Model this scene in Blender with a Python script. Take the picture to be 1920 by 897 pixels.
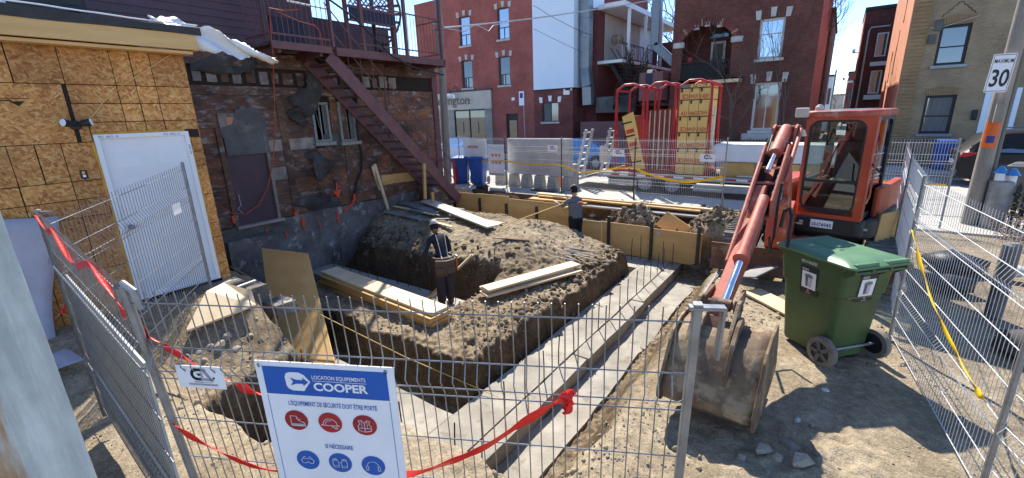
import bpy, math, random
import numpy as np
from mathutils import Matrix, Vector
random.seed(7); rng = np.random.default_rng(11)
for o in list(bpy.data.objects): bpy.data.objects.remove(o)
S = bpy.context.scene; C = S.collection
# ---------------------------------------------------------------- camera, sky, sun, exposure
CAM_H = 2.55
FOC, PITCH, ROLL, YAW = 827.27, math.radians(15.654), math.radians(-1.931), math.radians(36.034)
fw = np.array([-math.sin(YAW)*math.cos(PITCH), math.cos(YAW)*math.cos(PITCH), -math.sin(PITCH)])
rt = np.array([math.cos(YAW), math.sin(YAW), 0.0]); up = np.cross(rt, fw)
rt, up = math.cos(ROLL)*rt+math.sin(ROLL)*up, -math.sin(ROLL)*rt+math.cos(ROLL)*up
cam = bpy.data.cameras.new('camera'); co = bpy.data.objects.new('camera', cam); C.objects.link(co)
cam.sensor_fit = 'HORIZONTAL'; cam.sensor_width = 36; cam.lens = FOC/1920*36; cam.clip_start = .05; cam.clip_end = 3000
co.matrix_world = Matrix([[rt[0], up[0], -fw[0], 0], [rt[1], up[1], -fw[1], 0], [rt[2], up[2], -fw[2], CAM_H], [0, 0, 0, 1]])
S.camera = co
SUN_EL, SUN_AZ = math.radians(48), math.radians(-38)          # azimuth clockwise from +Y
W = bpy.data.worlds.new('World'); S.world = W; W.use_nodes = True
nt = W.node_tree; sk = nt.nodes.new('ShaderNodeTexSky'); sk.sky_type = 'NISHITA'; sk.sun_disc = False
sk.sun_elevation = SUN_EL; sk.sun_rotation = SUN_AZ % (2*math.pi); sk.air_density = 1.0; sk.dust_density = 0; sk.ozone_density = 4; sk.altitude = 3500
bg = nt.nodes['Background']; bg.inputs[1].default_value = .14; nt.links.new(sk.outputs[0], bg.inputs[0])
sl = bpy.data.lights.new('sun', 'SUN'); sl.energy = 3.9; sl.angle = math.radians(.53); sl.color = (1, .935, .83)
so = bpy.data.objects.new('sun', sl); C.objects.link(so)
sd = Vector((math.sin(SUN_AZ)*math.cos(SUN_EL), math.cos(SUN_AZ)*math.cos(SUN_EL), math.sin(SUN_EL)))
so.rotation_euler = sd.to_track_quat('Z', 'Y').to_euler(); so.location = sd*60
S.view_settings.view_transform = 'Standard'; S.view_settings.look = 'None'; S.view_settings.exposure = 1.38; S.view_settings.gamma = 1
S.render.engine = 'CYCLES'; S.cycles.max_bounces = 6; S.cycles.transparent_max_bounces = 16
S.cycles.use_denoising = True

# ---------------------------------------------------------------- measured points: a direction seen in the survey photo meets a level, x or y plane
def _ray(x, y): return (x-960)/FOC*rt-(y-448.5)/FOC*up+fw
def PZ(x, y, z=0.): d = _ray(x, y); return d*((z-CAM_H)/d[2])+np.array([0, 0, CAM_H])
def PX(x, y, X): d = _ray(x, y); return d*(X/d[0])+np.array([0, 0, CAM_H])
def PY(x, y, Y): d = _ray(x, y); return d*(Y/d[1])+np.array([0, 0, CAM_H])
A = lambda *p: np.array(p, float)

# ---------------------------------------------------------------- materials
MATS = {}
def newmat(name):
    m = bpy.data.materials.new(name); m.use_nodes = True; MATS[name] = m
    n = m.node_tree.nodes; return m, n, m.node_tree.links, n['Principled BSDF']
def ramp(n, stops):
    r = n.new('ShaderNodeValToRGB'); e = r.color_ramp.elements
    while len(e) < len(stops): e.new(.5)
    for i, (p, c) in enumerate(stops): e[i].position = p; e[i].color = (*c, 1)
    return r
def mat(name, c, c2=None, scale=5, rough=.75, metal=0, bump=0, bscale=None, detail=8, rand=0, stretch=(1, 1, 1), lo=.35, hi=.65, spec=.4, rvar=.12, stain=0, c3=None, s3=1.5, t3=.6, coat=0):
    """noise mottled paint, timber, metal, cloth; rand shifts the value of each object; c3 is a second blotch colour"""
    m, n, l, b = newmat(name)
    tc = n.new('ShaderNodeTexCoord'); mp = n.new('ShaderNodeMapping'); mp.inputs['Scale'].default_value = stretch
    l.new(tc.outputs['Object'], mp.inputs[0]); oi = n.new('ShaderNodeObjectInfo')
    va = n.new('ShaderNodeVectorMath'); va.operation = 'ADD'; mu = n.new('ShaderNodeMath'); mu.operation = 'MULTIPLY'; mu.inputs[1].default_value = 37.
    l.new(oi.outputs['Random'], mu.inputs[0]); l.new(mp.outputs[0], va.inputs[0]); l.new(mu.outputs[0], va.inputs[1])
    no = n.new('ShaderNodeTexNoise'); no.inputs['Scale'].default_value = scale; no.inputs['Detail'].default_value = detail; no.inputs['Roughness'].default_value = .62
    l.new(va.outputs[0], no.inputs[0])
    if c2 is None: c2 = tuple(v*.72 for v in c)
    r = ramp(n, [(lo, c2), (hi, c)]); l.new(no.outputs[0], r.inputs[0]); col = r.outputs[0]
    if c3:
        n3 = n.new('ShaderNodeTexNoise'); n3.inputs['Scale'].default_value = s3; n3.inputs['Detail'].default_value = 10; n3.inputs['Roughness'].default_value = .7
        l.new(va.outputs[0], n3.inputs[0]); r3 = ramp(n, [(t3-.04, (0, 0, 0)), (t3+.05, (1, 1, 1))]); l.new(n3.outputs[0], r3.inputs[0])
        mx = n.new('ShaderNodeMixRGB'); l.new(r3.outputs[0], mx.inputs[0]); l.new(col, mx.inputs[1]); mx.inputs[2].default_value = (*c3, 1); col = mx.outputs[0]
    if rand:
        hs = n.new('ShaderNodeHueSaturation'); mr = n.new('ShaderNodeMapRange'); mr.inputs[3].default_value = 1-rand; mr.inputs[4].default_value = 1+rand
        l.new(oi.outputs['Random'], mr.inputs[0]); l.new(mr.outputs[0], hs.inputs['Value']); l.new(col, hs.inputs['Color']); col = hs.outputs[0]
    if stain:
        ge = n.new('ShaderNodeNewGeometry'); ns = n.new('ShaderNodeTexNoise'); ns.inputs['Scale'].default_value = 1.1; ns.inputs['Detail'].default_value = 9; ns.inputs['Roughness'].default_value = .7; l.new(ge.outputs['Position'], ns.inputs[0])
        rs = ramp(n, [(.34, (1-stain,)*3), (.66, (1+stain*.7,)*3)]); l.new(ns.outputs[0], rs.inputs[0]); ms = n.new('ShaderNodeMixRGB'); ms.blend_type = 'MULTIPLY'; ms.inputs[0].default_value = 1; l.new(col, ms.inputs[1]); l.new(rs.outputs[0], ms.inputs[2]); col = ms.outputs[0]
    l.new(col, b.inputs['Base Color'])
    rr = n.new('ShaderNodeMapRange'); rr.inputs[3].default_value = max(0, rough-rvar); rr.inputs[4].default_value = min(1, rough+rvar)
    l.new(no.outputs[0], rr.inputs[0]); l.new(rr.outputs[0], b.inputs['Roughness'])
    b.inputs['Metallic'].default_value = metal; b.inputs['Specular IOR Level'].default_value = spec; b.inputs['Coat Weight'].default_value = coat
    if bump:
        nb = n.new('ShaderNodeTexNoise'); nb.inputs['Scale'].default_value = bscale or scale*4; nb.inputs['Detail'].default_value = 6
        l.new(va.outputs[0], nb.inputs[0]); bu = n.new('ShaderNodeBump'); bu.inputs['Strength'].default_value = bump; bu.inputs['Distance'].default_value = .02
        l.new(nb.outputs[0], bu.inputs['Height']); l.new(bu.outputs[0], b.inputs['Normal'])
    return m
def brickmat(name, c1, c2, mort, bw=.21, bh=.07, rough=.85, blotch=None, bt=.62):
    m, n, l, b = newmat(name)
    tc = n.new('ShaderNodeTexCoord'); sp = n.new('ShaderNodeSeparateXYZ'); l.new(tc.outputs['Object'], sp.inputs[0])
    ad = n.new('ShaderNodeMath'); l.new(sp.outputs[0], ad.inputs[0]); l.new(sp.outputs[1], ad.inputs[1])
    cb = n.new('ShaderNodeCombineXYZ'); l.new(ad.outputs[0], cb.inputs[0]); l.new(sp.outputs[2], cb.inputs[1])
    br = n.new('ShaderNodeTexBrick'); br.inputs['Scale'].default_value = 1; br.inputs['Brick Width'].default_value = bw; br.inputs['Row Height'].default_value = bh
    br.inputs['Mortar Size'].default_value = .007; br.inputs['Color1'].default_value = (*c1, 1); br.inputs['Color2'].default_value = (*c2, 1); br.inputs['Mortar'].default_value = (*mort, 1)
    l.new(cb.outputs[0], br.inputs[0])
    no = n.new('ShaderNodeTexNoise'); no.inputs['Scale'].default_value = .7; no.inputs['Detail'].default_value = 12; no.inputs['Roughness'].default_value = .7; l.new(tc.outputs['Object'], no.inputs[0])
    r = ramp(n, [(.3, (.62, .6, .6)), (.7, (1.15, 1.12, 1.1))]); l.new(no.outputs[0], r.inputs[0])
    mx = n.new('ShaderNodeMixRGB'); mx.blend_type = 'MULTIPLY'; mx.inputs[0].default_value = 1; l.new(br.outputs[0], mx.inputs[1]); l.new(r.outputs[0], mx.inputs[2])
    col = mx.outputs[0]
    if blotch:
        n3 = n.new('ShaderNodeTexNoise'); n3.inputs['Scale'].default_value = 9; n3.inputs['Detail'].default_value = 10; n3.inputs['Roughness'].default_value = .8; l.new(tc.outputs['Object'], n3.inputs[0])
        r3 = ramp(n, [(bt, (0, 0, 0)), (bt+.06, (.8, .8, .8))]); l.new(n3.outputs[0], r3.inputs[0])
        m3 = n.new('ShaderNodeMixRGB'); l.new(r3.outputs[0], m3.inputs[0]); l.new(col, m3.inputs[1]); m3.inputs[2].default_value = (*blotch, 1); col = m3.outputs[0]
    l.new(col, b.inputs['Base Color']); b.inputs['Roughness'].default_value = rough; b.inputs['Specular IOR Level'].default_value = .25
    bu = n.new('ShaderNodeBump'); bu.inputs['Strength'].default_value = .5; bu.inputs['Distance'].default_value = .01; bu.invert = True
    l.new(br.outputs['Fac'], bu.inputs['Height']); l.new(bu.outputs[0], b.inputs['Normal'])
    return m
def glassmat(name, tint=(.02, .025, .03), refl=.35, rough=.02, clear=0):
    m, n, l, b = newmat(name); out = n['Material Output']
    gl = n.new('ShaderNodeBsdfGlossy'); gl.inputs['Roughness'].default_value = rough; gl.inputs[0].default_value = (.85, .92, 1, 1)
    base = b
    if clear:
        base = n.new('ShaderNodeBsdfTransparent'); base.inputs[0].default_value = (*tint, 1)
    else:
        b.inputs['Base Color'].default_value = (*tint, 1); b.inputs['Roughness'].default_value = .2
    fr = n.new('ShaderNodeLayerWeight'); fr.inputs[0].default_value = .25
    mr = n.new('ShaderNodeMapRange'); mr.inputs[3].default_value = refl; mr.inputs[4].default_value = 1; l.new(fr.outputs['Fresnel'], mr.inputs[0])
    mx = n.new('ShaderNodeMixShader'); l.new(mr.outputs[0], mx.inputs[0]); l.new(base.outputs[0], mx.inputs[1]); l.new(gl.outputs[0], mx.inputs[2]); l.new(mx.outputs[0], out.inputs[0])
    return m

# ---------------------------------------------------------------- mesh collecting
def unit(v): v = np.asarray(v, float); return v/max(np.linalg.norm(v), 1e-9)
class MB:
    def __init__(s): s.v = []; s.f = []
    def add(s, vs, fs):
        k = len(s.v); s.v += [tuple(map(float, p)) for p in vs]; s.f += [tuple(i+k for i in f) for f in fs]; return s
    def box(s, a, b, M=None):
        (x0, y0, z0), (x1, y1, z1) = a, b
        vs = [(x0, y0, z0), (x1, y0, z0), (x1, y1, z0), (x0, y1, z0), (x0, y0, z1), (x1, y0, z1), (x1, y1, z1), (x0, y1, z1)]
        if M is not None: vs = [M @ Vector(v) for v in vs]
        return s.add(vs, [(0, 3, 2, 1), (4, 5, 6, 7), (0, 1, 5, 4), (1, 2, 6, 5), (2, 3, 7, 6), (3, 0, 4, 7)])
    def bar(s, p, q, w, h, hint=(0, 0, 1), bev=0.):
        """beam p to q; w across, h along hint"""
        p, q = A(*p), A(*q); d = unit(q-p); sx = np.cross(d, hint)
        if np.linalg.norm(sx) < 1e-6: sx = np.cross(d, (0, 1, 0))
        sx = unit(sx); sz = np.cross(sx, d)
        if bev:
            c = [(-w/2+bev, -h/2), (w/2-bev, -h/2), (w/2, -h/2+bev), (w/2, h/2-bev), (w/2-bev, h/2), (-w/2+bev, h/2), (-w/2, h/2-bev), (-w/2, -h/2+bev)]
        else: c = [(-w/2, -h/2), (w/2, -h/2), (w/2, h/2), (-w/2, h/2)]
        n = len(c); vs = [e+sx*a+sz*b for e in (p, q) for a, b in c]
        return s.add(vs, [tuple(range(n-1, -1, -1)), tuple(range(n, 2*n))]+[(i, (i+1) % n, n+(i+1) % n, n+i) for i in range(n)][::1])
    def tube(s, pts, r, n=8, caps=True):
        pts = [A(*p) for p in pts]; rs = r if hasattr(r, '__len__') else [r]*len(pts); k = len(s.v); ref = None
        for i, p in enumerate(pts):
            d = unit(pts[min(i+1, len(pts)-1)]-pts[max(i-1, 0)])
            if ref is None or abs(np.dot(ref, d)) > .98: ref = A(0, 0, 1) if abs(d[2]) < .9 else A(0, 1, 0)
            a = unit(np.cross(d, ref)); b = np.cross(d, a); ref = np.cross(a, d)
            for j in range(n):
                t = 2*math.pi*j/n; s.v.append(tuple(p+rs[i]*(a*math.cos(t)+b*math.sin(t))))
        for i in range(len(pts)-1):
            for j in range(n):
                s.f.append((k+i*n+j, k+i*n+(j+1) % n, k+(i+1)*n+(j+1) % n, k+(i+1)*n+j))
        if caps: s.f.append(tuple(k+j for j in range(n-1, -1, -1))); s.f.append(tuple(k+(len(pts)-1)*n+j for j in range(n)))
        return s
    def prism(s, poly, o, u, v, t):
        """polygon in the plane o,u,v pushed by vector t"""
        o, u, v, t = A(*o), A(*u), A(*v), A(*t); n = len(poly)
        a = [o+u*x+v*y for x, y in poly]; b = [p+t for p in a]
        return s.add(a+b, [tuple(range(n-1, -1, -1)), tuple(range(n, 2*n))]+[(i, (i+1) % n, n+(i+1) % n, n+i) for i in range(n)])
    def lathe(s, prof, o, ax=(0, 0, 1), n=20, caps=True):
        """(radius, height) rings round an axis"""
        o = A(*o); ax = unit(ax); a = unit(np.cross(ax, (0, 1, 0) if abs(ax[1]) < .9 else (1, 0, 0))); b = np.cross(ax, a); k = len(s.v)
        for r, h in prof:
            for j in range(n):
                t = 2*math.pi*j/n; s.v.append(tuple(o+ax*h+max(r, 1e-4)*(a*math.cos(t)+b*math.sin(t))))
        for i in range(len(prof)-1):
            for j in range(n): s.f.append((k+i*n+j, k+i*n+(j+1) % n, k+(i+1)*n+(j+1) % n, k+(i+1)*n+j))
        if caps: s.f.append(tuple(k+j for j in range(n-1, -1, -1))); s.f.append(tuple(k+(len(prof)-1)*n+j for j in range(n)))
        return s
    def grid(s, P):
        P = np.asarray(P, float); h, w, _ = P.shape; k = len(s.v); s.v += [tuple(p) for p in P.reshape(-1, 3)]
        s.f += [(k+i*w+j, k+i*w+j+1, k+(i+1)*w+j+1, k+(i+1)*w+j) for i in range(h-1) for j in range(w-1)]; return s
    def mesh(s, name, m, smooth=False, angle=35):
        me = bpy.data.meshes.new(name); me.from_pydata(s.v, [], s.f); me.materials.append(MATS[m])
        if smooth: me.polygons.foreach_set('use_smooth', [True]*len(me.polygons)); sharp(me, angle)
        me.update(); return me
    def build(s, name, m, parent=None, smooth=False, bevel=0, solid=0, angle=35, segs=1):
        me = bpy.data.meshes.new(name); v = np.array(s.v, float)
        o = bpy.data.objects.new(name, me)
        if parent is not None:
            o.parent = parent
            if parent in MW: v = (np.c_[v, np.ones(len(v))] @ np.array(MW[parent].inverted()).T)[:, :3]
            MW[o] = MW.get(parent, Matrix())
        else:
            c = A((v[:, 0].min()+v[:, 0].max())/2, (v[:, 1].min()+v[:, 1].max())/2, v[:, 2].min()); v = v-c; o.location = c; MW[o] = Matrix.Translation(c)
        me.from_pydata(v.tolist(), [], s.f); me.materials.append(MATS[m] if isinstance(m, str) else m)
        if smooth: me.polygons.foreach_set('use_smooth', [True]*len(me.polygons)); sharp(me, angle)
        me.update(); C.objects.link(o)
        if solid: md = o.modifiers.new('thickness', 'SOLIDIFY'); md.thickness = solid; md.offset = 0
        if bevel:
            md = o.modifiers.new('edge', 'BEVEL'); md.width = bevel; md.segments = segs; md.limit_method = 'ANGLE'; md.angle_limit = math.radians(40)
        return o
def sharp(me, ang):
    try: me.set_sharp_from_angle(angle=math.radians(ang))
    except Exception: pass
MW = {}
def tag(o, label=None, cat=None, group=None, kind=None):
    for k, v in (('label', label), ('category', cat), ('group', group), ('kind', kind)):
        if v: o[k] = v
    return o
def thing(name, label, cat, loc=(0, 0, 0), rz=0, group=None):
    o = bpy.data.objects.new(name, None); C.objects.link(o); o.empty_display_size = .2
    o.location = loc; o.rotation_euler = (0, 0, rz); MW[o] = Matrix.Translation(Vector(loc)) @ Matrix.Rotation(rz, 4, 'Z')
    return tag(o, label, cat, group)
def LT(o): return MW[o]
def copy_tree(o, parent=None):
    c = o.copy(); C.objects.link(c)
    if parent is not None: c.parent = parent
    for ch in [x for x in C.objects if x.parent == o]: copy_tree(ch, c)
    return c
def rot(loc, rx=0, ry=0, rz=0):
    return Matrix.Translation(Vector(loc)) @ Matrix.Rotation(rz, 4, 'Z') @ Matrix.Rotation(ry, 4, 'Y') @ Matrix.Rotation(rx, 4, 'X')
def inst(name, src, parent, loc=(0, 0, 0), mtx=None):
    """another object sharing the mesh of src"""
    o = bpy.data.objects.new(name, src.data); o.parent = parent; C.objects.link(o)
    if mtx is not None: o.matrix_local = mtx
    else: o.location = loc
    return o
def put(name, me, parent, W):
    """mesh data placed by a world matrix, as a part of parent or alone"""
    o = bpy.data.objects.new(name, me); C.objects.link(o)
    if parent is not None: o.parent = parent; o.matrix_local = MW[parent].inverted() @ W; MW[o] = W
    else: o.matrix_world = W; MW[o] = W
    return o
def text(body, name, m, parent, o, u, v, size, depth=.002, ext=0, align='LEFT', width=None, shear=0, spacing=1, bold=0):
    """flat lettering: baseline starts at o, runs along u, rises along v"""
    cu = bpy.data.curves.new(name, 'FONT'); cu.body = body; cu.size = 1; cu.align_x = align; cu.shear = shear; cu.space_character = spacing; cu.offset = bold; cu.resolution_u = 3
    t = bpy.data.objects.new(name, cu); C.objects.link(t); dg = bpy.context.evaluated_depsgraph_get(); dg.update()
    me = bpy.data.meshes.new_from_object(t.evaluated_get(dg)); bpy.data.objects.remove(t); bpy.data.curves.remove(cu)
    p = np.array([x.co for x in me.vertices]); fs = [tuple(f.vertices) for f in me.polygons]; bpy.data.meshes.remove(me)
    sx = size
    if width: sx = width/max(np.ptp(p[:, 0]), 1e-3)
    o, u, v = A(*o), unit(u), unit(v); w = np.cross(u, v)
    q = o+np.outer(p[:, 0]*sx, u)+np.outer(p[:, 1]*size, v)+w*depth
    return MB().add(q, fs).build(name, m, parent)
# value noise
_lat = rng.random((256, 256))
def vnoise(x, y, s=1.):
    x = np.asarray(x)*s; y = np.asarray(y)*s; i = np.floor(x).astype(int); j = np.floor(y).astype(int); a = x-i; b = y-j
    a = a*a*(3-2*a); b = b*b*(3-2*b); L = _lat; m = 255
    return (L[i & m, j & m]*(1-a)+L[(i+1) & m, j & m]*a)*(1-b)+(L[i & m, (j+1) & m]*(1-a)+L[(i+1) & m, (j+1) & m]*a)*b
def fbm(x, y, s=1., oct=4, g=.5):
    t = 0; a = 1; n = 0
    for k in range(oct): t = t+a*vnoise(np.asarray(x)+17*k, np.asarray(y)-9*k, s*2**k); n += a; a *= g
    return t/n-.5
_lb = rng.random((256, 256))
def worley(x, y, s=1.):
    x = np.asarray(x, float)*s; y = np.asarray(y, float)*s; i = np.floor(x).astype(int); j = np.floor(y).astype(int); best = np.full(x.shape, 9.)
    for a in (-1, 0, 1):
        for b in (-1, 0, 1):
            p = i+a+_lat[(i+a) & 255, (j+b) & 255]; q = j+b+_lb[(i+a) & 255, (j+b) & 255]; best = np.minimum(best, (p-x)**2+(q-y)**2)
    return np.sqrt(best)
def sst(a, b, x): t = np.clip((np.asarray(x, float)-a)/(b-a), 0, 1); return t*t*(3-2*t)
# ---------------------------------------------------------------- the materials of the place
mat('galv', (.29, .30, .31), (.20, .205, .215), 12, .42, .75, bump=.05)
mat('galv_post', (.31, .315, .315), (.20, .205, .205), 9, .5, .55, bump=.1, c3=(.24, .11, .05), s3=2.2, t3=.67)
mat('steel_dark', (.09, .088, .085), (.045, .04, .038), 9, .55, .6, bump=.1)
mat('rebar', (.075, .06, .055), (.04, .03, .028), 20, .7, .3)
mat('rust', (.20, .09, .05), (.09, .05, .035), 7, .8, .2, bump=.2, c3=(.26, .2, .14), s3=3, t3=.58)
mat('bucket_steel', (.20, .135, .08), (.085, .055, .036), 5, .75, .25, bump=.3, bscale=14, c3=(.30, .225, .14), s3=3.5, t3=.54)
mat('exc_orange', (.47, .066, .02), (.36, .047, .014), 3, .42, 0, bump=.04, coat=.08, stain=.2, c3=(.33, .17, .11), s3=3, t3=.63)
mat('exc_faded', (.46, .118, .070), (.32, .066, .038), 4, .6, 0, bump=.12, stain=.25, c3=(.44, .34, .25), s3=4, t3=.605)
mat('black_plastic', (.022, .022, .024), (.014, .014, .015), 6, .5, 0)
mat('rubber', (.03, .029, .028), (.05, .045, .04), 8, .8, 0, bump=.15)
mat('track', (.23, .215, .19), (.12, .11, .098), 8, .75, .2, bump=.3)
mat('chrome', (.75, .77, .8), (.65, .67, .7), 5, .12, 1)
mat('white_paint', (.80, .80, .79), (.70, .70, .69), 3, .45)
mat('door_white', (.74, .75, .76), (.68, .69, .70), 2, .4)
mat('sign_white', (.82, .82, .83), (.76, .76, .77), 3, .5)
mat('sign_blue', (.012, .10, .42), (.011, .09, .38), 3, .5)
mat('sign_navy', (.02, .05, .22), None, 3, .5)
mat('sign_red', (.42, .02, .025), None, 3, .5)
mat('sign_black', (.02, .02, .022), None, 3, .5)
mat('sign_grey', (.42, .38, .42), None, 3, .5)
mat('blue_bin', (.018, .085, .34), (.014, .065, .27), 3, .45, bump=.04)
mat('green_bin', (.060, .108, .038), (.045, .082, .028), 2.5, .42, bump=.06, bscale=60, stain=.25, c3=(.10, .105, .055), s3=3, t3=.62)
mat('green_lid', (.10, .21, .11), (.075, .165, .08), 3, .45, bump=.06, bscale=60, c3=(.12, .2, .12), s3=6, t3=.62)
mat('grey_bin', (.10, .11, .12), None, 3, .5)
mat('bin_tyre', (.23, .20, .165), (.13, .11, .09), 8, .85, bump=.2)
mat('concrete', (.36, .335, .29), (.27, .25, .21), 2.2, .85, bump=.25, bscale=30, c3=(.27, .24, .2), s3=1.6, t3=.62)
mat('concrete_pale', (.33, .305, .255), (.235, .21, .17), 2.5, .85, bump=.3, bscale=24, stain=.28, c3=(.19, .16, .12), s3=2.6, t3=.61)
mat('concrete_dark', (.20, .18, .158), (.115, .103, .092), 2, .9, stain=.5, bump=.5, bscale=16, c3=(.462, .420, .372), s3=2.4, t3=.6)
mat('form_ply', (.693, .452, .179), (.588, .347, .116), 1.6, .55, bump=.06, stretch=(1, 1, 3), rand=.1, c3=(.231, .116, .047), s3=7, t3=.71)
mat('form_ply_edge', (.62, .47, .27), (.42, .28, .14), 8, .7, stretch=(.3, .3, 14))
mat('lumber', (.66, .52, .33), (.54, .40, .23), 2.2, .7, bump=.1, stretch=(1, 1, 1), rand=.16, c3=(.34, .22, .11), s3=3.4, t3=.69)
mat('lumber_yellow', (.58, .36, .13), (.46, .26, .08), 2.4, .7, bump=.1, rand=.14, c3=(.2, .1, .045), s3=5, t3=.66)
mat('lumber_grey', (.30, .29, .275), (.18, .17, .16), 3, .85, bump=.2, rand=.3)
mat('lumber_pale', (.63, .60, .50), (.52, .48, .38), 2, .75, bump=.08, c3=(.36, .3, .2), s3=3, t3=.68)
mat('grey_plank', (.60, .63, .58), (.42, .45, .415), 2.2, .75, bump=.35, bscale=14, stretch=(4, 4, .45), lo=.40, hi=.58, stain=.25, c3=(.42, .23, .085), s3=.62, t3=.60)
mat('grey_sheet', (.42, .445, .435), (.33, .35, .34), 1.6, .6, bump=.05, c3=(.38, .39, .385), s3=2.2, t3=.62)
mat('brown_stair', (.175, .073, .070), (.119, .050, .049), 4, .5, bump=.06, c3=(.077, .042, .039), s3=4, t3=.67)
mat('siding_brown', (.087, .048, .060), (.065, .036, .045), 3, .55, bump=.03)
mat('fascia_wood', (.682, .440, .187), (.550, .319, .110), 1.5, .65, bump=.05, stretch=(3, .5, 3), c3=(.308, .154, .055), s3=2.4, t3=.7)
mat('membrane', (.05, .05, .047), (.032, .032, .03), 6, .8, bump=.2)
mat('foam', (.66, .36, .05), (.5, .24, .03), 9, .8, bump=.5, bscale=20)
mat('plank_dark', (.185, .095, .062), (.09, .05, .036), 2.6, .85, bump=.5, bscale=22, stretch=(1, 1, 2.5), rand=.16, stain=.65, c3=(.26, .225, .2), s3=3.0, t3=.575)
mat('plank_red', (.27, .115, .058), (.13, .058, .034), 2.6, .85, bump=.5, bscale=22, stretch=(1, 1, 2.5), rand=.14, stain=.65, c3=(.28, .24, .21), s3=3.2, t3=.585)
mat('plank_pale', (.299, .254, .215), (.156, .124, .104), 4, .9, bump=.45, bscale=22, rand=.3)
mat('tar_paper', (.075, .068, .062), (.042, .038, .035), 3, .85, bump=.4, bscale=9, stain=.4, c3=(.12, .112, .105), s3=3, t3=.6)
mat('metal_patch', (.115, .112, .108), (.08, .077, .074), 3, .65, .1, stain=.4, c3=(.17, .155, .14), s3=2.4, t3=.62)
mat('sheathing_gap', (.035, .022, .016), None, 5, .95)
mat('old_frame', (.34, .33, .30), (.2, .19, .17), 8, .8, bump=.3, c3=(.10, .09, .08), s3=8, t3=.6)
mat('marking_orange', (.78, .10, .03), (.6, .06, .02), 6, .7)
mat('cable_orange', (.55, .11, .045), None, 5, .6)
mat('cable_black', (.018, .018, .02), None, 5, .6)
mat('plastic_sheet', (.72, .74, .75), (.62, .65, .67), 3, .3, spec=.6)
mat('house_wrap', (.44, .42, .48), (.35, .335, .39), 2, .5, spec=.5)
mat('tape_red', (.78, .022, .016), (.66, .014, .012), 5, .4, bump=.1)
mat('tape_yellow', (.80, .52, .012), (.68, .42, .01), 5, .45)
mat('tape_yellow_pale', (.82, .68, .25), None, 5, .45)
mat('rack_red', (.46, .025, .03), (.34, .018, .022), 6, .45)
mat('panel_yellow', (.70, .45, .14), (.62, .38, .11), 2, .6, bump=.04)
mat('panel_red_edge', (.25, .055, .03), (.15, .03, .02), 9, .7, rand=.25)
mat('panel_pale_edge', (.58, .44, .32), None, 9, .7, rand=.2)
mat('letter_red', (.60, .06, .03), None, 9, .6)
mat('strap', (.03, .028, .027), None, 9, .7)
mat('cone_orange', (.80, .14, .02), None, 5, .5)
mat('car_blue', (.58, .66, .75), (.54, .62, .71), 1, .25, 0, coat=.6)
mat('car_azure', (.06, .25, .52), (.05, .22, .47), 1, .25, .3, coat=.6)
mat('car_black', (.012, .012, .014), (.009, .009, .01), 1, .4, 0, spec=.25)
mat('tail_light', (.42, .012, .025), None, 3, .15, coat=.8)
mat('rim', (.40, .41, .43), None, 5, .35, .15)
mat('trailer_steel', (.46, .46, .45), (.34, .34, .33), 3, .55, .3)
mat('foam_block', (.68, .68, .70), (.60, .60, .62), 2, .6)
mat('foam_block_top', (.74, .72, .64), None, 2, .6)
mat('duct', (.24, .26, .28), (.18, .2, .21), 3, .4, .6)
mat('siding_white', (.700, .787, .850), (.663, .750, .850), 1.5, .5)
mat('stone_trim', (.52, .49, .45), (.38, .36, .33), 5, .85, bump=.2)
mat('stucco', (.504, .468, .396), (.432, .396, .336), 2, .85, bump=.1)
mat('pane_frame', (.055, .06, .065), None, 4, .5)
mat('pane_frame_pale', (.62, .59, .54), (.5, .47, .43), 5, .6)
mat('navy_dark', (.022, .026, .055), None, 3, .6)
mat('curtain', (.17, .17, .165), (.09, .09, .09), 3, .8, stretch=(9, 9, .3))
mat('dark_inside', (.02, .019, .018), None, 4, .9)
mat('iron_black', (.014, .014, .015), None, 4, .5)
mat('orange_wall', (.62, .29, .17), (.54, .235, .13), 1.2, .85, bump=.15, c3=(.50, .22, .13), s3=.9, t3=.6)
mat('gutter_blue', (.22, .33, .42), None, 4, .5)
mat('pole_wood', (.30, .265, .22), (.19, .165, .135), 3, .9, bump=.4, bscale=14, stretch=(4, 4, .35), c3=(.12, .1, .08), s3=3, t3=.64)
mat('pole_wood_dark', (.20, .18, .155), (.12, .105, .09), 3, .9, bump=.4, bscale=14, stretch=(4, 4, .35))
mat('twig', (.13, .10, .075), (.08, .062, .048), 6, .9)
mat('twig_pale', (.27, .205, .135), (.15, .11, .072), 6, .9, rand=.3)
mat('wire_light', (.55, .55, .55), None, 4, .5)
mat('galv_lit', (.62, .63, .64), (.5, .51, .52), 9, .5, .2)  # paler copy of galv, sunlight on the wires put into the colour
mat('asphalt', (.40, .385, .35), (.32, .305, .275), 1.2, .9, bump=.2, bscale=60, c3=(.27, .26, .24), s3=.5, t3=.62)
mat('sidewalk', (.46, .435, .385), (.38, .355, .31), 1.1, .9, bump=.15, bscale=40, c3=(.3, .28, .25), s3=.8, t3=.64)
mat('skin', (.50, .29, .20), (.44, .24, .16), 5, .55)
mat('skin_tan', (.30, .16, .10), None, 5, .55)
mat('cloth_navy', (.016, .019, .026), (.010, .012, .018), 9, .85, bump=.3, bscale=18)
mat('cloth_grey', (.15, .155, .165), (.115, .12, .13), 7, .85, bump=.3, bscale=16)
mat('cloth_trouser', (.055, .043, .05), (.035, .028, .033), 7, .9, bump=.3, bscale=16)
mat('cloth_black', (.014, .014, .016), None, 7, .9, bump=.2)
mat('leather', (.10, .065, .04), (.06, .04, .026), 7, .7, bump=.2)
mat('cap_pale', (.50, .46, .40), (.40, .36, .31), 7, .85)
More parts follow.
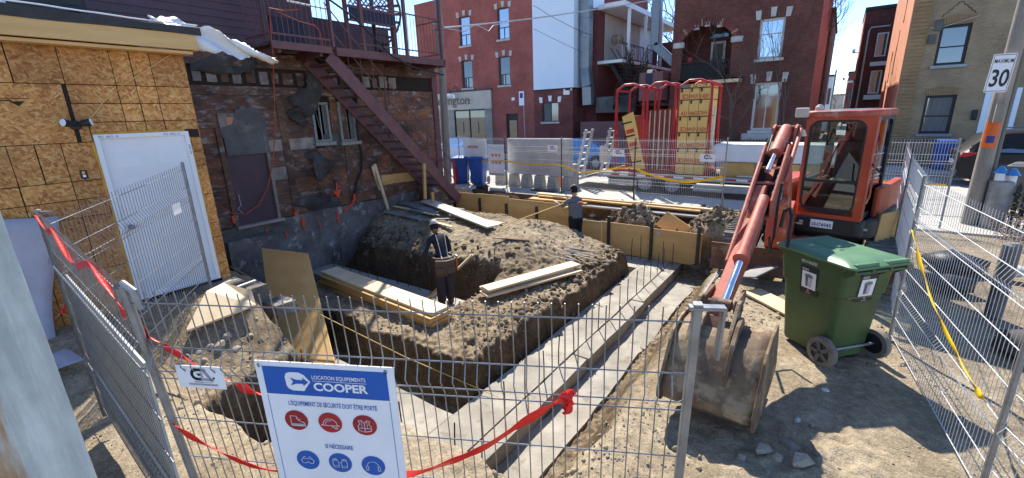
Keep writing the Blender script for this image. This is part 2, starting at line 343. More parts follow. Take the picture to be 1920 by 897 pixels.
mat('stone', (.33, .29, .235), (.22, .19, .15), 5, .9, bump=.4, rand=.3)
mat('litter_pale', (.6, .58, .54), None, 5, .8)
mat('string_yellow', (.72, .52, .16), None, 5, .7)
glassmat('glass', refl=.09); glassmat('glass_sky', (.05, .10, .16), .45); glassmat('glass_dim', (.03, .032, .034), .12, .08)
glassmat('glass_clear', (.62, .70, .67), .055, .01, clear=1); glassmat('glass_smoke', (.16, .18, .175), .09, .01, clear=1); glassmat('glass_car', (.015, .017, .02), .3)
brickmat('brick_red', (.38, .105, .085), (.31, .08, .068), (.32, .16, .135), blotch=(.5, .27, .22), bt=.61)
brickmat('brick_maroon', (.22, .062, .056), (.17, .048, .045), (.15, .085, .078))
brickmat('brick_dark', (.185, .062, .043), (.12, .042, .032), (.12, .082, .07), blotch=(.25, .14, .11), bt=.66)
brickmat('brick_beige', (.36, .275, .165), (.30, .225, .135), (.31, .255, .18), blotch=(.43, .345, .235), bt=.66)
brickmat('brick_quoin', (.36, .24, .12), (.31, .20, .10), (.27, .2, .13))
brickmat('brick_grey', (.35, .32, .29), (.29, .265, .24), (.4, .38, .35), bw=.3, bh=.12)
def osb():
    m, n, l, b = newmat('osb'); tc = n.new('ShaderNodeTexCoord'); oi = n.new('ShaderNodeObjectInfo')
    cols = []
    for k, (ry, sc) in enumerate(((.25, (1, 6, 22)), (-.5, (1, 7, 20)), (1.1, (1, 9, 24)))):
        mp = n.new('ShaderNodeMapping'); mp.inputs['Rotation'].default_value = (ry, 0, 0); l.new(tc.outputs['Object'], mp.inputs[0])
        nz = n.new('ShaderNodeTexNoise'); nz.inputs['Scale'].default_value = 2.2; l.new(mp.outputs[0], nz.inputs[0])
        mxv = n.new('ShaderNodeMixRGB'); mxv.inputs[0].default_value = .14; l.new(mp.outputs[0], mxv.inputs[1]); l.new(nz.outputs[1], mxv.inputs[2])
        m2 = n.new('ShaderNodeMapping'); m2.inputs['Scale'].default_value = sc; l.new(mxv.outputs[0], m2.inputs[0])
        vo = n.new('ShaderNodeTexVoronoi'); vo.inputs['Scale'].default_value = 3.0; l.new(m2.outputs[0], vo.inputs[0])
        r = ramp(n, [(0, (.34, .125, .026)), (.35, (.52, .22, .05)), (.7, (.62, .30, .08)), (1, (.72, .42, .15))])
        sp = n.new('ShaderNodeSeparateColor'); l.new(vo.outputs['Color'], sp.inputs[0]); l.new(sp.outputs[0], r.inputs[0]); cols.append((r, sp))
    a = n.new('ShaderNodeMixRGB'); r1 = ramp(n, [(.45, (0, 0, 0)), (.5, (1, 1, 1))]); l.new(cols[1][1].outputs[1], r1.inputs[0]); l.new(r1.outputs[0], a.inputs[0]); l.new(cols[0][0].outputs[0], a.inputs[1]); l.new(cols[1][0].outputs[0], a.inputs[2])
    c = n.new('ShaderNodeMixRGB'); r2 = ramp(n, [(.6, (0, 0, 0)), (.66, (1, 1, 1))]); l.new(cols[2][1].outputs[1], r2.inputs[0]); l.new(r2.outputs[0], c.inputs[0]); l.new(a.outputs[0], c.inputs[1]); l.new(cols[2][0].outputs[0], c.inputs[2])
    nd = n.new('ShaderNodeTexNoise'); nd.inputs['Scale'].default_value = 1.3; nd.inputs['Detail'].default_value = 5; l.new(tc.outputs['Object'], nd.inputs[0])
    rd = ramp(n, [(.3, (.66, .62, .6)), (.62, (1, 1, 1))]); l.new(nd.outputs[0], rd.inputs[0])
    mm = n.new('ShaderNodeMixRGB'); mm.blend_type = 'MULTIPLY'; mm.inputs[0].default_value = 1; l.new(c.outputs[0], mm.inputs[1]); l.new(rd.outputs[0], mm.inputs[2])
    hs = n.new('ShaderNodeHueSaturation'); mr = n.new('ShaderNodeMapRange'); mr.inputs[3].default_value = .80; mr.inputs[4].default_value = 1.1
    l.new(oi.outputs['Random'], mr.inputs[0]); l.new(mr.outputs[0], hs.inputs['Value']); l.new(mm.outputs[0], hs.inputs['Color'])
    l.new(hs.outputs[0], b.inputs['Base Color']); b.inputs['Roughness'].default_value = .7
    bu = n.new('ShaderNodeBump'); bu.inputs['Strength'].default_value = .15; bu.inputs['Distance'].default_value = .004; l.new(cols[0][1].outputs[2], bu.inputs['Height']); l.new(bu.outputs[0], b.inputs['Normal'])
osb()
def soil():
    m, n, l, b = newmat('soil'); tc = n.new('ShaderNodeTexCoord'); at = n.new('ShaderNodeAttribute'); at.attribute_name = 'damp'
    def nz(s, d=10, r=.65):
        q = n.new('ShaderNodeTexNoise'); q.inputs['Scale'].default_value = s; q.inputs['Detail'].default_value = d; q.inputs['Roughness'].default_value = r; l.new(tc.outputs['Object'], q.inputs[0]); return q
    n1 = nz(.8); r1 = ramp(n, [(.33, (.235, .187, .125)), (.5, (.36, .298, .21)), (.68, (.46, .395, .29))]); l.new(n1.outputs[0], r1.inputs[0])
    n2 = nz(14, 6); r2 = ramp(n, [(.3, (.6, .58, .55)), (.7, (1.2, 1.18, 1.15))]); l.new(n2.outputs[0], r2.inputs[0])
    m1 = n.new('ShaderNodeMixRGB'); m1.blend_type = 'MULTIPLY'; m1.inputs[0].default_value = 1; l.new(r1.outputs[0], m1.inputs[1]); l.new(r2.outputs[0], m1.inputs[2])
    n5 = nz(85, 3, .6); r5 = ramp(n, [(.32, (.66, .64, .62)), (.5, (1, 1, 1)), (.7, (1.22, 1.2, 1.17))]); l.new(n5.outputs[0], r5.inputs[0]); m5 = n.new('ShaderNodeMixRGB'); m5.blend_type = 'MULTIPLY'; m5.inputs[0].default_value = 1; l.new(r2.outputs[0], m5.inputs[1]); l.new(r5.outputs[0], m5.inputs[2]); r2 = m5; l.new(r2.outputs[0], m1.inputs[2])
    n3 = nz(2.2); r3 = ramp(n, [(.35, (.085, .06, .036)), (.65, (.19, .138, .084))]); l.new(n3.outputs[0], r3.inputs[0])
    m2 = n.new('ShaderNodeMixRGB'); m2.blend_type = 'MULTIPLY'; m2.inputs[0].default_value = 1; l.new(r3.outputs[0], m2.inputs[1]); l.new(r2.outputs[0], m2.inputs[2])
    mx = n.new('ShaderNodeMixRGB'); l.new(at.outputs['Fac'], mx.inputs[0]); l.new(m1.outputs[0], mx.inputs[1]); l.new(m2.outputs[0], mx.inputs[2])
    l.new(mx.outputs[0], b.inputs['Base Color']); b.inputs['Roughness'].default_value = .95; b.inputs['Specular IOR Level'].default_value = .15
    n4 = nz(26, 8, .7); bu = n.new('ShaderNodeBump'); bu.inputs['Strength'].default_value = .9; bu.inputs['Distance'].default_value = .035; l.new(n4.outputs[0], bu.inputs['Height']); l.new(bu.outputs[0], b.inputs['Normal'])
soil()
mat('clod', (.34, .265, .17), (.23, .175, .11), 4, .95, bump=.4, bscale=30)
mat('clod_dark', (.15, .11, .07), (.085, .062, .04), 4, .95, bump=.4, bscale=30)
# ---------------------------------------------------------------- terrain with the excavation
FLOOR = -1.22
def inside(x, y, x0, x1, y0, y1, w=.1):
    d = np.minimum(np.minimum(x-x0, x1-x), np.minimum(y-y0, y1-y)); return sst(-w, w, d)
def height(x, y):
    x = np.asarray(x, float); y = np.asarray(y, float)
    wx = x+.28*fbm(x, y, .9, 4)+.10*fbm(x+40, y, 4, 3); wy = y+.28*fbm(x-31, y+7, .9, 4)+.10*fbm(x, y+40, 4, 3)
    g = .06*fbm(x, y, .5, 5)+.022*fbm(x, y, 5, 4)
    g = g+.32*sst(-5.1, -6.7, x)*sst(3.6, 2.2, y)-.05*sst(.4, 1.2, x)
    # the dig
    lo = 1.35+1.2*sst(-5.0, -5.4, wx)+.5*sst(-6.8, -7.2, wx)+.9*sst(-3.6, -3.0, wx)
    dig = np.minimum(np.minimum(sst(-.12, .12, wy-lo), sst(12.02, 11.8, wy)), sst(-1.15, -2.0, wx+.18*fbm(x, y, 1.6, 3)))
    dig = dig*sst(-10.6, -10.45, x)
    z = g*(1-dig)+FLOOR*dig+.07*fbm(x, y, 3, 5)*dig
    isl = np.maximum.reduce([inside(wx, wy, -8.3, -3.5, 3.72, 4.95, .08), inside(wx, wy, -5.05, -3.42, 3.7, 9.35, .08), inside(wx, wy, -10.2, -3.42, 6.45, 9.35, .14)*sst(-10.4, -9.3, wx+.9*sst(6.2, 8.2, wy))])
    top = -.58+.54*sst(5.9, 7.9, y)*sst(-3.4, -5.6, x)+.12*fbm(x, y, 1.3, 5)+.10*np.abs(fbm(x, y, 4.5, 3))+.035*fbm(x+5, y, 11, 2)+.16*sst(-8, -9.6, x)*sst(6.5, 8.5, y)
    top = top+.16*np.exp(-(((x+5.2)/.9)**2+((y-6.9)/.8)**2))-.05*sst(-5.5, -8, x)*sst(5.2, 4.6, y)
    z = z*(1-isl)+np.maximum(top, z)*isl
    # trench behind the forms, with spoil heaps
    beh = sst(10.35, 10.5, y)*dig
    z = z+beh*(.5+.12*fbm(x, y, 2, 4))
    for (hx, hy, sx, sy, hh) in ((-3.95, 11.2, .9, .55, .80), (-2.1, 11.0, .7, .7, .85), (-5.6, 11.4, .9, .4, .25), (-1.7, 10.2, .35, .6, .25)):
        z = z+hh*np.exp(-((x-hx)/sx)**2-((y-hy)/sy)**2)*(1+.9*fbm(x, y, 5, 4))
    # heap left of the front trench, crumbs by the bucket
    z = z+.07*np.exp(-((x+6.2)/.6)**2-((y-2.0)/.5)**2)*(1+.8*fbm(x, y, 4, 3))+.05*np.exp(-((x-.1)/.8)**2-((y-3.4)/.5)**2)*(1+2.5*fbm(x, y, 9, 3))
    z = z-.30*sst(-6.5, -5.5, x)*sst(-4.7, -5.0, x)*sst(1.0, 1.35, y)*sst(2.9, 2.6, y)*(1-dig)
    # crumbs: rounded clods of two sizes where the soil was dug or tipped, ruts on the driven ground
    loose = np.clip(isl*sst(-.1, .15, fbm(x, y, .9, 3)+.12)+.8*beh+.7*dig*(1-isl)*.5+.5*sst(-4.6, -5.2, x)*sst(3, 2, y)+.45*sst(-2.4, -1.9, x)*sst(-.6, -1.2, x), 0, 1)
    cl = np.clip(.55-worley(x+.1*fbm(x, y, 6, 2), y, 7.5), 0, 1)*.085+np.clip(.55-worley(x, y+3, 15), 0, 1)*.045
    z = z+loose*cl*(.4+1.2*np.clip(fbm(x+9, y, 1.7, 3)+.5, 0, 1))
    flat = (1-dig)*sst(-1.3, -.9, x)*(y < 12); z = z-flat*.022*(sst(.12, .04, np.abs(x-.35-.1*fbm(y, x, .4, 2)))+sst(.12, .04, np.abs(x+.75-.1*fbm(y, x, .4, 2))))*(.6+.4*np.sin(y*42))
    z = np.where(y > 12.12, -.4, z); z = np.where((x < -10.42) & (y > 2.4), -1.4, z)
    return z
def graded(a, b, st, far, k=1.35):
    v = list(np.arange(a, b+1e-6, st)); s = st
    lo, hi = a, b
    while hi < far: s *= k; hi += s; lo -= s; v = [lo]+v+[hi]
    return np.array(v)
gx, gy = graded(-10.6, 2.1, .027, 700, 1.4), graded(.2, 12.3, .027, 700, 1.4)
GX, GY = np.meshgrid(gx, gy); GZ = height(GX, GY)
me = bpy.data.meshes.new('ground'); ny, nx = GX.shape
idx = np.arange(nx*ny).reshape(ny, nx); F = np.stack([idx[:-1, :-1], idx[:-1, 1:], idx[1:, 1:], idx[1:, :-1]], -1).reshape(-1, 4)
me.vertices.add(nx*ny); me.vertices.foreach_set('co', np.stack([GX, GY, GZ], -1).ravel()); me.loops.add(F.size); me.loops.foreach_set('vertex_index', F.ravel())
me.polygons.add(len(F)); me.polygons.foreach_set('loop_start', np.arange(0, F.size, 4)); me.polygons.foreach_set('loop_total', np.full(len(F), 4)); me.polygons.foreach_set('use_smooth', np.ones(len(F), bool))
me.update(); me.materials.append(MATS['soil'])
dark_soil = sst(-.10, -.45, GZ+.16*sst(-3.2, -5.5, GX)*sst(6, 8, GY)+.25*fbm(GX, GY, 1.4, 5))
gzy, gzx = np.gradient(GZ, gy, gx); steep = np.hypot(gzx, gzy)
dark_soil = np.clip(dark_soil*(.25+.85*sst(.35, 1.2, steep+.8*fbm(GX, GY, 2.3, 4)+.45*sst(-.85, -1.1, GZ))), 0, 1)
dark_soil = np.maximum(dark_soil, .75*sst(10.4, 10.6, GY)*sst(12.1, 11.9, GY)*sst(-.1, -.3, GZ+.3*fbm(GX, GY, 2, 3)))
dark_soil = np.maximum(dark_soil, .26*sst(-3.4, -3.6, GX)*sst(3.6, 3.8, GY)*sst(9.5, 9.3, GY)*np.clip(.75+2.6*fbm(GX, GY, 6, 4), 0, 1.6))
dark_soil = np.maximum(dark_soil, .6*sst(-6.5, -6.0, GX)*sst(-4.4, -4.9, GX)*sst(.9, 1.4, GY)*sst(3, 2.6, GY)*np.clip(.8+2*fbm(GX, GY, 5, 4), 0, 1.4))  # plain darker soil colour over the near-left hollow, same attribute as the damp
dark_soil = np.maximum(dark_soil, .4*sst(.03, .25, fbm(GX, GY, .45, 5))*(GZ > -.2))
at = me.attributes.new('damp', 'FLOAT', 'POINT'); at.data.foreach_set('value', dark_soil.ravel().astype(np.float32))
go = bpy.data.objects.new('ground', me); C.objects.link(go); tag(go, kind='structure')
def gz(x, y): return float(height(np.array([x]), np.array([y]))[0])
# clods and crumbs
def lump(seed, n=1):
    r = np.random.default_rng(seed); t = (1+5**.5)/2
    v = np.array([(-1, t, 0), (1, t, 0), (-1, -t, 0), (1, -t, 0), (0, -1, t), (0, 1, t), (0, -1, -t), (0, 1, -t), (t, 0, -1), (t, 0, 1), (-t, 0, -1), (-t, 0, 1)], float)/1.9
    f = [(0, 11, 5), (0, 5, 1), (0, 1, 7), (0, 7, 10), (0, 10, 11), (1, 5, 9), (5, 11, 4), (11, 10, 2), (10, 7, 6), (7, 1, 8), (3, 9, 4), (3, 4, 2), (3, 2, 6), (3, 6, 8), (3, 8, 9), (4, 9, 5), (2, 4, 11), (6, 2, 10), (8, 6, 7), (9, 8, 1)]
    return v*(.7+.6*r.random((12, 1)))*(.65+.7*r.random((1, 3))), f
def scatter(name, m, pts, smin, smax, pw=3, label=None, seed=0):
    r = np.random.default_rng(seed); base = [lump(k+seed) for k in range(8)]; V = []; Fc = []; k = 0
    for (x, y) in pts:
        v, f = base[r.integers(8)]; s = smin+(smax-smin)*r.random()**pw; a = r.random()*6.28; c, sn = math.cos(a), math.sin(a)
        q = v @ np.array([[c, sn, 0], [-sn, c, 0], [0, 0, 1]])*s; V.append(q+np.array([x, y, gz_arr(x, y)+s*.08])); Fc += [(i+k, j+k, l+k) for i, j, l in f]; k += 12
    V = np.concatenate(V); me = bpy.data.meshes.new(name); me.from_pydata(V.tolist(), [], Fc); me.polygons.foreach_set('use_smooth', [True]*len(me.polygons)); me.materials.append(MATS[m]); o = bpy.data.objects.new(name, me); C.objects.link(o)
    return tag(o, label, 'soil', kind='stuff')
def gz_arr(x, y):
    i = np.clip(np.searchsorted(gx, x), 1, len(gx)-1); j = np.clip(np.searchsorted(gy, y), 1, len(gy)-1); return GZ[j, i]
def PT(px, py, dz=0.):
    """where a surveyed direction meets the soil"""
    d = _ray(px, py); t = np.linspace(1.2, 22, 9000); P = A(0, 0, CAM_H)+np.outer(t, d); below = P[:, 2] < gz_arr(P[:, 0], P[:, 1]); k = int(np.argmax(below)); return P[k]+A(0, 0, dz)
def pts_in(n, x0, x1, y0, y1, th=-1):
    r = np.random.default_rng(int(n+abs(x0)*10)); m = n*40; x = x0+(x1-x0)*r.random(m); y = y0+(y1-y0)*r.random(m); k = fbm(x, y, .8, 4) > th+.1*r.random(m)
    return list(zip(x[k][:n], y[k][:n]))
scatter('soil_clods', 'clod', pts_in(900, -9.4, -3.5, 6.4, 9.4, -.05)+pts_in(700, -8.2, -3.5, 3.8, 4.9, -.05)+pts_in(700, -5, -3.5, 4.8, 7, -.05)+pts_in(300, -1.9, 1.0, 2.0, 9, .06)+pts_in(120, -.5, .5, 2.7, 3.6, .02)+pts_in(500, -7, -4.6, .3, 2.6, -.05), .006, .034, 5, 'loose dry soil clods scattered over the dig and the bank', 3)
scatter('spoil_lumps', 'clod_dark', pts_in(900, -5, -1.2, 10.5, 12.0)+pts_in(260, -9, -5, 10.5, 12.0)+pts_in(250, -3.9, -3.42, 4, 9.2)+pts_in(300, -10, -5, 6.2, 7.2), .015, .08, 3, 'dark damp lumps of dug soil behind the forms', 5)
scatter('gravel', 'stone', pts_in(1500, -1.9, 1.2, 2.0, 6.5, -.02)+pts_in(500, -6.4, -3.4, .4, 2.6, -.02), .004, .016, 2.5, 'fine gravel strewn over the bare soil by the fences', 9)
def rough_box(a, b, st=.12, amp=.012, seed=1):
    """box with uneven, slightly chipped faces"""
    a, b = A(*a), A(*b); mb = MB(); n = [max(1, int(round(d/st))) for d in (b-a)]
    def face(o, u, v, nu, nv):
        P = [[o+u*i/nu+v*j/nv for i in range(nu+1)] for j in range(nv+1)]; mb.grid(P)
    d = b-a; ex, ey, ez = A(d[0], 0, 0), A(0, d[1], 0), A(0, 0, d[2])
    face(a+ez, ex, ey, n[0], n[1]); face(a+ex, ey, ez, n[1], n[2]); face(a+ey, ez, ex, n[2], n[0]); face(a, ez, ey, n[2], n[1]); face(a, ex, ez, n[0], n[2]); face(a, ey, ex, n[1], n[0])
    v = np.array(mb.v); q = v*7+seed
    v = v+amp*2*np.stack([fbm(q[:, 1]+q[:, 2], q[:, 0], .35, 3), fbm(q[:, 0]+q[:, 2], q[:, 1]+9, .35, 3), fbm(q[:, 0], q[:, 1]+q[:, 2]*.5, .3, 3)], 1)
    mb.v = [tuple(p) for p in v]; return mb
FT = -.95
ft = thing('concrete_footing', 'pale poured concrete strip footing round the pit with upright rebar', 'footing', (-3, 6, FLOOR))
rough_box((-3.36, 2.34, FLOOR-.03), (-2.82, 10.28, FT), amp=.012).build('footing_run', 'concrete_pale', ft, True)
rough_box((-2.80, 2.34, FLOOR-.03), (-2.56, 5.3, FT-.012), amp=.014, seed=3).build('footing_lip', 'concrete_pale', ft, True)
rough_box((-2.80, 5.33, FLOOR-.03), (-2.55, 7.7, FT-.015), amp=.014, seed=5).build('footing_lip', 'concrete_pale', ft, True)
rough_box((-2.80, 7.73, FLOOR-.03), (-2.57, 10.28, FT-.01), amp=.014, seed=8).build('footing_lip', 'concrete_pale', ft, True)
rough_box((-6.4, 2.36, FLOOR-.03), (-3.37, 3.28, FT-.004), seed=9).build('footing_run', 'concrete_pale', ft, True)
rough_box((-10.05, 5.3, FLOOR-.03), (-5.25, 5.98, FT-.004), seed=11).build('footing_run', 'concrete', ft, True)
rough_box((-10.05, 9.52, FLOOR-.03), (-3.37, 10.28, FT-.004), seed=14).build('footing_run', 'concrete', ft, True)
rbm = MB().tube([(0, 0, -.1), (.004, .002, .25), (-.004, 0, .52)], .0085, 6).mesh('rebar', 'rebar')
def rebar(x, y, z=FT, h=1.):
    put('rebar', rbm, ft, rot((x, y, z), random.uniform(-.03, .03), random.uniform(-.03, .03), random.uniform(0, 6)) @ Matrix.Diagonal((1, 1, h, 1)))
for k in range(17): rebar(-2.83+random.uniform(-.012, .012), 2.75+.44*k, h=random.uniform(.85, 1.1))
for k in range(5): rebar(-2.72-.22*k-(.1 if k > 1 else 0), 10.05, h=random.uniform(.95, 1.25))
for k in range(14): rebar(-9.8+.34*k, 5.88+random.uniform(-.02, .02), h=random.uniform(.8, 1.1))
for k in range(8): rebar(-3.5-.4*k, 2.62, h=random.uniform(.8, 1.1))
tag(rough_box((-2.55, 1.9, FLOOR-.1), (-2.08, 9.7, FLOOR+.05), amp=.03, seed=21).build('blinding_strip', 'concrete_pale', None, True), 'pale lean concrete strip beside the footing, at the foot of the bank', 'concrete strip')
# ---------------------------------------------------------------- street
def sheet(name, m, x0, x1, y0, y1, z, nx=1, ny=1, kind='structure'):
    P = [[(x0+(x1-x0)*i/nx, y0+(y1-y0)*j/ny, z) for i in range(nx+1)] for j in range(ny+1)]
    return tag(MB().grid(P).build(name, m), kind=kind)
RD = -.12
sheet('road', 'asphalt', -400, 400, 13.9, 21.9, RD)
sw = MB().box((-400, 12.14, -.6), (400, 13.75, 0)).build('sidewalk', 'sidewalk'); tag(sw, kind='structure')
kb = MB().box((-400, 13.752, -.5), (400, 13.9, .004)).build('kerb', 'concrete_pale', bevel=.02); tag(kb, kind='structure')
kb = MB().box((-400, 21.9, -.5), (400, 22.05, .004)).build('kerb', 'concrete_pale', bevel=.02); tag(kb, kind='structure')
sw2 = MB().box((-400, 22.052, -.5), (400, 24.4, 0)).build('sidewalk', 'sidewalk'); tag(sw2, kind='structure')
j = MB()
for k in range(-16, 10): j.box((k*1.5-.006, 12.142, 0), (k*1.5+.006, 13.75, .003))
tag(j.build('joint', 'steel_dark', sw), kind='stuff')
# ---------------------------------------------------------------- new extension clad in OSB
def plate(mb, x, y0, y1, z0, z1, t): return mb.box((x, y0, z0), (x+t, y1, z1))
OX = -7.05
ext = thing('extension', 'new extension clad in bare orange OSB sheathing with a white door', 'building', (OX-1.5, 0, .2))
MB().box((OX-3.0, -6, -.1), (OX-.012, 2.545, 3.45)).build('wall', 'sheathing_gap', ext)
DY0, DY1, DZ0, DZ1 = 1.45, 2.41, .41, 2.49
zr = [.22, .9, 1.56, 1.77, 1.98, 2.41, 2.63, 2.84, 3.045, 3.44]
rows = [(.22, .92, [-6, -2.4, .32, .745, DY0-.02]), (.92, 1.565, [-6, -3.6, -.45, .32, .745, 1.165, DY0-.02]), (1.565, 1.77, [-6, -2.2, .745, 1.165, DY0-.02]), (1.77, 1.98, [-6, -2.2, -.2, .745, 1.165, DY0-.02]),
        (1.98, 2.41, [-6, -3, -.45, .745, .955, 1.165, DY0-.02]), (2.41, 3.045, [-6, -3, -.2, 1.31]), (2.41, 2.63, [1.345, 1.445, 1.79, 1.98, 2.18, 2.553]), (2.63, 2.84, [1.345, 1.79, 1.98, 2.18, 2.553]), (2.84, 3.045, [1.345, 1.79, 1.98, 2.18, 2.553]),
        (3.045, 3.445, [-6, -2.6, -.3, .955, 1.35, 1.79, 1.98, 2.18, 2.553])]
rz_ = [.22, .62, 1.01, 1.22, 1.63, 2.03, 2.22, 2.41]
for z0, z1 in zip(rz_[:-1], rz_[1:]): rows.append((z0, z1, [DY1+.02, 2.553]))
k = 0
for z0, z1, ys in rows:
    for y0, y1 in zip(ys[:-1], ys[1:]):
        if z0 == 2.41 and len(ys) == 6 and y0 < 2.42: z0_ = DZ1+.02 if y1 > DY0+.02 else z0
        else: z0_ = z0
        g = .006 if k % 3 else .002; k += 1
        plate(MB(), OX-.011+.0012*(k % 3), y0+g, y1-g, z0_+.004, z1-.005, .011).build('osb_panel', 'osb', ext)
MB().box((OX-1.4, 2.5451, .2), (OX-.012, 2.556, 3.44)).build('osb_panel', 'osb', ext)
MB().bar((-6.83, -6, 3.575), (-6.83, 2.66, 3.575), .04, .185).build('fascia_board', 'fascia_wood', ext, bevel=.004)
MB().bar((-6.93, -6, 3.452), (-6.93, 2.60, 3.452), .16, .036, (0, 0, 1)).build('soffit_board', 'fascia_wood', ext, bevel=.004)
MB().bar((OX-.2, 2.66, 3.56), (-6.86, 2.66, 3.56), .04, .15).build('fascia_board', 'fascia_wood', ext, bevel=.004)
rf = MB()
ys = np.linspace(-6, 2.72, 40); P = [[(-10.18, y, 3.80+.01*math.sin(y*3)) for y in ys], [(-6.9, y, 3.775+.012*math.sin(y*2.3)) for y in ys], [(-6.805, y, 3.76+.014*math.sin(y*2.1)) for y in ys], [(-6.80, y, 3.665+.010*math.sin(y*3.7)) for y in ys]]
rf.grid(P).build('roof', 'membrane', ext, solid=.008)
MB().tube([(-6.82, y, 3.79+.014*math.sin(y*2.1)+.006*random.random()) for y in np.linspace(.9, 2.7, 14)], .009, 5).build('flashing_strip', 'plastic_sheet', ext)
# door with foam bead
dr = MB().box((OX-.011, DY0+.05, DZ0+.03), (OX-.002, DY1-.05, DZ1-.05)).build('door', 'door_white', ext)
for (y0, y1, z0, z1) in ((DY0+.14, DY0+.40, DZ0+.2, DZ0+.85), (DY1-.40, DY1-.14, DZ0+.2, DZ0+.85), (DY0+.14, DY0+.40, DZ0+1.0, DZ0+1.55), (DY1-.40, DY1-.14, DZ0+1.0, DZ0+1.55), (DY0+.14, DY0+.40, DZ0+1.68, DZ0+1.86), (DY1-.40, DY1-.14, DZ0+1.68, DZ0+1.86)):
    MB().box((OX-.0019, y0, z0), (OX+.0005, y1, z1)).build('door_panel', 'door_white', dr, bevel=.006)
MB().lathe([(.03, 0), (.032, .01), (.012, .015), (.012, .045), (.027, .05), (.03, .07), (.02, .085)], (OX-.002, DY0+.12, DZ0+.95), (1, 0, 0), 14).build('door_knob', 'galv', dr, True)
fr = MB()
for (a, b) in (((DY0, DZ0), (DY0+.05, DZ1)), ((DY1-.05, DZ0), (DY1, DZ1)), ((DY0+.05, DZ1-.05), (DY1-.05, DZ1)), ((DY0+.05, DZ0), (DY1-.05, DZ0+.03))): fr.box((OX-.0115, a[0], a[1]), (OX+.035, b[0], b[1]))
fo = fr.build('door_frame', 'door_white', ext, bevel=.003)
text('RO  ARO  AI', 'frame_print', 'sign_navy', fo, (OX+.0355, DY0+.04, DZ1-.04), (0, 1, 0), (0, 0, 1), .034, .001)
text('RO  ARO  A', 'frame_print', 'sign_navy', fo, (OX+.0355, DY1-.28, DZ1-.04), (0, 1, 0), (0, 0, 1), .034, .001)
text('RO ARO', 'frame_print', 'sign_navy', fo, (OX+.0355, DY1-.012, DZ1-.30), (0, 0, 1), (0, -1, 0), .034, .001)
def bead(pts): 
    p2 = []; 
    for i in range(len(pts)-1):
        for t in np.linspace(0, 1, 26)[:-1]: p2.append(A(*pts[i])*(1-t)+A(*pts[i+1])*t)
    r = [.010+.012*random.random() for _ in p2]
    return MB().tube([p+A(0, random.uniform(-.006, .006), random.uniform(-.006, .006)) for p in p2], r, 7)
bead([(OX+.004, DY0-.010, DZ0), (OX+.004, DY0-.010, DZ1+.005)]).build('foam_bead', 'foam', ext, True)
bead([(OX+.004, DY1+.010, DZ0), (OX+.004, DY1+.010, DZ1+.005)]).build('foam_bead', 'foam', ext, True)
bead([(OX+.004, DY0, DZ1+.010), (OX+.004, DY1, DZ1+.010)]).build('foam_bead', 'foam', ext, True)
MB().box((OX-1.2, DY0-.1, .05), (OX+.28, 2.62, .36)).build('doorstep', 'concrete_dark', ext, bevel=.02)
bx_ = MB().box((OX, 1.25, 2.0), (OX+.012, 1.315, 2.1)).build('outlet_box', 'black_plastic', ext, bevel=.003)
MB().box((OX+.012, 1.268, 2.02), (OX+.016, 1.295, 2.045)).build('label_tag', 'sign_white', bx_)
MB().prism([(0, 0), (.012, 0), (.016, .03), (.004, .034), (-.004, .02)], (OX+.0125, 1.27, 2.05), (0, 1.6, 0), (0, 0, 1.2), (.003, 0, 0)).build('label_tag', 'fascia_wood', bx_)
# printed stamp on the sheathing
st = MB().prism([(-.05, .03), (.06, .03), (.005, -.02)], (OX+.003, .93, 2.83), (0, 1, 0), (0, 0, 1), (.001, 0, 0)).build('sheathing_stamp', 'sheathing_gap', ext)
MB().box((OX+.003, .72, 2.885), (OX+.004, 1.03, 2.892)).build('sheathing_stamp', 'sheathing_gap', ext); MB().box((OX+.003, .74, 2.862), (OX+.004, .90, 2.874)).build('sheathing_stamp', 'sheathing_gap', ext)
# twin flood light on the sheathing
fl = thing('flood_light', 'black twin flood light fixed to the OSB wall beside the white door', 'light', (OX, 1.33, 2.6))
MB().lathe([(.05, 0), (.055, .02), (.05, .04), (.02, .05)], (OX, 1.33, 2.6), (1, 0, 0), 16).build('mount', 'black_plastic', fl, True)
for s in (-1, 1):
    MB().tube([(OX+.04, 1.33, 2.6), (OX+.08, 1.33+s*.035, 2.615)], .012, 8).build('arm', 'black_plastic', fl, True)
    h = MB().lathe([(.022, 0), (.034, .03), (.045, .1)], (OX+.08, 1.33+s*.03, 2.615), (.45, s*.9, .18), 14).build('lamp_head', 'black_plastic', fl, True)
    MB().lathe([(.042, .1), (.036, .106), (0, .11)], (OX+.08, 1.33+s*.03, 2.615), (.45, s*.9, .18), 14).build('lens', 'sign_white', h, True)
tag(MB().tube([(OX+.01, 1.38, 2.63), (OX+.012, 1.5, 2.7), (OX+.015, 1.62, 2.85), (OX+.012, 1.85, 3.05), (OX+.014, 2.1, 3.22), (OX+.012, 2.3, 3.36), (OX+.01, 2.42, 3.44)], .006, 6).build('cable', 'fascia_wood', None, True), 'thin tan cable looping over the OSB sheathing from the flood light', 'cable')
# torn plastic sheet flapping from the roof edge
P = []
for j, t in enumerate(np.linspace(0, 1, 40)):
    c = A(-6.86-.25*t, 2.2+1.62*t, 3.755-.02*math.sin(t*3)-.29*t**1.3); w = (.02+.125*math.sin(min(1, .12+t*1.1)*math.pi)**.6 if t < .8 else .035)
    P.append([c+A(.12*math.sin(9*t+s*3)*.4, .10*s*w+.015*math.sin(31*t+s*7), w*s+.025*math.sin(23*t+s*4)+.015*math.sin(60*t+9*s)) for s in np.linspace(-1, 1, 12)])
tag(MB().grid(P).build('plastic_sheet', 'plastic_sheet', None, True, solid=.002, angle=80), 'torn white plastic sheet flapping from the extension roof corner', 'plastic sheet')
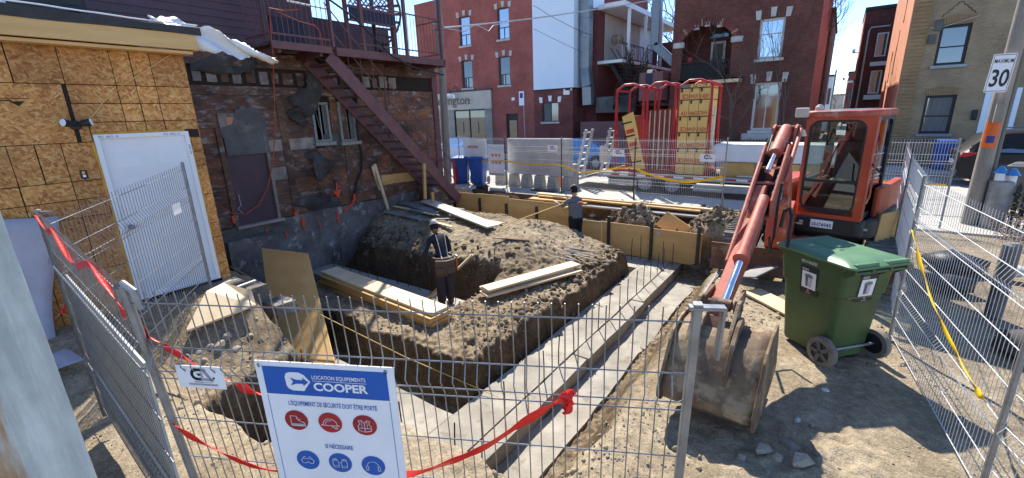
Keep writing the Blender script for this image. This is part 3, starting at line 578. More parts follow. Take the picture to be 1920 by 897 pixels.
# things left lying on the roof
tag(MB().box((-8.2, .4, 3.80), (-7.5, 1.15, 3.95), None).build('metal_box', 'white_paint', None, bevel=.02), 'white sheet metal box lying on the flat roof', 'box')
tag(MB().tube([(-7.45, 1.3, 3.84), (-7.6, 1.6, 3.9), (-7.9, 1.8, 4.0), (-8.4, 1.9, 4.0)], .05, 8).build('hose', 'black_plastic', None, True), 'coiled black hose lying on the flat roof', 'hose')
tag(MB().box((-8.9, 1.25, 3.80), (-8.0, 1.95, 4.25)).build('roof_vent', 'membrane', None, bevel=.05), 'dark squat vent box standing on the flat roof', 'vent')
# ---------------------------------------------------------------- old neighbouring house, stripped to its sheathing
WX = -10.2
old = thing('old_house', 'old house stripped to dark stained timber sheathing above a concrete foundation', 'building', (WX-2, 6, .4))
MB().box((-17, 2.57, -1.5), (WX-.03, 10.28, 4.05)).build('wall', 'sheathing_gap', old)
fd = rough_box((WX-.5, 2.6, -1.6), (WX+.07, 10.32, .43), .2, .035, 4).build('foundation', 'concrete_dark', old, True)
rough_box((WX+.0, 3.6, -1.4), (WX+.42, 4.6, .22), .12, .05, 8).build('foundation_ledge', 'concrete_dark', old, True)
def yz(px, py, X=WX): p = PX(px, py, X); return p[1], p[2]
wins = [yz(580, 192)+yz(622, 265), yz(630, 191)+yz(670, 264)]
door = (4.02, 4.92, .45, 2.42)
holes = [(w[0]-.02, w[2]+.05, w[3]-.03, w[1]+.02) for w in wins]+[door]
# sheathing boards, one by one
r = random.Random(4); z = .44
while z < 3.3:
    h = r.choice((.26, .30, .34)); z1 = min(z+h, 3.32); y = 2.6
    while y < 10.27:
        y1 = min(y+r.uniform(1.6, 4.5), 10.28); segs = [(y, y1)]
        for (a, b, c, d) in holes:
            if c < z1-.01 and d > z+.01:
                s2 = []
                for (p, q) in segs:
                    if b <= p or a >= q: s2.append((p, q))
                    else:
                        if a-p > .04: s2.append((p, a))
                        if q-b > .04: s2.append((b, q))
                segs = s2
        for p, q in segs:
            m = 'plank_red' if r.random() < (.62 if p > 5.5 else .22) else 'plank_dark'
            if r.random() < .07 and q-p < 1.2: m = 'plank_pale'
            dx = r.uniform(0, .014); MB().box((WX-.03, p+.002, z+.003), (WX+dx, q-.002, z1-.004)).build('sheathing_board', m, old)
        y = y1
    z = z1
# row of pale blocks between the joists
y = 3.0
for k in range(22):
    w = r.uniform(.2, .34)
    if y+w > 10.1: break
    rough_box((WX-.04, y, 3.38+r.uniform(-.02, .02)), (WX+.0+r.uniform(-.02, .01), y+w-.09, 3.66+r.uniform(-.05, .03)), .08, .012, k).build('infill_block', 'plank_pale' if r.random() < .6 else 'plank_dark', old, True); y += w
MB().box((WX-.04, 2.6, 3.70), (WX+.03, 10.28, 4.0)).build('rim_joist', 'plank_dark', old)
for y in (5.28, 6.85, 8.3): MB().box((WX, y, .5), (WX+.03, y+.16, 3.3)).build('batten', 'plank_dark', old)
MB().box((WX-.03, 10.1, .1), (WX+.06, 10.30, 3.75)).build('corner_post', 'brown_stair', old)
for k in range(44): MB().box((WX-.5, 10.281, .2+k*.083), (WX+.0+.012*(k % 2), 10.36, .2+k*.083+.07)).build('corner_brick', 'plank_pale' if k % 5 == 0 else 'plank_dark', old)
# windows
for a in wins:
    y0, z1, y1, z0 = a; w = thing('tmp', 'x', 'x'); bpy.data.objects.remove(w)
    f = MB()
    for (p, q) in (((y0, z0), (y0+.06, z1)), ((y1-.06, z0), (y1, z1)), ((y0+.06, z1-.06), (y1-.06, z1)), ((y0+.06, z0), (y1-.06, z0+.05))): f.box((WX-.05, p[0], p[1]), (WX+.045, q[0], q[1]))
    fo = f.build('window', 'old_frame', old, bevel=.006)
    MB().box((WX-.035, y0+.06, z0+.05), (WX-.03, y1-.06, z1-.06)).build('pane', 'glass_dim', fo)
    MB().box((WX-.026, (y0+y1)/2+.08, z0+.05), (WX-.018, y1-.06, z1-.06)).build('curtain', 'curtain', fo)
    MB().box((WX-.02, (y0+y1)/2-.02, z0+.05), (WX+.0, (y0+y1)/2+.01, z1-.06)).build('sash', 'old_frame', fo)
    MB().box((WX-.04, y0-.06, z0-.09), (WX+.12, y1+.06, z0)).build('sill', 'old_frame', fo, bevel=.01)
    P = [[(WX+.05+.02*random.random(), y0+.03+.25*(y1-y0)*t+.02*random.random(), z1-.02-.7*(z1-z0)*t)] for t in np.linspace(0, 1, 6)]
    MB().tube([p[0] for p in P], .006, 5).build('loose_trim', 'old_frame', fo)
# door with sheet metal patch
d0 = MB().box((WX-.025, door[0]+.04, .46), (WX-.005, door[1]-.04, 1.98)).build('door', 'brown_stair', old); d0.data.materials[0] = MATS['siding_brown']
MB().box((WX-.02, door[0]-.06, .46), (WX+.05, door[0]+.04, 2.5)).build('door_frame', 'plank_dark', old); MB().box((WX-.02, door[1]-.04, .46), (WX+.045, door[1]+.03, 2.45)).build('door_frame', 'plank_pale', old)
MB().tube([(WX+.055, door[1]-.03, z) for z in np.linspace(.5, 2.4, 12)], [.006+.008*random.random() for _ in range(12)], 5).build('loose_trim', 'old_frame', old)
MB().prism([(-.42, -.62), (.45, -.62), (.47, .1), (.3, .34), (-.1, .30), (-.2, .02), (-.42, -.05)], (WX+.055, 4.5, 2.55), (0, 1, 0), (0, 0, 1), (.006, 0, 0)).build('sheet_patch', 'metal_patch', old)
MB().box((WX+.03, 4.05, 2.30), (WX+.05, 4.62, 2.78)).build('insulation_patch', 'plank_pale', old); MB().box((WX+.0501, 4.2, 2.48), (WX+.053, 4.6, 2.70)).build('insulation_patch', 'orange_wall', old)
MB().box((WX+.0, door[0]-.05, .40), (WX+.16, door[1]+.06, .455)).build('doorstep', 'concrete', old)
# hanging tar paper
def flap(px, w0, w1, bulge, seed, name='tar_paper'):
    p = [PX(a, b, WX+c) for a, b, c in px]; n = 14; ts = np.linspace(0, 1, n); seg = np.linspace(0, 1, len(p)); P = []
    for i, t in enumerate(ts):
        c = np.array([np.interp(t, seg, [q[k] for q in p]) for k in range(3)]); d = unit(np.array([np.interp(min(1, t+.05), seg, [q[k] for q in p]) for k in range(3)])-np.array([np.interp(max(0, t-.05), seg, [q[k] for q in p]) for k in range(3)]))
        s = unit(np.cross(d, (1, 0, 0))); w = w0+(w1-w0)*t
        P.append([c+s*u*w*(1+1.3*float(fbm(t*9+seed, u*3, 1, 4)))+A(bulge*math.sin(t*3+u*2+seed)*.5+bulge*.6+.03*math.sin(9*t+seed+u*5), 0, 0) for u in np.linspace(-.5, .5, 8)])
    MB().grid(P).build(name, 'tar_paper', old, True, solid=.006, angle=80)
flap([(590, 112, .05), (592, 150, .04), (588, 175, .03), (560, 208, .05)], .30, .55, .03, 1)
flap([(545, 205, .03), (560, 225, .06), (575, 233, .1)], .3, .12, .06, 2)
flap([(570, 288, .03), (592, 290, .10), (603, 312, .14), (612, 326, .10)], .18, .5, .08, 3)
flap([(553, 372, .02), (600, 385, .02), (636, 386, .02)], .30, .36, .012, 5)
flap([(355, 118, .02), (440, 120, .02), (480, 118, .02)], .35, .3, .01, 6)
MB().box((WX+.02, 6.32, 1.95), (WX+.03, 6.72, 2.25)).build('sheet_patch', 'metal_patch', old)
MB().tube([yzp for yzp in [PX(447, 365, WX+.03), PX(452, 385, WX+.06), PX(446, 392, WX+.05), PX(455, 400, WX+.03)]], .008, 6).build('loose_wire', 'wire_light', old)
# survey paint
for (x, y0, y1, w) in ((438, 405, 419, .05), (502, 430, 456, .05), (537, 433, 446, .03), (569, 408, 431, .055), (600, 416, 428, .025), (634, 396, 419, .05)):
    a, b = PX(x-2, y0, WX+.115), PX(x+2, y1, WX+.115); MB().bar(a, b, w, .004, (1, 0, 0)).build('paint_mark', 'marking_orange', fd)
a = PX(556, 401, WX+.05); MB().lathe([(.06, 0), (.05, .004)], a, (1, 0, .1), 9).build('paint_mark', 'marking_orange', fd)
a, b = PX(631, 343, WX+.05), PX(632, 358, WX+.05); MB().bar(a, b, .035, .004, (1, 0, 0)).build('paint_mark', 'marking_orange', fd); MB().prism([(-.12, 0), (.12, .03), (.02, -.2)], b, (0, 1, 0), (0, 0, 1), (.005, 0, 0)).build('paint_mark', 'marking_orange', fd)
# upper storey
up_ = thing('upper_storey_wall', 'dark brown lapped siding of the old house upper storey above the OSB roof', 'wall', (WX-1, 2, 4))
MB().box((-16, -8, 3.7), (WX-.02, 5.30, 9.5)).build('backing', 'sheathing_gap', up_)
for k in range(40):
    z = 3.75+k*.14; MB().prism([(0, 0), (.022, .004), (.006, .15), (0, .15)], (WX-.02, -8, z), (1, 0, 0), (0, 0, 1), (0, 13.32, 0)).build('siding_board', 'siding_brown', up_)
MB().box((WX-.03, 5.29, 3.7), (WX+.02, 5.40, 9.5)).build('corner_trim', 'siding_brown', up_)
MB().box((-16, 5.40, 4.1), (WX-.85, 7.0, 6.9)).build('porch_wall', 'siding_brown', up_)
MB().box((WX-.86, 5.9, 4.35), (WX-.80, 6.75, 4.95)).build('porch_panel', 'navy_dark', up_, bevel=.01)
tag(MB().tube([PX(538, 2, WX+.6), PX(612, 17, WX+.5)], .02, 8).build('light_tube', 'white_paint', None, True), 'white tube light fixed along the balcony of the old house', 'light')
# cords and cables
tag(MB().tube([PX(*p, WX+d) for *p, d in ((560, 18, 1.), (530, 20, 1.), (505, 15, 1.04), (508, 60, 1.0), (512, 100, .9), (513, 150, .3), (515, 200, .12), (516, 250, .12), (512, 300, .1), (503, 350, .1), (485, 385, .1), (460, 402, .12), (435, 400, .12), (415, 388, .2), (408, 380, .3))], .011, 6).build('power_lead', 'cable_orange', None, True), 'orange extension cord hanging from the balcony past the boarded door', 'cord')
tag(MB().tube([PX(*p, WX+.07) for p in ((668, 150), (668, 200), (669, 240), (672, 262), (679, 290), (678, 320), (668, 345), (666, 365))], .028, 8).build('conduit', 'cable_black', None, True), 'black conduit running down the stripped wall beside the small windows', 'conduit')
tag(MB().tube([PX(*p, WX+.1) for p in ((664, 364), (665, 372), (660, 384), (645, 396))], .03, 8).build('conduit_end', 'marking_orange', None, True), 'orange painted end of the black conduit above the foundation', 'conduit')
tag(MB().tube([PX(*p, -9.0) for p in ((618, 0), (660, 30), (700, 70), (735, 105), (770, 125), (832, 141))], .022, 6).build('power_cable', 'cable_black', None, True), 'thick black service cable sagging across the balcony', 'cable')
tag(MB().tube([PX(*p, WX+.1) for p in ((783, 174), (775, 195), (762, 212), (745, 222), (725, 218), (700, 198), (680, 180), (640, 145), (620, 125), (608, 100), (600, 60), (590, 48), (560, 40), (520, 22))], .011, 6).build('power_lead', 'cable_orange', None, True), 'orange extension cord looped under the brown stairs', 'cord')
# ---------------------------------------------------------------- brown steel stairs and balcony
stg = thing('steel_stairs', 'brown steel exterior stairs climbing along the stripped wall to the balcony', 'stairs', (-9.65, 9.4, 0))
SA, SB = A(0, 6.10, 3.93), A(0, 9.95, .10)
for x in (-9.2, -10.08): MB().bar(SA+A(x, 0, 0), SB+A(x, 0, 0), .045, .30, (0, 0, 1)).build('stringer', 'brown_stair', stg, bevel=.006)
n = 17
for k in range(n):
    t = (k+.7)/n; p = SA+(SB-SA)*t; MB().box((-10.06, p[1]-.12, p[2]-.01), (-9.22, p[1]+.13, p[2]+.02)).build('tread', 'brown_stair', stg)
d = unit(SB-SA)
for h in (.50, .95): MB().tube([SA+A(-9.2, .05, h+.1), SB+A(-9.2, -.1, h+.1)], .014, 6).build('handrail', 'brown_stair', stg)
for k in range(12):
    p = SA+(SB-SA)*(k+.5)/12; MB().tube([p+A(-9.2, 0, .12), p+A(-9.2, 0, 1.04)], .008 if k % 4 else .016, 5).build('baluster', 'brown_stair', stg)
bal = thing('balcony', 'brown steel balcony with thin balusters along the old house', 'balcony', (-9.7, 7, 4))
MB().box((-10.2, 4.84, 4.04), (-9.14, 9.62, 4.09)).build('deck', 'plank_dark', bal)
MB().box((-9.16, 6.25, 3.93), (-9.10, 9.62, 4.10)).build('fascia', 'brown_stair', bal); MB().box((-9.16, 4.84, 3.96), (-9.10, 6.15, 4.10)).build('fascia', 'brown_stair', bal)
MB().box((-10.2, 9.6, 3.90), (-9.1, 9.66, 4.10)).build('fascia', 'brown_stair', bal)
for y in (5.0, 5.9, 7.2, 8.4, 9.4): MB().box((-10.2, y, 3.9), (-9.2, y+.06, 4.03)).build('joist', 'brown_stair', bal)
for (y0, y1) in ((4.86, 6.15), (6.9, 9.6)):
    for z in (4.22, 5.06): MB().box((-9.14, y0, z), (-9.11, y1, z+.03)).build('rail', 'brown_stair', bal)
    m = MB().tube([(0, 0, 4.09), (0, 0, 5.07)], .0075, 5).mesh('baluster', 'brown_stair')
    for y in np.arange(y0+.05, y1, .11): put('baluster', m, bal, Matrix.Translation((-9.125, y, 0)))
for z in (4.22, 5.06): MB().box((-10.1, 4.84, z), (-9.14, 4.87, z+.03)).build('rail', 'brown_stair', bal)
for x in np.arange(-10.05, -9.15, .11): put('baluster', m, bal, Matrix.Translation((x, 4.855, 0)))
for z in (4.22, 5.06): MB().box((-10.1, 9.58, z), (-9.14, 9.61, z+.03)).build('rail', 'brown_stair', bal)
for (x, y, z1, w) in ((-9.13, 6.2, 6.0, .06), (-9.13, 7.0, 6.4, .07), (-9.13, 8.3, 6.3, .07), (-9.13, 9.55, 6.2, .07), (-10.15, 7.35, 6.5, .08), (-10.15, 8.8, 6.3, .12)): MB().box((x-w/2, y-w/2, 4.1), (x+w/2, y+w/2, z1)).build('post', 'brown_stair', bal)
# lattice screen, one slat at a time
sc = thing('lattice_screen', 'brown diagonal lattice screen with a dark blue panel on the balcony', 'screen', (-9.9, 8.2, 4.1))
y0, y1, z0, z1 = 7.35, 8.75, 5.25, 6.5
for s in (1, -1):
    for q in np.arange(-1.4, 2.8, .13):
        pts = []
        for y in np.linspace(y0, y1, 60):
            z = z0+(y-y0)*1+ (q if s == 1 else 0) if s == 1 else z1-(y-y0)*1-q+.0
            if z0 <= z <= z1: pts.append((y, z))
        if len(pts) > 4: MB().bar((-10.0+.008*s, pts[0][0], pts[0][1]), (-10.0+.008*s, pts[-1][0], pts[-1][1]), .03, .008, (1, 0, 0)).build('slat', 'brown_stair', sc)
MB().box((-10.02, y0, 4.95), (-9.98, y1, 5.24)).build('panel', 'navy_dark', sc)
MB().box((-10.03, y0-.02, 5.2), (-9.97, y1+.02, 5.26)).build('frame', 'brown_stair', sc); MB().box((-10.03, y0-.02, 4.9), (-9.97, y1+.02, 4.95)).build('frame', 'brown_stair', sc)
up2 = thing('spiral_stairs', 'dark curved stairs winding up behind the balcony rail', 'stairs', (-10.6, 8.6, 4.1))
for k in range(11):
    a = 2.6-k*.28; MB().prism([(0, 0), (.75, -.12), (.75, .12)], (-10.7, 8.6, 4.3+k*.17), (math.cos(a), math.sin(a), 0), (-math.sin(a), math.cos(a), 0), (0, 0, .03)).build('tread', 'iron_black', up2)
MB().tube([(-10.7+.75*math.cos(2.6-k*.28), 8.6+.75*math.sin(2.6-k*.28), 4.3+k*.17) for k in range(11)], .03, 6).build('stringer', 'brown_stair', up2); MB().tube([(-10.7, 8.6, 4.1), (-10.7, 8.6, 6.6)], .05, 8).build('post', 'iron_black', up2)
pw = MB()
tag(MB().box((-16.5, 7.02, 4.05), (-12.0, 10.2, 5.3)).build('roof_shed', 'siding_brown', None), 'low dark shed wall on the roof terrace behind the balcony', 'shed')
# ---------------------------------------------------------------- buildings across the street
FY = 26.5
def facade(parent, m, x0, x1, z0, z1, y, holes, depth=.22, name='wall'):
    """wall face at y with real openings and reveals"""
    xs = sorted({x0, x1, *[h[0] for h in holes], *[h[1] for h in holes]}); zs = sorted({z0, z1, *[h[2] for h in holes], *[h[3] for h in holes]}); mb = MB()
    for a, b in zip(xs[:-1], xs[1:]):
        for c, d in zip(zs[:-1], zs[1:]):
            mx, mz = (a+b)/2, (c+d)/2
            if any(h[0] < mx < h[1] and h[2] < mz < h[3] for h in holes): continue
            mb.add([(a, y, c), (b, y, c), (b, y, d), (a, y, d)], [(0, 1, 2, 3)])
    for (a, b, c, d) in holes:
        for p, q in (((a, c), (b, c)), ((b, c), (b, d)), ((b, d), (a, d)), ((a, d), (a, c))):
            mb.add([(p[0], y, p[1]), (q[0], y, q[1]), (q[0], y+depth, q[1]), (p[0], y+depth, p[1])], [(0, 3, 2, 1)])
    return mb.build(name, m, parent)
def window(parent, x0, x1, z0, z1, y, fm='pane_frame', gm='glass', split=.5, mull=0, sill='stone_trim', keys=None, curtain=0, km='stone_trim', fw_=.06, dep=.1):
    f = MB(); yy = y+dep
    for (p, q) in (((x0, z0), (x0+fw_, z1)), ((x1-fw_, z0), (x1, z1)), ((x0+fw_, z1-fw_), (x1-fw_, z1)), ((x0+fw_, z0), (x1-fw_, z0+fw_))): f.box((p[0], yy, p[1]), (q[0], yy+.1, q[1]))
    zm = z0+(z1-z0)*split
    if split: f.box((x0+fw_, yy+.01, zm-.025), (x1-fw_, yy+.08, zm+.025))
    if mull: f.box(((x0+x1)/2-.025, yy+.012, z0+fw_), ((x0+x1)/2+.025, yy+.078, (zm-.025) if mull == 1 else z1-fw_))
    w = f.build('window', fm, parent, bevel=.008)
    MB().box((x0+fw_, yy+.05, zm+.025 if split else z0+fw_), (x1-fw_, yy+.06, z1-fw_)).build('pane', gm, w)
    if split: MB().box((x0+fw_, yy+.045, z0+fw_), (x1-fw_, yy+.055, zm-.025)).build('pane', 'glass_dim' if curtain else gm, w)
    if curtain: MB().box((x0+fw_+.05, yy+.03, z0+fw_), (x0+fw_+(x1-x0)*curtain, yy+.04, z1-fw_ if curtain > .3 else zm)).build('curtain', 'curtain', w)
    if sill: MB().box((x0-.1, y-.08, z0-.13), (x1+.1, y+.2, z0)).build('sill', sill, w, bevel=.01)
    if keys:
        xm = (x0+x1)/2; h = keys
        for (cx, zb, tp) in ((x0-.06, z1-.02, -.05), (xm, z1+.06, 0), (x1+.06, z1-.02, .05)):
            MB().prism([(-.10+tp*.3, 0), (.10+tp*.3, 0), (.13+tp, h), (-.13+tp, h)], (cx, y-.03, zb), (1, 0, 0), (0, 0, 1), (0, .1, 0)).build('keystone', km, w)
    return w
b1 = thing('brick_building', 'three storey red brick building with stone keystones and a stucco shop front', 'building', (-20, FY+4, 0))
W4 = [(-23.4, -22.38, 7.57, 9.5), (-19.9, -18.93, 7.6, 9.55), (-23.4, -22.38, 4.62, 6.55), (-19.95, -18.97, 4.62, 6.5)]
facade(b1, 'brick_red', -25.45, -17.03, 4.42, 12.2, FY, W4)
facade(b1, 'brick_red', -20.68, -17.03, -.2, 4.42, FY, [(-19.45, -18.4, -.1, 2.66)])
facade(b1, 'brick_maroon', -17.03, -14.04, -.2, 4.12, FY, [(-16.38, -15.14, 2.05, 3.3)])
MB().box((-29.2, FY+1.2, -.2), (-25.45, FY+9, 11.4)).build('side_wall', 'brick_red', b1); MB().box((-25.45, FY+.25, -.2), (-14.05, FY+13, 12.1)).build('core', 'brick_maroon', b1)
MB().box((-25.5, FY-.06, 12.2), (-17, FY+.3, 12.5)).build('cornice', 'stone_trim', b1)
for i, h in enumerate(W4): window(b1, *h, FY, 'pane_frame', 'glass_sky' if i < 2 else 'glass', .38, 1, keys=.34, curtain=.0 if i < 2 else .25, km='stone_trim')
window(b1, -16.38, -15.14, 2.05, 3.3, FY, 'pane_frame', 'glass_dim', 0, 2, keys=.36, curtain=.45, km='white_paint')
MB().box((-19.45, FY+.15, 0), (-18.4, FY+.2, 2.66)).build('door', 'iron_black', b1); MB().box((-19.25, FY+.14, .9), (-18.6, FY+.149, 2.2)).build('door_pane', 'glass', b1)
# shop front
MB().box((-26.2, FY-.14, 3.14), (-20.65, FY, 4.42)).build('shop_sign_board', 'stucco', b1, bevel=.01); MB().box((-26.2, FY-.17, 4.36), (-20.62, FY-.001, 4.47)).build('sign_trim', 'pane_frame', b1); MB().box((-26.2, FY-.16, 3.08), (-20.62, FY-.001, 3.14)).build('sign_trim', 'stone_trim', b1)
MB().box((-26.2, FY-.08, -.2), (-24.4, FY-.002, 3.08)).build('shop_pier', 'brick_grey', b1); MB().box((-21.3, FY-.08, -.2), (-20.66, FY-.002, 3.08)).build('shop_pier', 'brick_grey', b1); MB().box((-24.4, FY-.08, -.2), (-21.3, FY-.002, .7)).build('shop_pier', 'brick_grey', b1)
wf = MB()
for x in (-24.4, -22.9, -21.36): wf.box((x, FY-.03, .7), (x+.07, FY+.06, 3.05))
wf.box((-24.4, FY-.03, 2.98), (-21.3, FY+.06, 3.08)); wf.box((-24.4, FY-.03, .7), (-21.3, FY+.06, .78)); so_ = wf.build('shop_window', 'iron_black', b1)
for x in (-24.33, -22.83): 
    MB().box((x, FY+.02, .78), (x+1.43, FY+.03, 2.98)).build('pane', 'glass', so_); MB().tube([(x+.7, FY-.05, 1.3), (x+.75, FY-.05, 1.75), (x+.68, FY-.05, 2.2)], .03, 6).build('door_pull', 'galv', so_)
ob = PY(833, 203, FY-.15)
text('Wellington', 'shop_lettering', 'pole_wood_dark', b1, (-27.0, FY-.16, 3.48), (1, 0, 0), (0, 0, 1), .92, .02, width=4.35, bold=.012)
MB().box((-23.2, FY-.17, 3.72), (-22.25, FY-.15, 3.755)).build('lettering_bar', 'brick_grey', b1); MB().box((-23.2, FY-.17, 3.50), (-22.35, FY-.15, 3.525)).build('lettering_bar', 'brick_grey', b1)
P = [(-.75, 0), (-.4, .07), (0, .1), (.4, .07), (.75, 0), (.75, .24), (.4, .31), (0, .34), (-.4, .31), (-.75, .24)]
ov = MB().prism(P, (-24.35, FY-.75, 3.92), (1, 0, 0), (0, 0, 1), (0, .05, 0)).build('oval_sign', 'sign_white', b1); text('PERRUVTER', 'oval_lettering', 'sign_black', ov, (-24.95, FY-.75, 4.0), (1, 0, 0), (0, 0, 1), .2, .004, width=1.2)
for x in (-25.0, -23.7): MB().tube([(x, FY-.05, 4.3), (x-.05, FY-.35, 4.75), (x, FY-.65, 4.85), (x+.05, FY-.75, 4.6)], .02, 6).build('lamp_bracket', 'iron_black', b1)
MB().lathe([(.02, .12), (.05, .06), (.14, 0)], (-24.0, FY-.75, 4.35), (0, 0, 1), 12).build('lamp_shade', 'iron_black', b1)
MB().box((-18.85, FY-.08, 3.55), (-18.6, FY, 3.75)).build('wall_light', 'white_paint', b1)
MB().box((-14.75, FY-.03, 3.72), (-14.3, FY, 3.98)).build('wall_plate', 'sign_white', b1)
for x in (-14.65, -14.15): MB().lathe([(.04, 0), (.07, .1)], (x, FY-.02, 4.05), (.2, -1, -.4), 10).build('security_light', 'white_paint', b1)
# white siding bay
bay = MB(); bay.box((-17.03, FY-.02, 4.14), (-14.04, FY+4.4, 12.3)); bay.build('bay', 'siding_white', b1)
m = MB()
for k in range(68):
    z = 4.14+k*.12
    m.prism([(0, 0), (-.02, .004), (-.004, .12), (0, .12)], (-17.03, FY-.02, z), (0, 1, 0), (0, 0, 1), (3.0, 0, 0))
    m.prism([(0, 0), (.02, .004), (.004, .12), (0, .12)], (-14.04, FY-.02, z), (1, 0, 0), (0, 0, 1), (0, 1.6, 0))
tag(m.build('siding', 'siding_white', b1), kind='stuff')
MB().box((-14.06, FY-.05, 4.1), (-14.0, FY+.04, 12.3)).build('corner_trim', 'siding_white', b1); MB().box((-17.06, FY-.06, 4.06), (-13.98, FY+1.6, 4.14)).build('bay_trim', 'iron_black', b1)
dct = MB(); dct.box((-13.9, FY+.5, 5.2), (-13.25, FY+1.1, 12)); dct.build('duct', 'duct', b1, bevel=.04)
MB().bar((-13.57, FY+.8, 5.25), (-13.3, FY+.6, 4.1), .62, .6, (0, 1, 0)).build('duct', 'duct', b1, bevel=.04); MB().bar((-13.3, FY+.6, 4.15), (-13.25, FY+.6, 3.0), .62, .6, (0, 1, 0)).build('duct', 'duct', b1, bevel=.04)
for z in (6.4, 8.2, 10): MB().box((-13.93, FY+.47, z), (-13.22, FY+1.13, z+.05)).build('duct_flange', 'duct', b1)
# rear galleries along the side
gal = thing('rear_galleries', 'shaded rear galleries with white posts and black iron stairs beside the brick building', 'gallery', (-12.4, FY+6, 0))
MB().box((-14.0, FY+1.7, -.2), (-13.2, FY+13.5, 8.9)).build('wall', 'brick_maroon', gal)
MB().box((-13.2, FY+1.7, 8.75), (-11.45, FY+13.5, 9.05)).build('roof', 'white_paint', gal); MB().box((-13.19, FY+2.7, 5.7), (-13.15, FY+9, 8.7)).build('wall_panel', 'stucco', gal); MB().box((-13.19, FY+9, 5.7), (-13.13, FY+12, 8.7)).build('wall_panel', 'siding_white', gal)
for z in (2.9, 5.55):
    MB().box((-13.2, FY+1.7, z), (-11.5, FY+13.3, z+.18)).build('gallery_floor', 'white_paint' if z > 4 else 'pole_wood_dark', gal)
for i, y in enumerate((FY+2.6, FY+5.6, FY+9.0, FY+13)):
    MB().box((-11.62, y, 5.7), (-11.45, y+.16, 8.75)).build('post', 'white_paint', gal); MB().box((-11.6, y, 0), (-11.48, y+.1, 5.55)).build('post', 'iron_black', gal)
bm = MB().tube([(0, 0, 0), (0, 0, .95)], .018, 5).mesh('baluster', 'iron_black')
for z in (3.08, 5.73):
    for h in (.06, .95): MB().box((-11.58, FY+1.8, z+h), (-11.53, FY+13, z+h+.05)).build('rail', 'iron_black', gal)
    for y in np.arange(FY+1.9, FY+13, .28): put('baluster', bm, gal, Matrix.Translation((-11.55, y, z)))
MB().box((-11.62, FY+1.9, 5.75), (-11.60, FY+4.6, 6.55)).build('white_screen', 'white_paint', gal)
for k in range(13):
    t = k/12; MB().box((-12.6+1.6*t, FY+2.2, 2.9+2.6*(1-t)-2.6*0), (-12.3+1.6*t, FY+3.1, 2.95+2.6*(1-t))).build('stair_tread', 'iron_black', gal)
for y in (FY+2.2, FY+3.1):
    MB().bar((-12.5, y, 5.6), (-10.8, y, 2.9), .05, .2).build('stair_stringer', 'iron_black', gal); MB().tube([(-12.5, y, 6.5), (-10.8, y, 3.85)], .025, 6).build('stair_rail', 'iron_black', gal)
for k in range(12): MB().box((-11.35, FY+.2+.25*k, 2.95+.22*k), (-10.45, FY+.45+.25*k, 2.99+.22*k)).build('stair_tread', 'iron_black', gal)
for x in (-11.38, -10.42):
    MB().bar((x, FY+.2, 2.75), (x, FY+3.3, 5.6), .05, .22).build('stair_stringer', 'iron_black', gal)
    for h in (.45, .9): MB().tube([(x, FY+.2, 2.85+h), (x, FY+3.3, 5.7+h)], .022, 5).build('stair_rail', 'iron_black', gal)
    for k in range(9): put('baluster', bm, gal, Matrix.Translation((x, FY+.3+.35*k, 2.95+.32*k)))
for k in range(7): MB().tube([(-11.5+.05*k, FY+1.6+.1*k, 6.7-.1*k), (-11.1, FY+1.2+.2*k, 6.3-.25*k), (-11.0+.02*k, FY+.9+.2*k, 5.6-.2*k)], .018, 5).build('curved_rail', 'iron_black', gal)
MB().bar((-9.9, FY+3, 9.1), (-9.9, FY+3, 6.4), .55, .5, (0, 1, 0)).build('duct', 'duct', gal, bevel=.04); MB().bar((-9.95, FY+3, 6.5), (-7.9, FY+3, 4.6), .5, .5, (0, 1, 0)).build('duct', 'duct', gal, bevel=.04)
MB().box((-12.9, FY+.9, 2.5), (-10.6, FY+2.0, 3.5)).build('service_box', 'metal_patch', gal, bevel=.03); MB().box((-12.6, FY+3.2, 7), (-12.3, FY+3.5, 7.4)).build('flower_pot', 'brick_red', gal)
for (x, z, s) in ((-12.0, 6.75, .22), (-12.3, 6.7, .25), (-11.9, 6.7, .2)): MB().lathe([(s*.5, 0), (s, s), (s*.6, s*2.2), (.02, s*2.4)], (x, FY+2.3, z), (0, 0, 1), 9).build('dried_plant', 'twig_pale', gal, True)
tag(MB().box((-13.2, FY+13.6, -.2), (-7.9, FY+14.2, 8)).build('yard_wall', 'brick_dark'), 'dark brick wall closing the yard behind the galleries', 'wall')
tag(MB().box((-13.4, FY-.2, -.1), (-8.2, FY-.05, 2.0)).build('yard_fence', 'brown_stair'), 'dark board fence across the yard between two brick buildings', 'fence')
tag(MB().box((-9.4, FY-.9, 3.1), (-8.1, FY+.2, 4.6)).build('shed', 'brown_stair'), 'dark shed box by the brick pier', 'shed')
tag(MB().box((-9.2, FY-.95, 3.6), (-8.5, FY-.2, 4.75)).build('blue_barrel', 'navy_dark', None, bevel=.2), 'dark blue barrel on the shed between the buildings', 'barrel')
# dark building with arched loggia
b3 = thing('arched_building', 'dark red brick house with arched loggia and pale trimmed windows', 'building', (-4.5, FY+4, 0))
AX0, AX1, AZ0 = -7.42, -4.95, 4.1; cx, rr = (AX0+AX1)/2, (AX1-AX0)/2; AZ1 = 5.95
facade(b3, 'brick_dark', -7.95, -1.25, -.2, 4.05, FY, [(-3.7, -2.5, 1.38, 3.72), (-6.6, -5.4, -.1, 2.6)])
facade(b3, 'brick_dark', -7.95, -1.25, 4.05, 9.2, FY, [(AX0, AX1, AZ0, AZ1+.78), (-3.76, -2.67, 4.84, 6.68)])
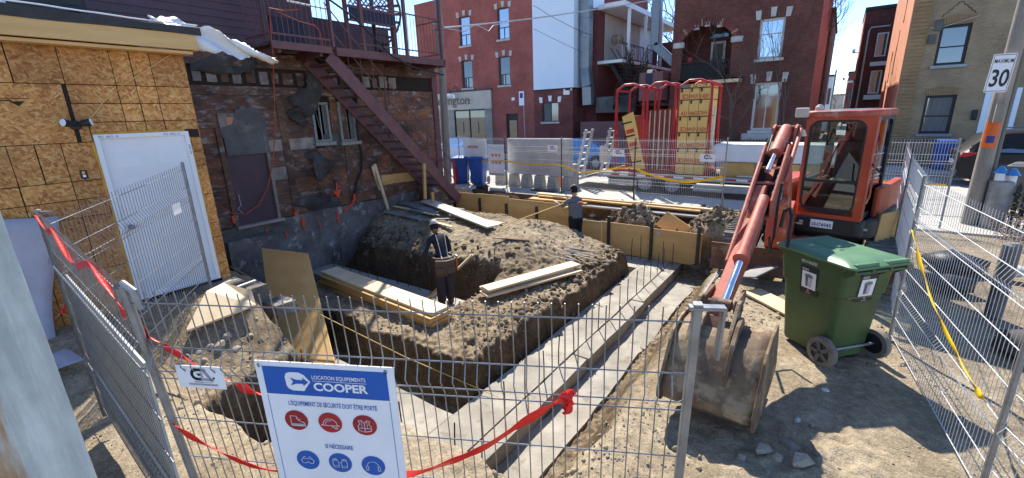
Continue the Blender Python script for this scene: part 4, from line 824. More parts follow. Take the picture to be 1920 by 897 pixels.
# spandrels closing the rectangle down to the arch
for s in (-1, 1):
    pts = [(s*rr*math.cos(a), .78*math.sin(a)) for a in np.linspace(0, math.pi/2, 12)]; MB().prism(pts+[(s*rr, .78)], (cx, FY+.001, AZ1), (1, 0, 0), (0, 0, 1), (0, .22, 0)).build('arch_spandrel', 'brick_dark', b3)
vm = None
for k in range(31):
    a = math.pi*(k+.5)/31; p = (cx+(rr+.17)*math.cos(a), AZ1+(.78+.19)*math.sin(a)); d = unit((math.cos(a)/rr, 0, math.sin(a)/.78))
    MB().bar(A(p[0], FY-.03, p[1])-d*.17, A(p[0], FY-.03, p[1])+d*.17, .10, .1, (0, 1, 0)).build('arch_brick', 'brick_quoin' if k % 7 == 3 else 'brick_maroon', b3)
for (x, z) in ((-7.6, 5.88), (-4.72, 5.88)): MB().box((x-.28, FY-.12, z-.12), (x+.28, FY+.1, z+.16)).build('capital', 'stone_trim', b3, bevel=.03)
for x in (-6.75, -6.2, -5.6): MB().box((x-.13, FY-.06, AZ1+.62+.12*(1-abs(x+6.2)*1.5)), (x+.13, FY+.2, AZ1+.86+.12*(1-abs(x+6.2)*1.5))).build('keystone', 'stone_trim', b3)
MB().box((-7.95, FY+1.7, 3.9), (-1.3, FY+1.9, 9)).build('loggia_wall', 'brick_dark', b3); MB().box((-7.95, FY, 3.9), (-4.2, FY+1.7, 4.08)).build('loggia_floor', 'pole_wood_dark', b3); MB().box((-7.9, FY+.25, 8.9), (-1.3, FY+10, 9.1)).build('roof', 'membrane', b3)
MB().box((-7.95, FY+.25, -.2), (-7.7, FY+10, 9.1)).build('side_wall', 'brick_dark', b3); MB().box((-1.5, FY+.22, -.2), (-1.25, FY+10, 9.1)).build('side_wall', 'brick_red', b3)
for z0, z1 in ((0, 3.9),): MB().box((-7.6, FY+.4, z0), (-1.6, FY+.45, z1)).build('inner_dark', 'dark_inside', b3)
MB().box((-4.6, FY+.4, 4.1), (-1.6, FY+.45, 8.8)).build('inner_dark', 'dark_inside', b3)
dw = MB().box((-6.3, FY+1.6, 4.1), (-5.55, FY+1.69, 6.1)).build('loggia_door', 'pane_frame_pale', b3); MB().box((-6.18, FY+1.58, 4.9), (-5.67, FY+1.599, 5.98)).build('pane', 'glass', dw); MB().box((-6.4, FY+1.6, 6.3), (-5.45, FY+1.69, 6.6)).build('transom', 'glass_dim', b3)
for z in (4.2, 4.95): MB().box((AX0, FY+.05, z), (AX1, FY+.1, z+.05)).build('rail', 'iron_black', b3)
for x in np.arange(AX0, AX1, .14): put('baluster', MATS and bm, b3, Matrix.Translation((x, FY+.075, 4.08)))
MB().box((-5.6, FY-.6, 3.82), (-4.3, FY, 3.98)).build('porch_roof', 'lumber', b3); MB().box((-7.4, FY-.02, 4.12), (-5.2, FY+.03, 4.85)).build('rail_screen', 'dark_inside', b3)
MB().box((-7.2, FY+.3, 5.0), (-6.95, FY+.5, 5.3)).build('red_bucket', 'sign_red', b3, bevel=.04)
MB().box((-8.0, FY-.05, 9.2), (-1.2, FY+.2, 9.32)).build('coping', 'gutter_blue', b3)
window(b3, -3.76, -2.67, 4.84, 6.68, FY, 'pane_frame_pale', 'glass_sky', .62, 0, keys=.42, km='stone_trim', fw_=.11, curtain=0, sill='pane_frame_pale')
window(b3, -3.7, -2.5, 1.38, 3.72, FY, 'pane_frame_pale', 'glass_dim', 0, 2, keys=.45, km='stone_trim', fw_=.12, sill='pane_frame_pale')
MB().box((-4.0, FY-.5, .9), (-2.2, FY, 1.25)).build('stone_step', 'stone_trim', b3); MB().box((-6.6, FY+.2, 0), (-5.4, FY+.25, 2.6)).build('door', 'dark_inside', b3); MB().box((-3.9, FY-.1, .2), (-2.3, FY-.003, .9)).build('cellar_window', 'glass', b3)
# low iron fences in front of the houses
def ironfence(x0, x1, y, label):
    t = thing('iron_fence', label, 'fence', ((x0+x1)/2, y, 0)); n = int((x1-x0)/.13)
    for z in (.15, 1.0): MB().box((x0, y-.015, z), (x1, y+.015, z+.03)).build('rail', 'iron_black', t)
    m = MB().box((-.009, -.009, 0), (.009, .009, 1.12)).mesh('picket', 'iron_black')
    for k in range(n): put('picket', m, t, Matrix.Translation((x0+k*.13, y, 0)))
    return t
ironfence(-7.9, -1.3, 24.6, 'black iron picket fence in front of the dark arched house'); ironfence(2.0, 12, 24.6, 'black iron picket fence in front of the beige brick house')
# beige house with coral side wall
b5 = thing('beige_house', 'beige brick house with black sash windows and a coral painted side wall', 'building', (6, FY+4, 0))
Wn = [(2.94, 3.88, 3.98, 5.52), (2.92, 3.9, 1.2, 2.78), (6.4, 7.4, 3.98, 5.52)]
facade(b5, 'brick_beige', 2.55, 14, -.2, 9.5, FY, Wn+[(4.75, 5.7, 0, 2.95)])
MB().box((1.97, FY-.05, -.2), (2.55, FY+.2, 9.5)).build('quoin_pier', 'brick_quoin', b5)
for k in range(64): MB().box((1.97, FY-.085, -.1+k*.15), (2.50+.05*(k % 2), FY-.051, -.1+k*.15+.085)).build('quoin_course', 'brick_quoin', b5)
MB().box((1.93, FY-.04, -.2), (1.969, FY+10.2, 9.5)).build('side_wall', 'orange_wall', b5); MB().box((1.97, FY+.5, -.2), (14, FY+10, 9.4)).build('core', 'dark_inside', b5)
for (y, z0, z1) in ((FY+3.2, 6.2, 8.4), (FY+4.4, 3.9, 6.0), (FY+6.5, 3.6, 5.2)): MB().tube([(1.925, y+.05*math.sin(z*3), z) for z in np.linspace(z0, z1, 9)], [.012+.02*random.random() for _ in range(9)], 5).build('wall_crack', 'sheathing_gap', b5)
MB().tube([(1.925, FY+.2+.9*k, 3.35+.12*math.sin(k*2.1)) for k in range(9)], .008, 4).build('wall_crack', 'sheathing_gap', b5)
window(b5, *Wn[0], FY, 'iron_black', 'glass', .46, 0, sill='duct', fw_=.1); window(b5, *Wn[1], FY, 'iron_black', 'glass_dim', .46, 0, sill='duct', fw_=.1, curtain=.8); window(b5, *Wn[2], FY, 'iron_black', 'glass', .46, 0, sill='duct', fw_=.1)
for (x0, x1, z0, z1) in Wn[:2]:
    for k in range(14):
        t = (k+.5)/14; x = x0+(x1-x0)*t; h = .12*math.sin(math.pi*t); MB().bar((x, FY-.015, z1+.0+h*.6), (x+(t-.5)*.08, FY-.015, z1+.24+h), .062, .05, (0, 1, 0)).build('arch_brick', 'brick_quoin', b5)
MB().box((2.75, FY-.1, 5.35), (3.0-.02, FY, 5.75)).build('meter_box', 'metal_patch', b5); MB().box((2.62, FY-.09, 4.85), (2.85, FY-.002, 5.2)).build('meter_box', 'metal_patch', b5)
MB().box((4.72, FY-.02, 0), (4.88, FY+.12, 2.95)).build('door_frame', 'siding_white', b5); MB().box((5.58, FY-.02, 0), (5.72, FY+.12, 2.95)).build('door_frame', 'siding_white', b5); MB().box((4.88, FY+.15, 0), (5.58, FY+.2, 2.95)).build('door', 'siding_white', b5)
MB().box((4.45, FY-.1, 1.75), (4.62, FY, 2.15)).build('mail_box', 'iron_black', b5, bevel=.02)
MB().tube([(2.6, FY-.03, 5.5), (2.8, FY-.05, 5.42), (3.3, FY-.08, 5.55), (4.0, FY-.05, 5.75)], .012, 5).build('wall_wire', 'wire_light', b5)
for s in (-1, 1): MB().tube([(3.4+s*.5*t, FY-.01, 6.35-.5*t+.05*(k % 2)) for k, t in enumerate(np.linspace(0, 1, 9))], .011, 4).build('wall_crack', 'sheathing_gap', b5)
# further down the side street
far = [('dark_house', 'narrow dark brick house with a chimney behind the arched house', -4.5, -1.15, 38, 50, 8.4, 'brick_dark'), ('red_apartment', 'dark red apartment house beyond the coral wall', .62, 2.5, 41, 47, 8.6, 'brick_dark'), ('grey_house', 'pale grey house at the end of the side street', -1.9, -1.0, 60, 70, 5.4, 'siding_white'), ('low_brick_house', 'low brick house at the end of the side street', .35, 2.6, 75, 82, 6.4, 'brick_maroon'), ('pale_house', 'small pale house closing the side street', -2, .3, 95, 105, 4.0, 'stucco')]
for nm, lb, x0, x1, y0, y1, h, m in far:
    t = thing(nm, lb, 'house', ((x0+x1)/2, (y0+y1)/2, 0)); MB().box((x0, y0, -.2), (x1, y1, h)).build('wall', m, t); MB().box((x0-.1, y0-.1, h), (x1+.1, y1+.1, h+.2)).build('roof', 'membrane', t)
    if nm == 'dark_house':
        MB().box((-2.0, 38.2, h), (-1.3, 39, h+1.2)).build('chimney', 'brick_maroon', t); MB().box((-1.7, 37.9, 4.2), (-1.3, 37.99, 4.8)).build('window', 'glass_sky', t); MB().box((-2.2, 37.9, 1.5), (-1.3, 37.99, 3.4)).build('porch', 'stucco', t)
    if nm == 'red_apartment':
        MB().box((x0-.06, 41.1, 4.2), (x0-.002, 47, h+.1)).build('side_wall', 'orange_wall', t)
        for z in (5.6, 3.2):
            w = MB().box((1.4, 40.92, z), (2.0, 40.99, z+1.5)).build('window', 'white_paint', t); MB().box((1.47, 40.9, z+.07), (1.93, 40.919, z+1.43)).build('pane', 'glass', w)
        MB().tube([(.9, 40.95, 0), (.9, 40.95, 7.3), (1.0, 40.95, 7.5), (2, 40.95, 7.5)], .05, 6).build('pipe', 'wire_light', t); MB().box((1.2, 40.2, 2.8), (2.3, 41, 3.1)).build('balcony', 'siding_white', t); MB().box((1.25, 40.6, 5.0), (2.2, 40.99, 5.25)).build('awning', 'siding_white', t)
    if nm in ('low_brick_house', 'grey_house'):
        for k in range(2): MB().box((x0+.25+k*.4*(x1-x0), y0-.09, 2.6), (x0+.25+k*.4*(x1-x0)+.25*(x1-x0), y0-.01, 4.2)).build('window', 'glass', t)
    if nm == 'low_brick_house': MB().box((x0, y0-.12, 5.2), (x1, y0-.01, 5.45)).build('cornice', 'stone_trim', t)
tag(MB().lathe([(.02, 0), (.25, .05), (.42, .16)], (2.1, 34.5, 8.4), (-.6, -.5, .4), 18).build('satellite_dish', 'duct', None, True), 'grey satellite dish on the edge of the coral wall', 'dish')
for i, (x, y, h, lb) in enumerate(((.86, 60, 7.6, 'tall field light mast with twin floodlights above the side street'), (.35, 80, 5.8, 'shorter field light mast with small floodlights further down the side street'), (-.75, 52, 5.6, 'plain grey utility pole standing in the side street'))):
    t = thing('light_mast' if i < 2 else 'street_pole', lb, 'pole', (x, y, 0)); MB().tube([(x, y, -.2), (x, y, h)], [.11, .07], 8).build('pole', 'duct', t)
    if i < 2:
        MB().box((x-.6, y-.05, h-.1), (x+.6, y+.05, h)).build('crossbar', 'duct', t)
        for s in (-.5, .1, .5): MB().box((x+s-.14, y-.25, h), (x+s+.14, y+.1, h+.3)).build('floodlight', 'wire_light', t)
sheet('road', 'asphalt', -.9, 1.6, 21.95, 160, .012)
# ---------------------------------------------------------------- bare spring trees
def bare_tree(name, label, base, h, spread, seed, r0=.07, depth=5, lean=(0, 0), m='twig', nb=3, up_bias=.35):
    r = np.random.default_rng(seed); t = thing(name, label, 'tree', base); trunk = MB(); tw = MB()
    def grow(p, d, L, rad, lev):
        pts = [p]; q = p; dd = d
        for k in range(4): dd = unit(dd+r.normal(0, .13, 3)+A(0, 0, .05)); q = q+dd*L/4; pts.append(q)
        (trunk if lev < 2 else tw).tube(pts, list(np.linspace(rad, rad*.62, 5)), 6 if lev < 2 else 4, caps=False)
        if lev >= depth: return
        for k in range(nb if lev else nb+1):
            s = pts[r.integers(2, 5)] if k else pts[-1]
            nd = unit(dd+r.normal(0, spread, 3)+A(0, 0, up_bias)); grow(s, nd, L*r.uniform(.6, .82), rad*r.uniform(.5, .65), lev+1)
    grow(A(*base), unit((lean[0], lean[1], 1)), h*.36, r0, 0)
    trunk.build('trunk', m, t, True); o = tw.build('crown', m, t); return t
bare_tree('bare_tree', 'thin bare tree spreading twigs over the dark arched house', (-4.3, 25.4, 0), 7.4, .5, 5, .07)
bare_tree('bare_tree', 'bare vine-like sapling climbing the arched house beside the pale window', (-2.1, 25.7, 0), 7.0, .32, 9, .05)
bare_tree('bare_tree', 'bare treetop showing over the roof of the galleries', (-11.5, 44, 0), 15, .55, 12, .22)
bare_tree('bare_tree', 'bare branches reaching out past the corner of the arched house', (-3.0, 33, 4), 6.5, .5, 21, .1, lean=(.25, 0))
bare_tree('bare_tree', 'pale bare tree at the end of the side street', (-.4, 70, 0), 5.5, .5, 31, .1, m='twig_pale', depth=4)
bare_tree('bare_tree', 'low bare shrub tree beside the far light masts', (.3, 62, 0), 3.2, .6, 37, .07, m='twig_pale', depth=4)
# ---------------------------------------------------------------- poles and wires
def lp(px, py, y): return PY(px, py, y)
pl = thing('utility_pole', 'weathered wooden utility pole at the corner of the old house', 'pole', (-11.9, 12.45, 0))
MB().tube([(-12.05, 12.45, -.3), (-11.95, 12.45, 4), (-11.88, 12.45, 9.5)], [.15, .135, .115], 14).build('pole', 'pole_wood', pl, True)
MB().lathe([(.06, 0), (.06, .12)], (-11.8, 12.3, 5.35), (0, 0, 1), 8).build('insulator', 'cone_orange', pl); MB().tube([(-12.05, 12.3, 5.55), (-11.6, 12.3, 5.6)], .03, 6).build('bracket', 'galv_post', pl)
QX, QY = 2.56, 13.1
pl2 = thing('utility_pole', 'wooden utility pole carrying the speed limit sign and orange notice', 'pole', (QX, QY, 0))
MB().tube([(QX, QY, -.3), (QX, QY, 1.8), (QX+.02, QY, 4.2), (QX+.05, QY, 9)], [.14, .13, .122, .10], 16).build('pole', 'pole_wood', pl2, True)
MB().tube([(QX+.16, QY, .3), (QX+.155, QY, 1.8), (QX+.15, QY, 4.2), (QX+.14, QY, 8)], [.045, .04, .04, .035], 10).build('riser_pipe', 'pole_wood_dark', pl2, True)
pc = [(QX+.136*math.sin(a), QY-.136*math.cos(a)) for a in np.linspace(-1.2, .55, 7)]
P = [[(x, y, 1.60), (x+.004, y, 2.12)] for x, y in pc]; MB().grid(P).build('orange_notice', 'cone_orange', pl2, solid=.004)
P = [[(QX+(x-QX)*1.02, QY+(y-QY)*1.02, 1.70), (QX+(x-QX)*1.02, QY+(y-QY)*1.02, 1.84)] for x, y in pc[2:6]]; MB().grid(P).build('notice_print', 'sign_navy', pl2)
MB().box((QX-.06, QY-.18, 2.1), (QX+.06, QY-.11, 2.45)).build('bracket', 'pole_wood', pl2)
ww = [('utility_wire', 'black and white service wire strung across the street', [PY(832, 52, 12.45), PY(900, 46, 15), PY(1000, 35, 19), PY(1090, 22, 22), PY(1180, 8, 25), PY(1225, 0, 26)], .03, 'wire_light'),
      ('utility_wire', 'frayed pale wire bundle by the utility pole', [PY(815, 47, 12.4), PY(840, 54, 12.6), PY(870, 60, 13), PY(890, 47, 13.5), PY(905, 52, 13.8), PY(916, 59, 14), PY(925, 48, 14.4), PY(960, 40, 16)], .014, 'wire_light'),
      ('utility_wire', 'thin dark wire slanting down across the white siding bay', [PY(1000, 10, FY-1.5), PY(1035, 32, FY-1), PY(1092, 61, FY-.3), PY(1110, 66, FY)], .014, 'cable_black'),
      ('utility_wire', 'thin dark wire lower on the white siding bay', [PY(1000, 54, FY-1.5), PY(1040, 74, FY-1), PY(1092, 99, FY-.3)], .012, 'cable_black'),
      ('utility_wire', 'pale wire running from the balcony to the utility pole', [PY(800, 44, 10.5), PY(818, 45, 12.3)], .014, 'wire_light')]
for nm, lb, pts, r_, m in ww: tag(MB().tube(pts, r_, 5).build(nm, m, None, True), lb, 'wire')
# ---------------------------------------------------------------- formwork along the street side
fm = thing('formwork', 'row of yellow plywood form panels with dark steel stakes along the street side', 'formwork', (-6, 10.33, FT))
fx = [(-9.95, -8.75, 1.20), (-8.745, -7.56, 1.215), (-7.55, -6.35, 1.15), (-6.345, -5.25, 1.14), (-5.24, -4.62, .78), (-4.61, -3.40, .79), (-3.395, -2.16, .765)]
for i, (a, b, h) in enumerate(fx):
    MB().box((a, 10.30+.006*(i % 2), FT), (b, 10.32+.006*(i % 2), FT+h)).build('form_panel', 'form_ply', fm); 
    MB().box((a+.002, 10.301+.006*(i % 2), FT+h+.0005), (b-.002, 10.319+.006*(i % 2), FT+h+.003)).build('panel_edge', 'form_ply_edge', fm)
for (px, py, h) in ((899, 372, 1.2), (949, 382, 1.15), (1006, 388, 1.05), (1142, 406, .9), (1223, 415, .92), (1312, 425, .9), (852, 366, 1.2)):
    p = PY(px, py, 10.27); MB().box((p[0]-.035, 10.235, FT-.1), (p[0]+.035, 10.295, min(p[2], FT+1.3))).build('stake', 'steel_dark', fm, bevel=.006)
for (px, py) in ((1126, 419), (1234, 438)): MB().lathe([(.045, 0), (.03, .01)], PY(px, py, 10.295), (0, -1, 0), 12).build('tie_washer', 'wire_light', fm)
# ---------------------------------------------------------------- loose timber
def plank(p, q, w, h, m, label, name='plank', hint=(0, 0, 1), group=None, cat='plank'):
    return tag(MB().bar(p, q, w, h, hint, bev=.003).build(name, m), label, cat, group)
def seg(p, q, z0, z1=None): return PZ(*p, z0), PZ(*q, z0 if z1 is None else z1)
# stack beside the cross trench: boards resting on one another
L0, R0 = A(-8.02, 4.64, 0), A(-4.62, 4.42, 0); z = -.60
names = ['bottom', 'second', 'third', 'fourth', 'fifth', 'top']
for i in range(6):
    d = A(random.uniform(-.1, .1), random.uniform(-.03, .03), 0); e = A(random.uniform(-.05, .05), random.uniform(-.03, .03), 0)
    plank(L0+d+A(0, 0, z), R0+e+A(0, 0, z), .42 if i < 5 else .36, .044, 'lumber' if i == 5 else 'lumber_yellow', ['wide yellow form board at the bottom of the stack by the cross trench', 'wide form board second from the bottom of the stack by the cross trench', 'wide form board third from the bottom of the stack by the cross trench', 'wide form board third from the top of the stack by the cross trench', 'wide form board second from the top of the stack by the cross trench', 'pale sunlit form board on top of the stack by the cross trench'][i], 'form_board'); z += .05
# boards on the island
zz = gz_arr(-4.0, 6.2)+.06
for k, (a, b, w, dz, m, lb) in enumerate((((-4.62, 5.45), (-3.78, 7.35), .30, 0, 'lumber', 'lowest pale plank on the soil island, splayed out towards the footing'), ((-4.72, 5.55), (-3.92, 7.3), .26, .04, 'lumber_pale', 'middle pale plank on the soil island'), ((-4.62, 5.50), (-3.86, 7.42), .27, .085, 'lumber', 'top pale plank on the soil island beside the footing'))):
    plank((*a, -.43+dz), (*b, -.40+dz), w, .038, m, lb)
for k in range(9):
    x, y = -4.55+.5*random.random(), 7.6+.5*random.random(); a = random.uniform(-.5, .3)
    tag(MB().bar((x, y, -.33+.02*k*.5), (x+.6*math.cos(a), y+.6*math.sin(a)*1.2, -.32+.02*k*.5), .022, .015).build('wood_splinter', 'lumber_grey'), 'thin grey splinter of wood lying on the soil island', 'wood scrap', 'splinters heaped on the soil island')
tag(MB().bar((-5.75, 7.2, .02), (-5.0, 7.5, -.02), .07, .02).build('wood_lath', 'plank_red'), 'short reddish lath lying on the crest of the soil mound', 'wood scrap')
# long plank running from the boards to the mound, half in shade
a, b = PT(800, 382, .03), PT(925, 432, .03)
plank(a+A(.0, 0, .06), b+A(0, 0, .06), .36, .04, 'lumber_pale', 'long whitish plank sloping down over the mound, half in the shade'); plank(PT(850, 408, .05), PT(940, 424, .05), .20, .035, 'lumber', 'short pale board lying beside the long whitish plank')
# scattered old boards near the wall
sc_ = [((724, 399), (790, 414), .22, 'lumber_grey', 'bluish grey board at the wall end of the scattered old boards'), ((755, 383), (822, 404), .30, 'lumber_grey', 'broad grey board lying across the scattered old boards'), ((740, 392), (815, 410), .10, 'lumber', 'narrow tan lath among the scattered old boards'), ((785, 420), (855, 412), .09, 'lumber_grey', 'narrow grey lath lying crosswise over the scattered old boards'), ((706, 400), (752, 387), .08, 'lumber_grey', 'short grey lath near the foundation at the scattered boards'), ((806, 418), (848, 432), .09, 'lumber', 'tan stick jutting toward the worker in the cap'), ((830, 395), (870, 400), .16, 'lumber_grey', 'dark board half buried beside the long whitish plank'), ((770, 400), (836, 408), .16, 'lumber_grey', 'weathered board with a broken end among the scattered boards')]
for i, (p, q, w, m, lb) in enumerate(sc_): plank(PT(*p, .03+.025*(i % 4)), PT(*q, .03+.025*((i+1) % 4)), w, .028, m, lb)
# props leaning at the old wall
for (p0, p1, lb, w) in (((702, 308), (728, 394), 'two by four prop leaning against the stripped wall', .085), ((698, 312), (722, 390), 'second two by four leaning close beside the first prop', .08)):
    b = PZ(*p1, .1); t = PX(*p0, WX+.1); plank(b, t, .045, w, 'lumber', lb, 'prop', (0, 1, 0))
b = PX(797, 374, -9.05); t = PX(795, 307, -9.05); plank(b, t, .05, .09, 'lumber_yellow', 'upright yellow stake standing by the foot of the stairs', 'stake', (0, 1, 0))
b = PX(812, 380, -9.05); plank(b, b+A(0, 0, .3), .05, .09, 'lumber_yellow', 'short stub of timber by the stair foot', 'stake', (0, 1, 0))
plank(PX(718, 345, WX+.06), PX(740, 340, WX+.05), .04, .09, 'lumber_yellow', 'short tan block nailed to the stripped wall', 'block', (0, 0, 1)); plank(PX(715, 338, WX+.04), PX(782, 330, WX+.03), .03, .26, 'lumber_yellow', 'brownish board nailed low on the stripped wall', 'board', (0, 0, 1))
# stair foot block
tag(MB().box((-10.1, 9.0, .0), (-9.3, 9.9, .62)).build('stair_base', 'plank_dark', None, bevel=.02), 'dark timber box under the foot of the brown stairs', 'box')
# diagonal boards by the worker
plank(PZ(858, 505, -.5), PZ(886, 478, -.2), .10, .04, 'lumber', 'short pale two by four leaning up the mound beside the worker'); plank(PZ(805, 560, -.93), PZ(826, 538, -.55), .1, .04, 'lumber', 'pale board leaning in the trench at the worker’s boots')
tag(MB().tube([PZ(848, 467, -.25), PZ(905, 448, -.12), PZ(958, 418, .10), PY(1056, 382, 9.55)], .012, 6).build('tape_measure_blade', 'string_yellow'), 'yellow strip stretched between the two workers over the mound', 'measuring tape')
plank(PZ(880, 576, -.85), PZ(925, 548, -.62), .05, .04, 'plank_red', 'thin reddish stick at the end of the cross footing', 'stick')
# stack of long timber on the sidewalk edge
tl = [(-7.65, -2.3, 11.95, .02, .24, 'lumber', 'broad pale board on top of the long timber stack by the sidewalk'), (-7.5, -2.55, 11.78, -.02, .2, 'lumber_yellow', 'yellow board at the front of the long timber stack by the sidewalk'), (-7.6, -2.0, 12.02, -.03, .3, 'lumber', 'lower pale board of the long timber stack by the sidewalk')]
for x0, x1, y, z, w, m, lb in tl: plank((x0, y+.1, z+.06), (x1, y-.08, z+.07), w, .04, m, lb, 'timber')
plank((-7.7, 11.7, -.03), (-5.7, 11.72, -.02), .3, .04, 'lumber_yellow', 'short yellow board under the long timber stack', 'timber'); plank((-6.0, 11.62, -.08), (-1.75, 11.5, -.05), .26, .045, 'lumber_grey', 'long grey plank lying below the timber stack at the trench edge', 'timber')
plank((-2.05, 11.55, .0), (-1.75, 11.5, .0), .22, .04, 'lumber', 'short pale offcut on the end of the grey plank', 'timber')
# sheets of plywood
def sheet_obj(c, u, v, t, m, name, label, cat='plywood'):
    """rectangle c + u,v (full edge vectors) of thickness t"""
    c, u, v = A(*c), A(*u), A(*v); n = unit(np.cross(u, v))*t; o = MB().prism([(0, 0), (1, 0), (1, 1), (0, 1)], c, u, v, n).build(name, m, None, bevel=.002); return tag(o, label, cat)
TL, TR, BR = PZ(490, 465, .02), PZ(577, 475, .02), None
TLw = PZ(490, 465, .20); TRw = PZ(577, 475, .20); BRw = PZ(630, 690, -.85)
dn = (BRw-TRw); sheet_obj(TLw, TRw-TLw, dn, .02, 'form_ply', 'plywood_sheet', 'tall yellow plywood sheet standing tilted in the trench behind the wire fence')
plank(PZ(504, 545, -.1), PZ(533, 640, -1.0), .05, .04, 'lumber', 'thin timber brace behind the standing plywood sheet', 'brace')
a, b, c = PZ(388, 592, .42), PZ(487, 592, .30), PZ(430, 548, .38)
pts = [PT(352, 638, .10), PT(486, 600, .20), PT(478, 576, .22), PT(424, 548, .12), PT(392, 568, .14)]; mbp = MB(); mbp.add([*pts, *[p+A(0, 0, .022) for p in pts]], [(4, 3, 2, 1, 0), (5, 6, 7, 8, 9)]+[(i, (i+1) % 5, 5+(i+1) % 5, 5+i) for i in range(5)])
tag(mbp.build('plywood_sheet', 'lumber'), 'cut plywood sheet lying as a ramp on the soil before the white door', 'plywood')
q4 = [PY(x, y, 10.62+d) for x, y, d in ((1229, 421, 0), (1251, 397, .12), (1311, 437, .12), (1290, 462, 0))]
tag(MB().add([*q4, *[p+A(.003, .018, .004) for p in q4]], [(0, 3, 2, 1), (4, 5, 6, 7)]+[(i_, (i_+1) % 4, 4+(i_+1) % 4, 4+i_) for i_ in range(4)]).build('plywood_sheet', 'form_ply'), 'square yellow plywood offcut standing on its corner behind the forms', 'plywood')
sheet_obj((.62, 8.2, .0), (.42, .75, 0), (.06, -.03, 1.0), .02, 'lumber_yellow', 'plywood_sheet', 'plywood sheet standing on edge between the excavator track and the fence')
plank(PZ(1408, 545, .02), PZ(1500, 592, .02), .32, .03, 'lumber', 'grubby wide board on the soil in front of the excavator blade'); plank(PZ(1397, 520, .2), PZ(1440, 500, .25), .3, .02, 'lumber_grey', 'bent grey board standing against the excavator blade', hint=(0, .6, 1))
for k, (p, q) in enumerate((((1178, 760), (1250, 672)), ((1172, 768), (1235, 690)), ((1200, 735), (1258, 660)))): plank(PZ(*p, -.42), PZ(*q, -.22), .035, .025, 'plank_red', ['reddish lath lying highest on the bank by the bucket', 'reddish lath lying lowest on the bank by the bucket', 'reddish lath lying between two others on the bank'][k], 'lath')
for k, (p, q) in enumerate((((1305, 572), (1350, 505)), ((1322, 545), (1360, 500)))): plank(PZ(*p, -.02), PZ(*q, .02), .03, .02, 'lumber_grey', ['thin stick lying on the bank in front of the blade', 'second thin stick nearer the blade corner'][k], 'stick')
# foreground weathered board and its surroundings
e0 = PZ(196, 900, .35); e0 = A(-1.62, .10, .0)
b0 = PZ(100, 662, 1.5); 
sheet_obj((-2.80, -1.0, .12), A(.10, 1.23, 0), A(-.045, -.015, 2.42), .02, 'grey_plank', 'plywood_sheet', 'large weathered grey plywood sheet with peeling brown patches beside the fence corner')
# house wrap heaped at the foot of the OSB wall
P = []
for i, t in enumerate(np.linspace(0, 1, 26)):
    P.append([A(-6.98+1.7*max(0, s-.35)**1.1+.03*math.sin(7*t+3*s), -1.9+2.75*t-.25*s*t+.12*math.sin(5*s+2*t), max(.32, 1.62-2.6*s)+.16*float(fbm(t*5, s*5, 1, 4))+.05*math.sin(9*t+4*s)) for s in np.linspace(0, 1, 22)])
tag(MB().grid(P).build('house_wrap', 'house_wrap', None, True, solid=.003, angle=80), 'sagging lavender-grey house wrap draped from the OSB wall to the ground', 'sheeting')
# concrete blocks near the doorstep
for (x, y, z, s, lb) in ((-6.85, 2.78, .10, .30, 'rough concrete block below the doorstep'), (-6.45, 2.92, -.1, .26, 'broken concrete block at the edge of the trench by the doorstep')):
    o = rough_box((x-s, y-s*.6, z-s*.5), (x+s*.6, y+s*.5, z+s*.35), .1, .06, int(x*-10)).build('concrete_block', 'concrete_dark', None, True); tag(o, lb, 'block')
tag(MB().tube([PZ(432, 545, .36), PZ(478, 528, .30)], .03, 8).build('pipe', 'duct'), 'thin blue-grey pipe lying over the concrete block by the door', 'pipe')
# loose stones and rubble, each its own
rr_ = np.random.default_rng(8); rk = [lump(70+i) for i in range(6)]; rkm = []
for v, f in rk: rkm.append(MB().add(v, f).mesh('stone', 'stone'))
spots = [(380, 640, .1), (372, 662, .1), (415, 648, .1), (440, 655, .1), (468, 630, .1), (490, 640, .1), (350, 668, .1), (425, 632, .1), (410, 620, .26), (455, 640, .2), (395, 650, .24), (470, 660, .1), (350, 690, .1), (430, 600, .25), (480, 840, -.1), (445, 805, -.2), (500, 830, -.3), (360, 820, 0), (1460, 860, 0), (1440, 885, 0), (1500, 868, 0), (1535, 855, 0), (1480, 840, 0), (1520, 800, 0), (1390, 860, 0), (1570, 880, 0), (1430, 845, 0), (1415, 585, 0), (1430, 600, 0), (1400, 570, 0), (1445, 590, 0), (1412, 600, 0), (1210, 620, -.6), (1225, 640, -.5), (1205, 655, -.6)]
for i, (x, y, z) in enumerate(spots):
    p = PT(x, y); g = p[2]; s = rr_.uniform(.03, .075) if (18 <= i <= 26 and i % 2 == 0 or i < 8) else rr_.uniform(.012, .034)
    tag(put('stone', rkm[i % 6], None, Matrix.Translation((p[0], p[1], g+s*.15)) @ Matrix.Rotation(rr_.random()*6, 4, 'Z') @ Matrix.Diagonal((s*1.3, s, s*.8, 1))), 'small angular grey-brown stone lying loose on the bare soil', 'stone', 'stones strewn on the bare soil')
for (x, y, z, s, lb) in ((1495, 790, 0, .04, 'crumpled pale scrap of paper on the soil by the bucket'), (1548, 733, 0, .035, 'small crumpled wrapper on the soil before the green bin'), (1112, 405, -.55, .16, 'crumpled white plastic bag behind the forms')):
    p = PT(x, y); v, f = lump(int(x)); tag(MB().add(v*s*A(1, .8, .45)+A(p[0], p[1], gz_arr(p[0], p[1])+s*.12), f).build('litter', 'litter_pale', None), lb, 'litter')
tag(MB().tube([PZ(432, 500, .1), PZ(570, 575, -.25), PZ(640, 610, -.4), PZ(760, 670, -.7), PZ(935, 745, -.93)], .006, 5).build('guide_string', 'string_yellow'), 'taut yellow builder’s string running down into the front trench', 'string')
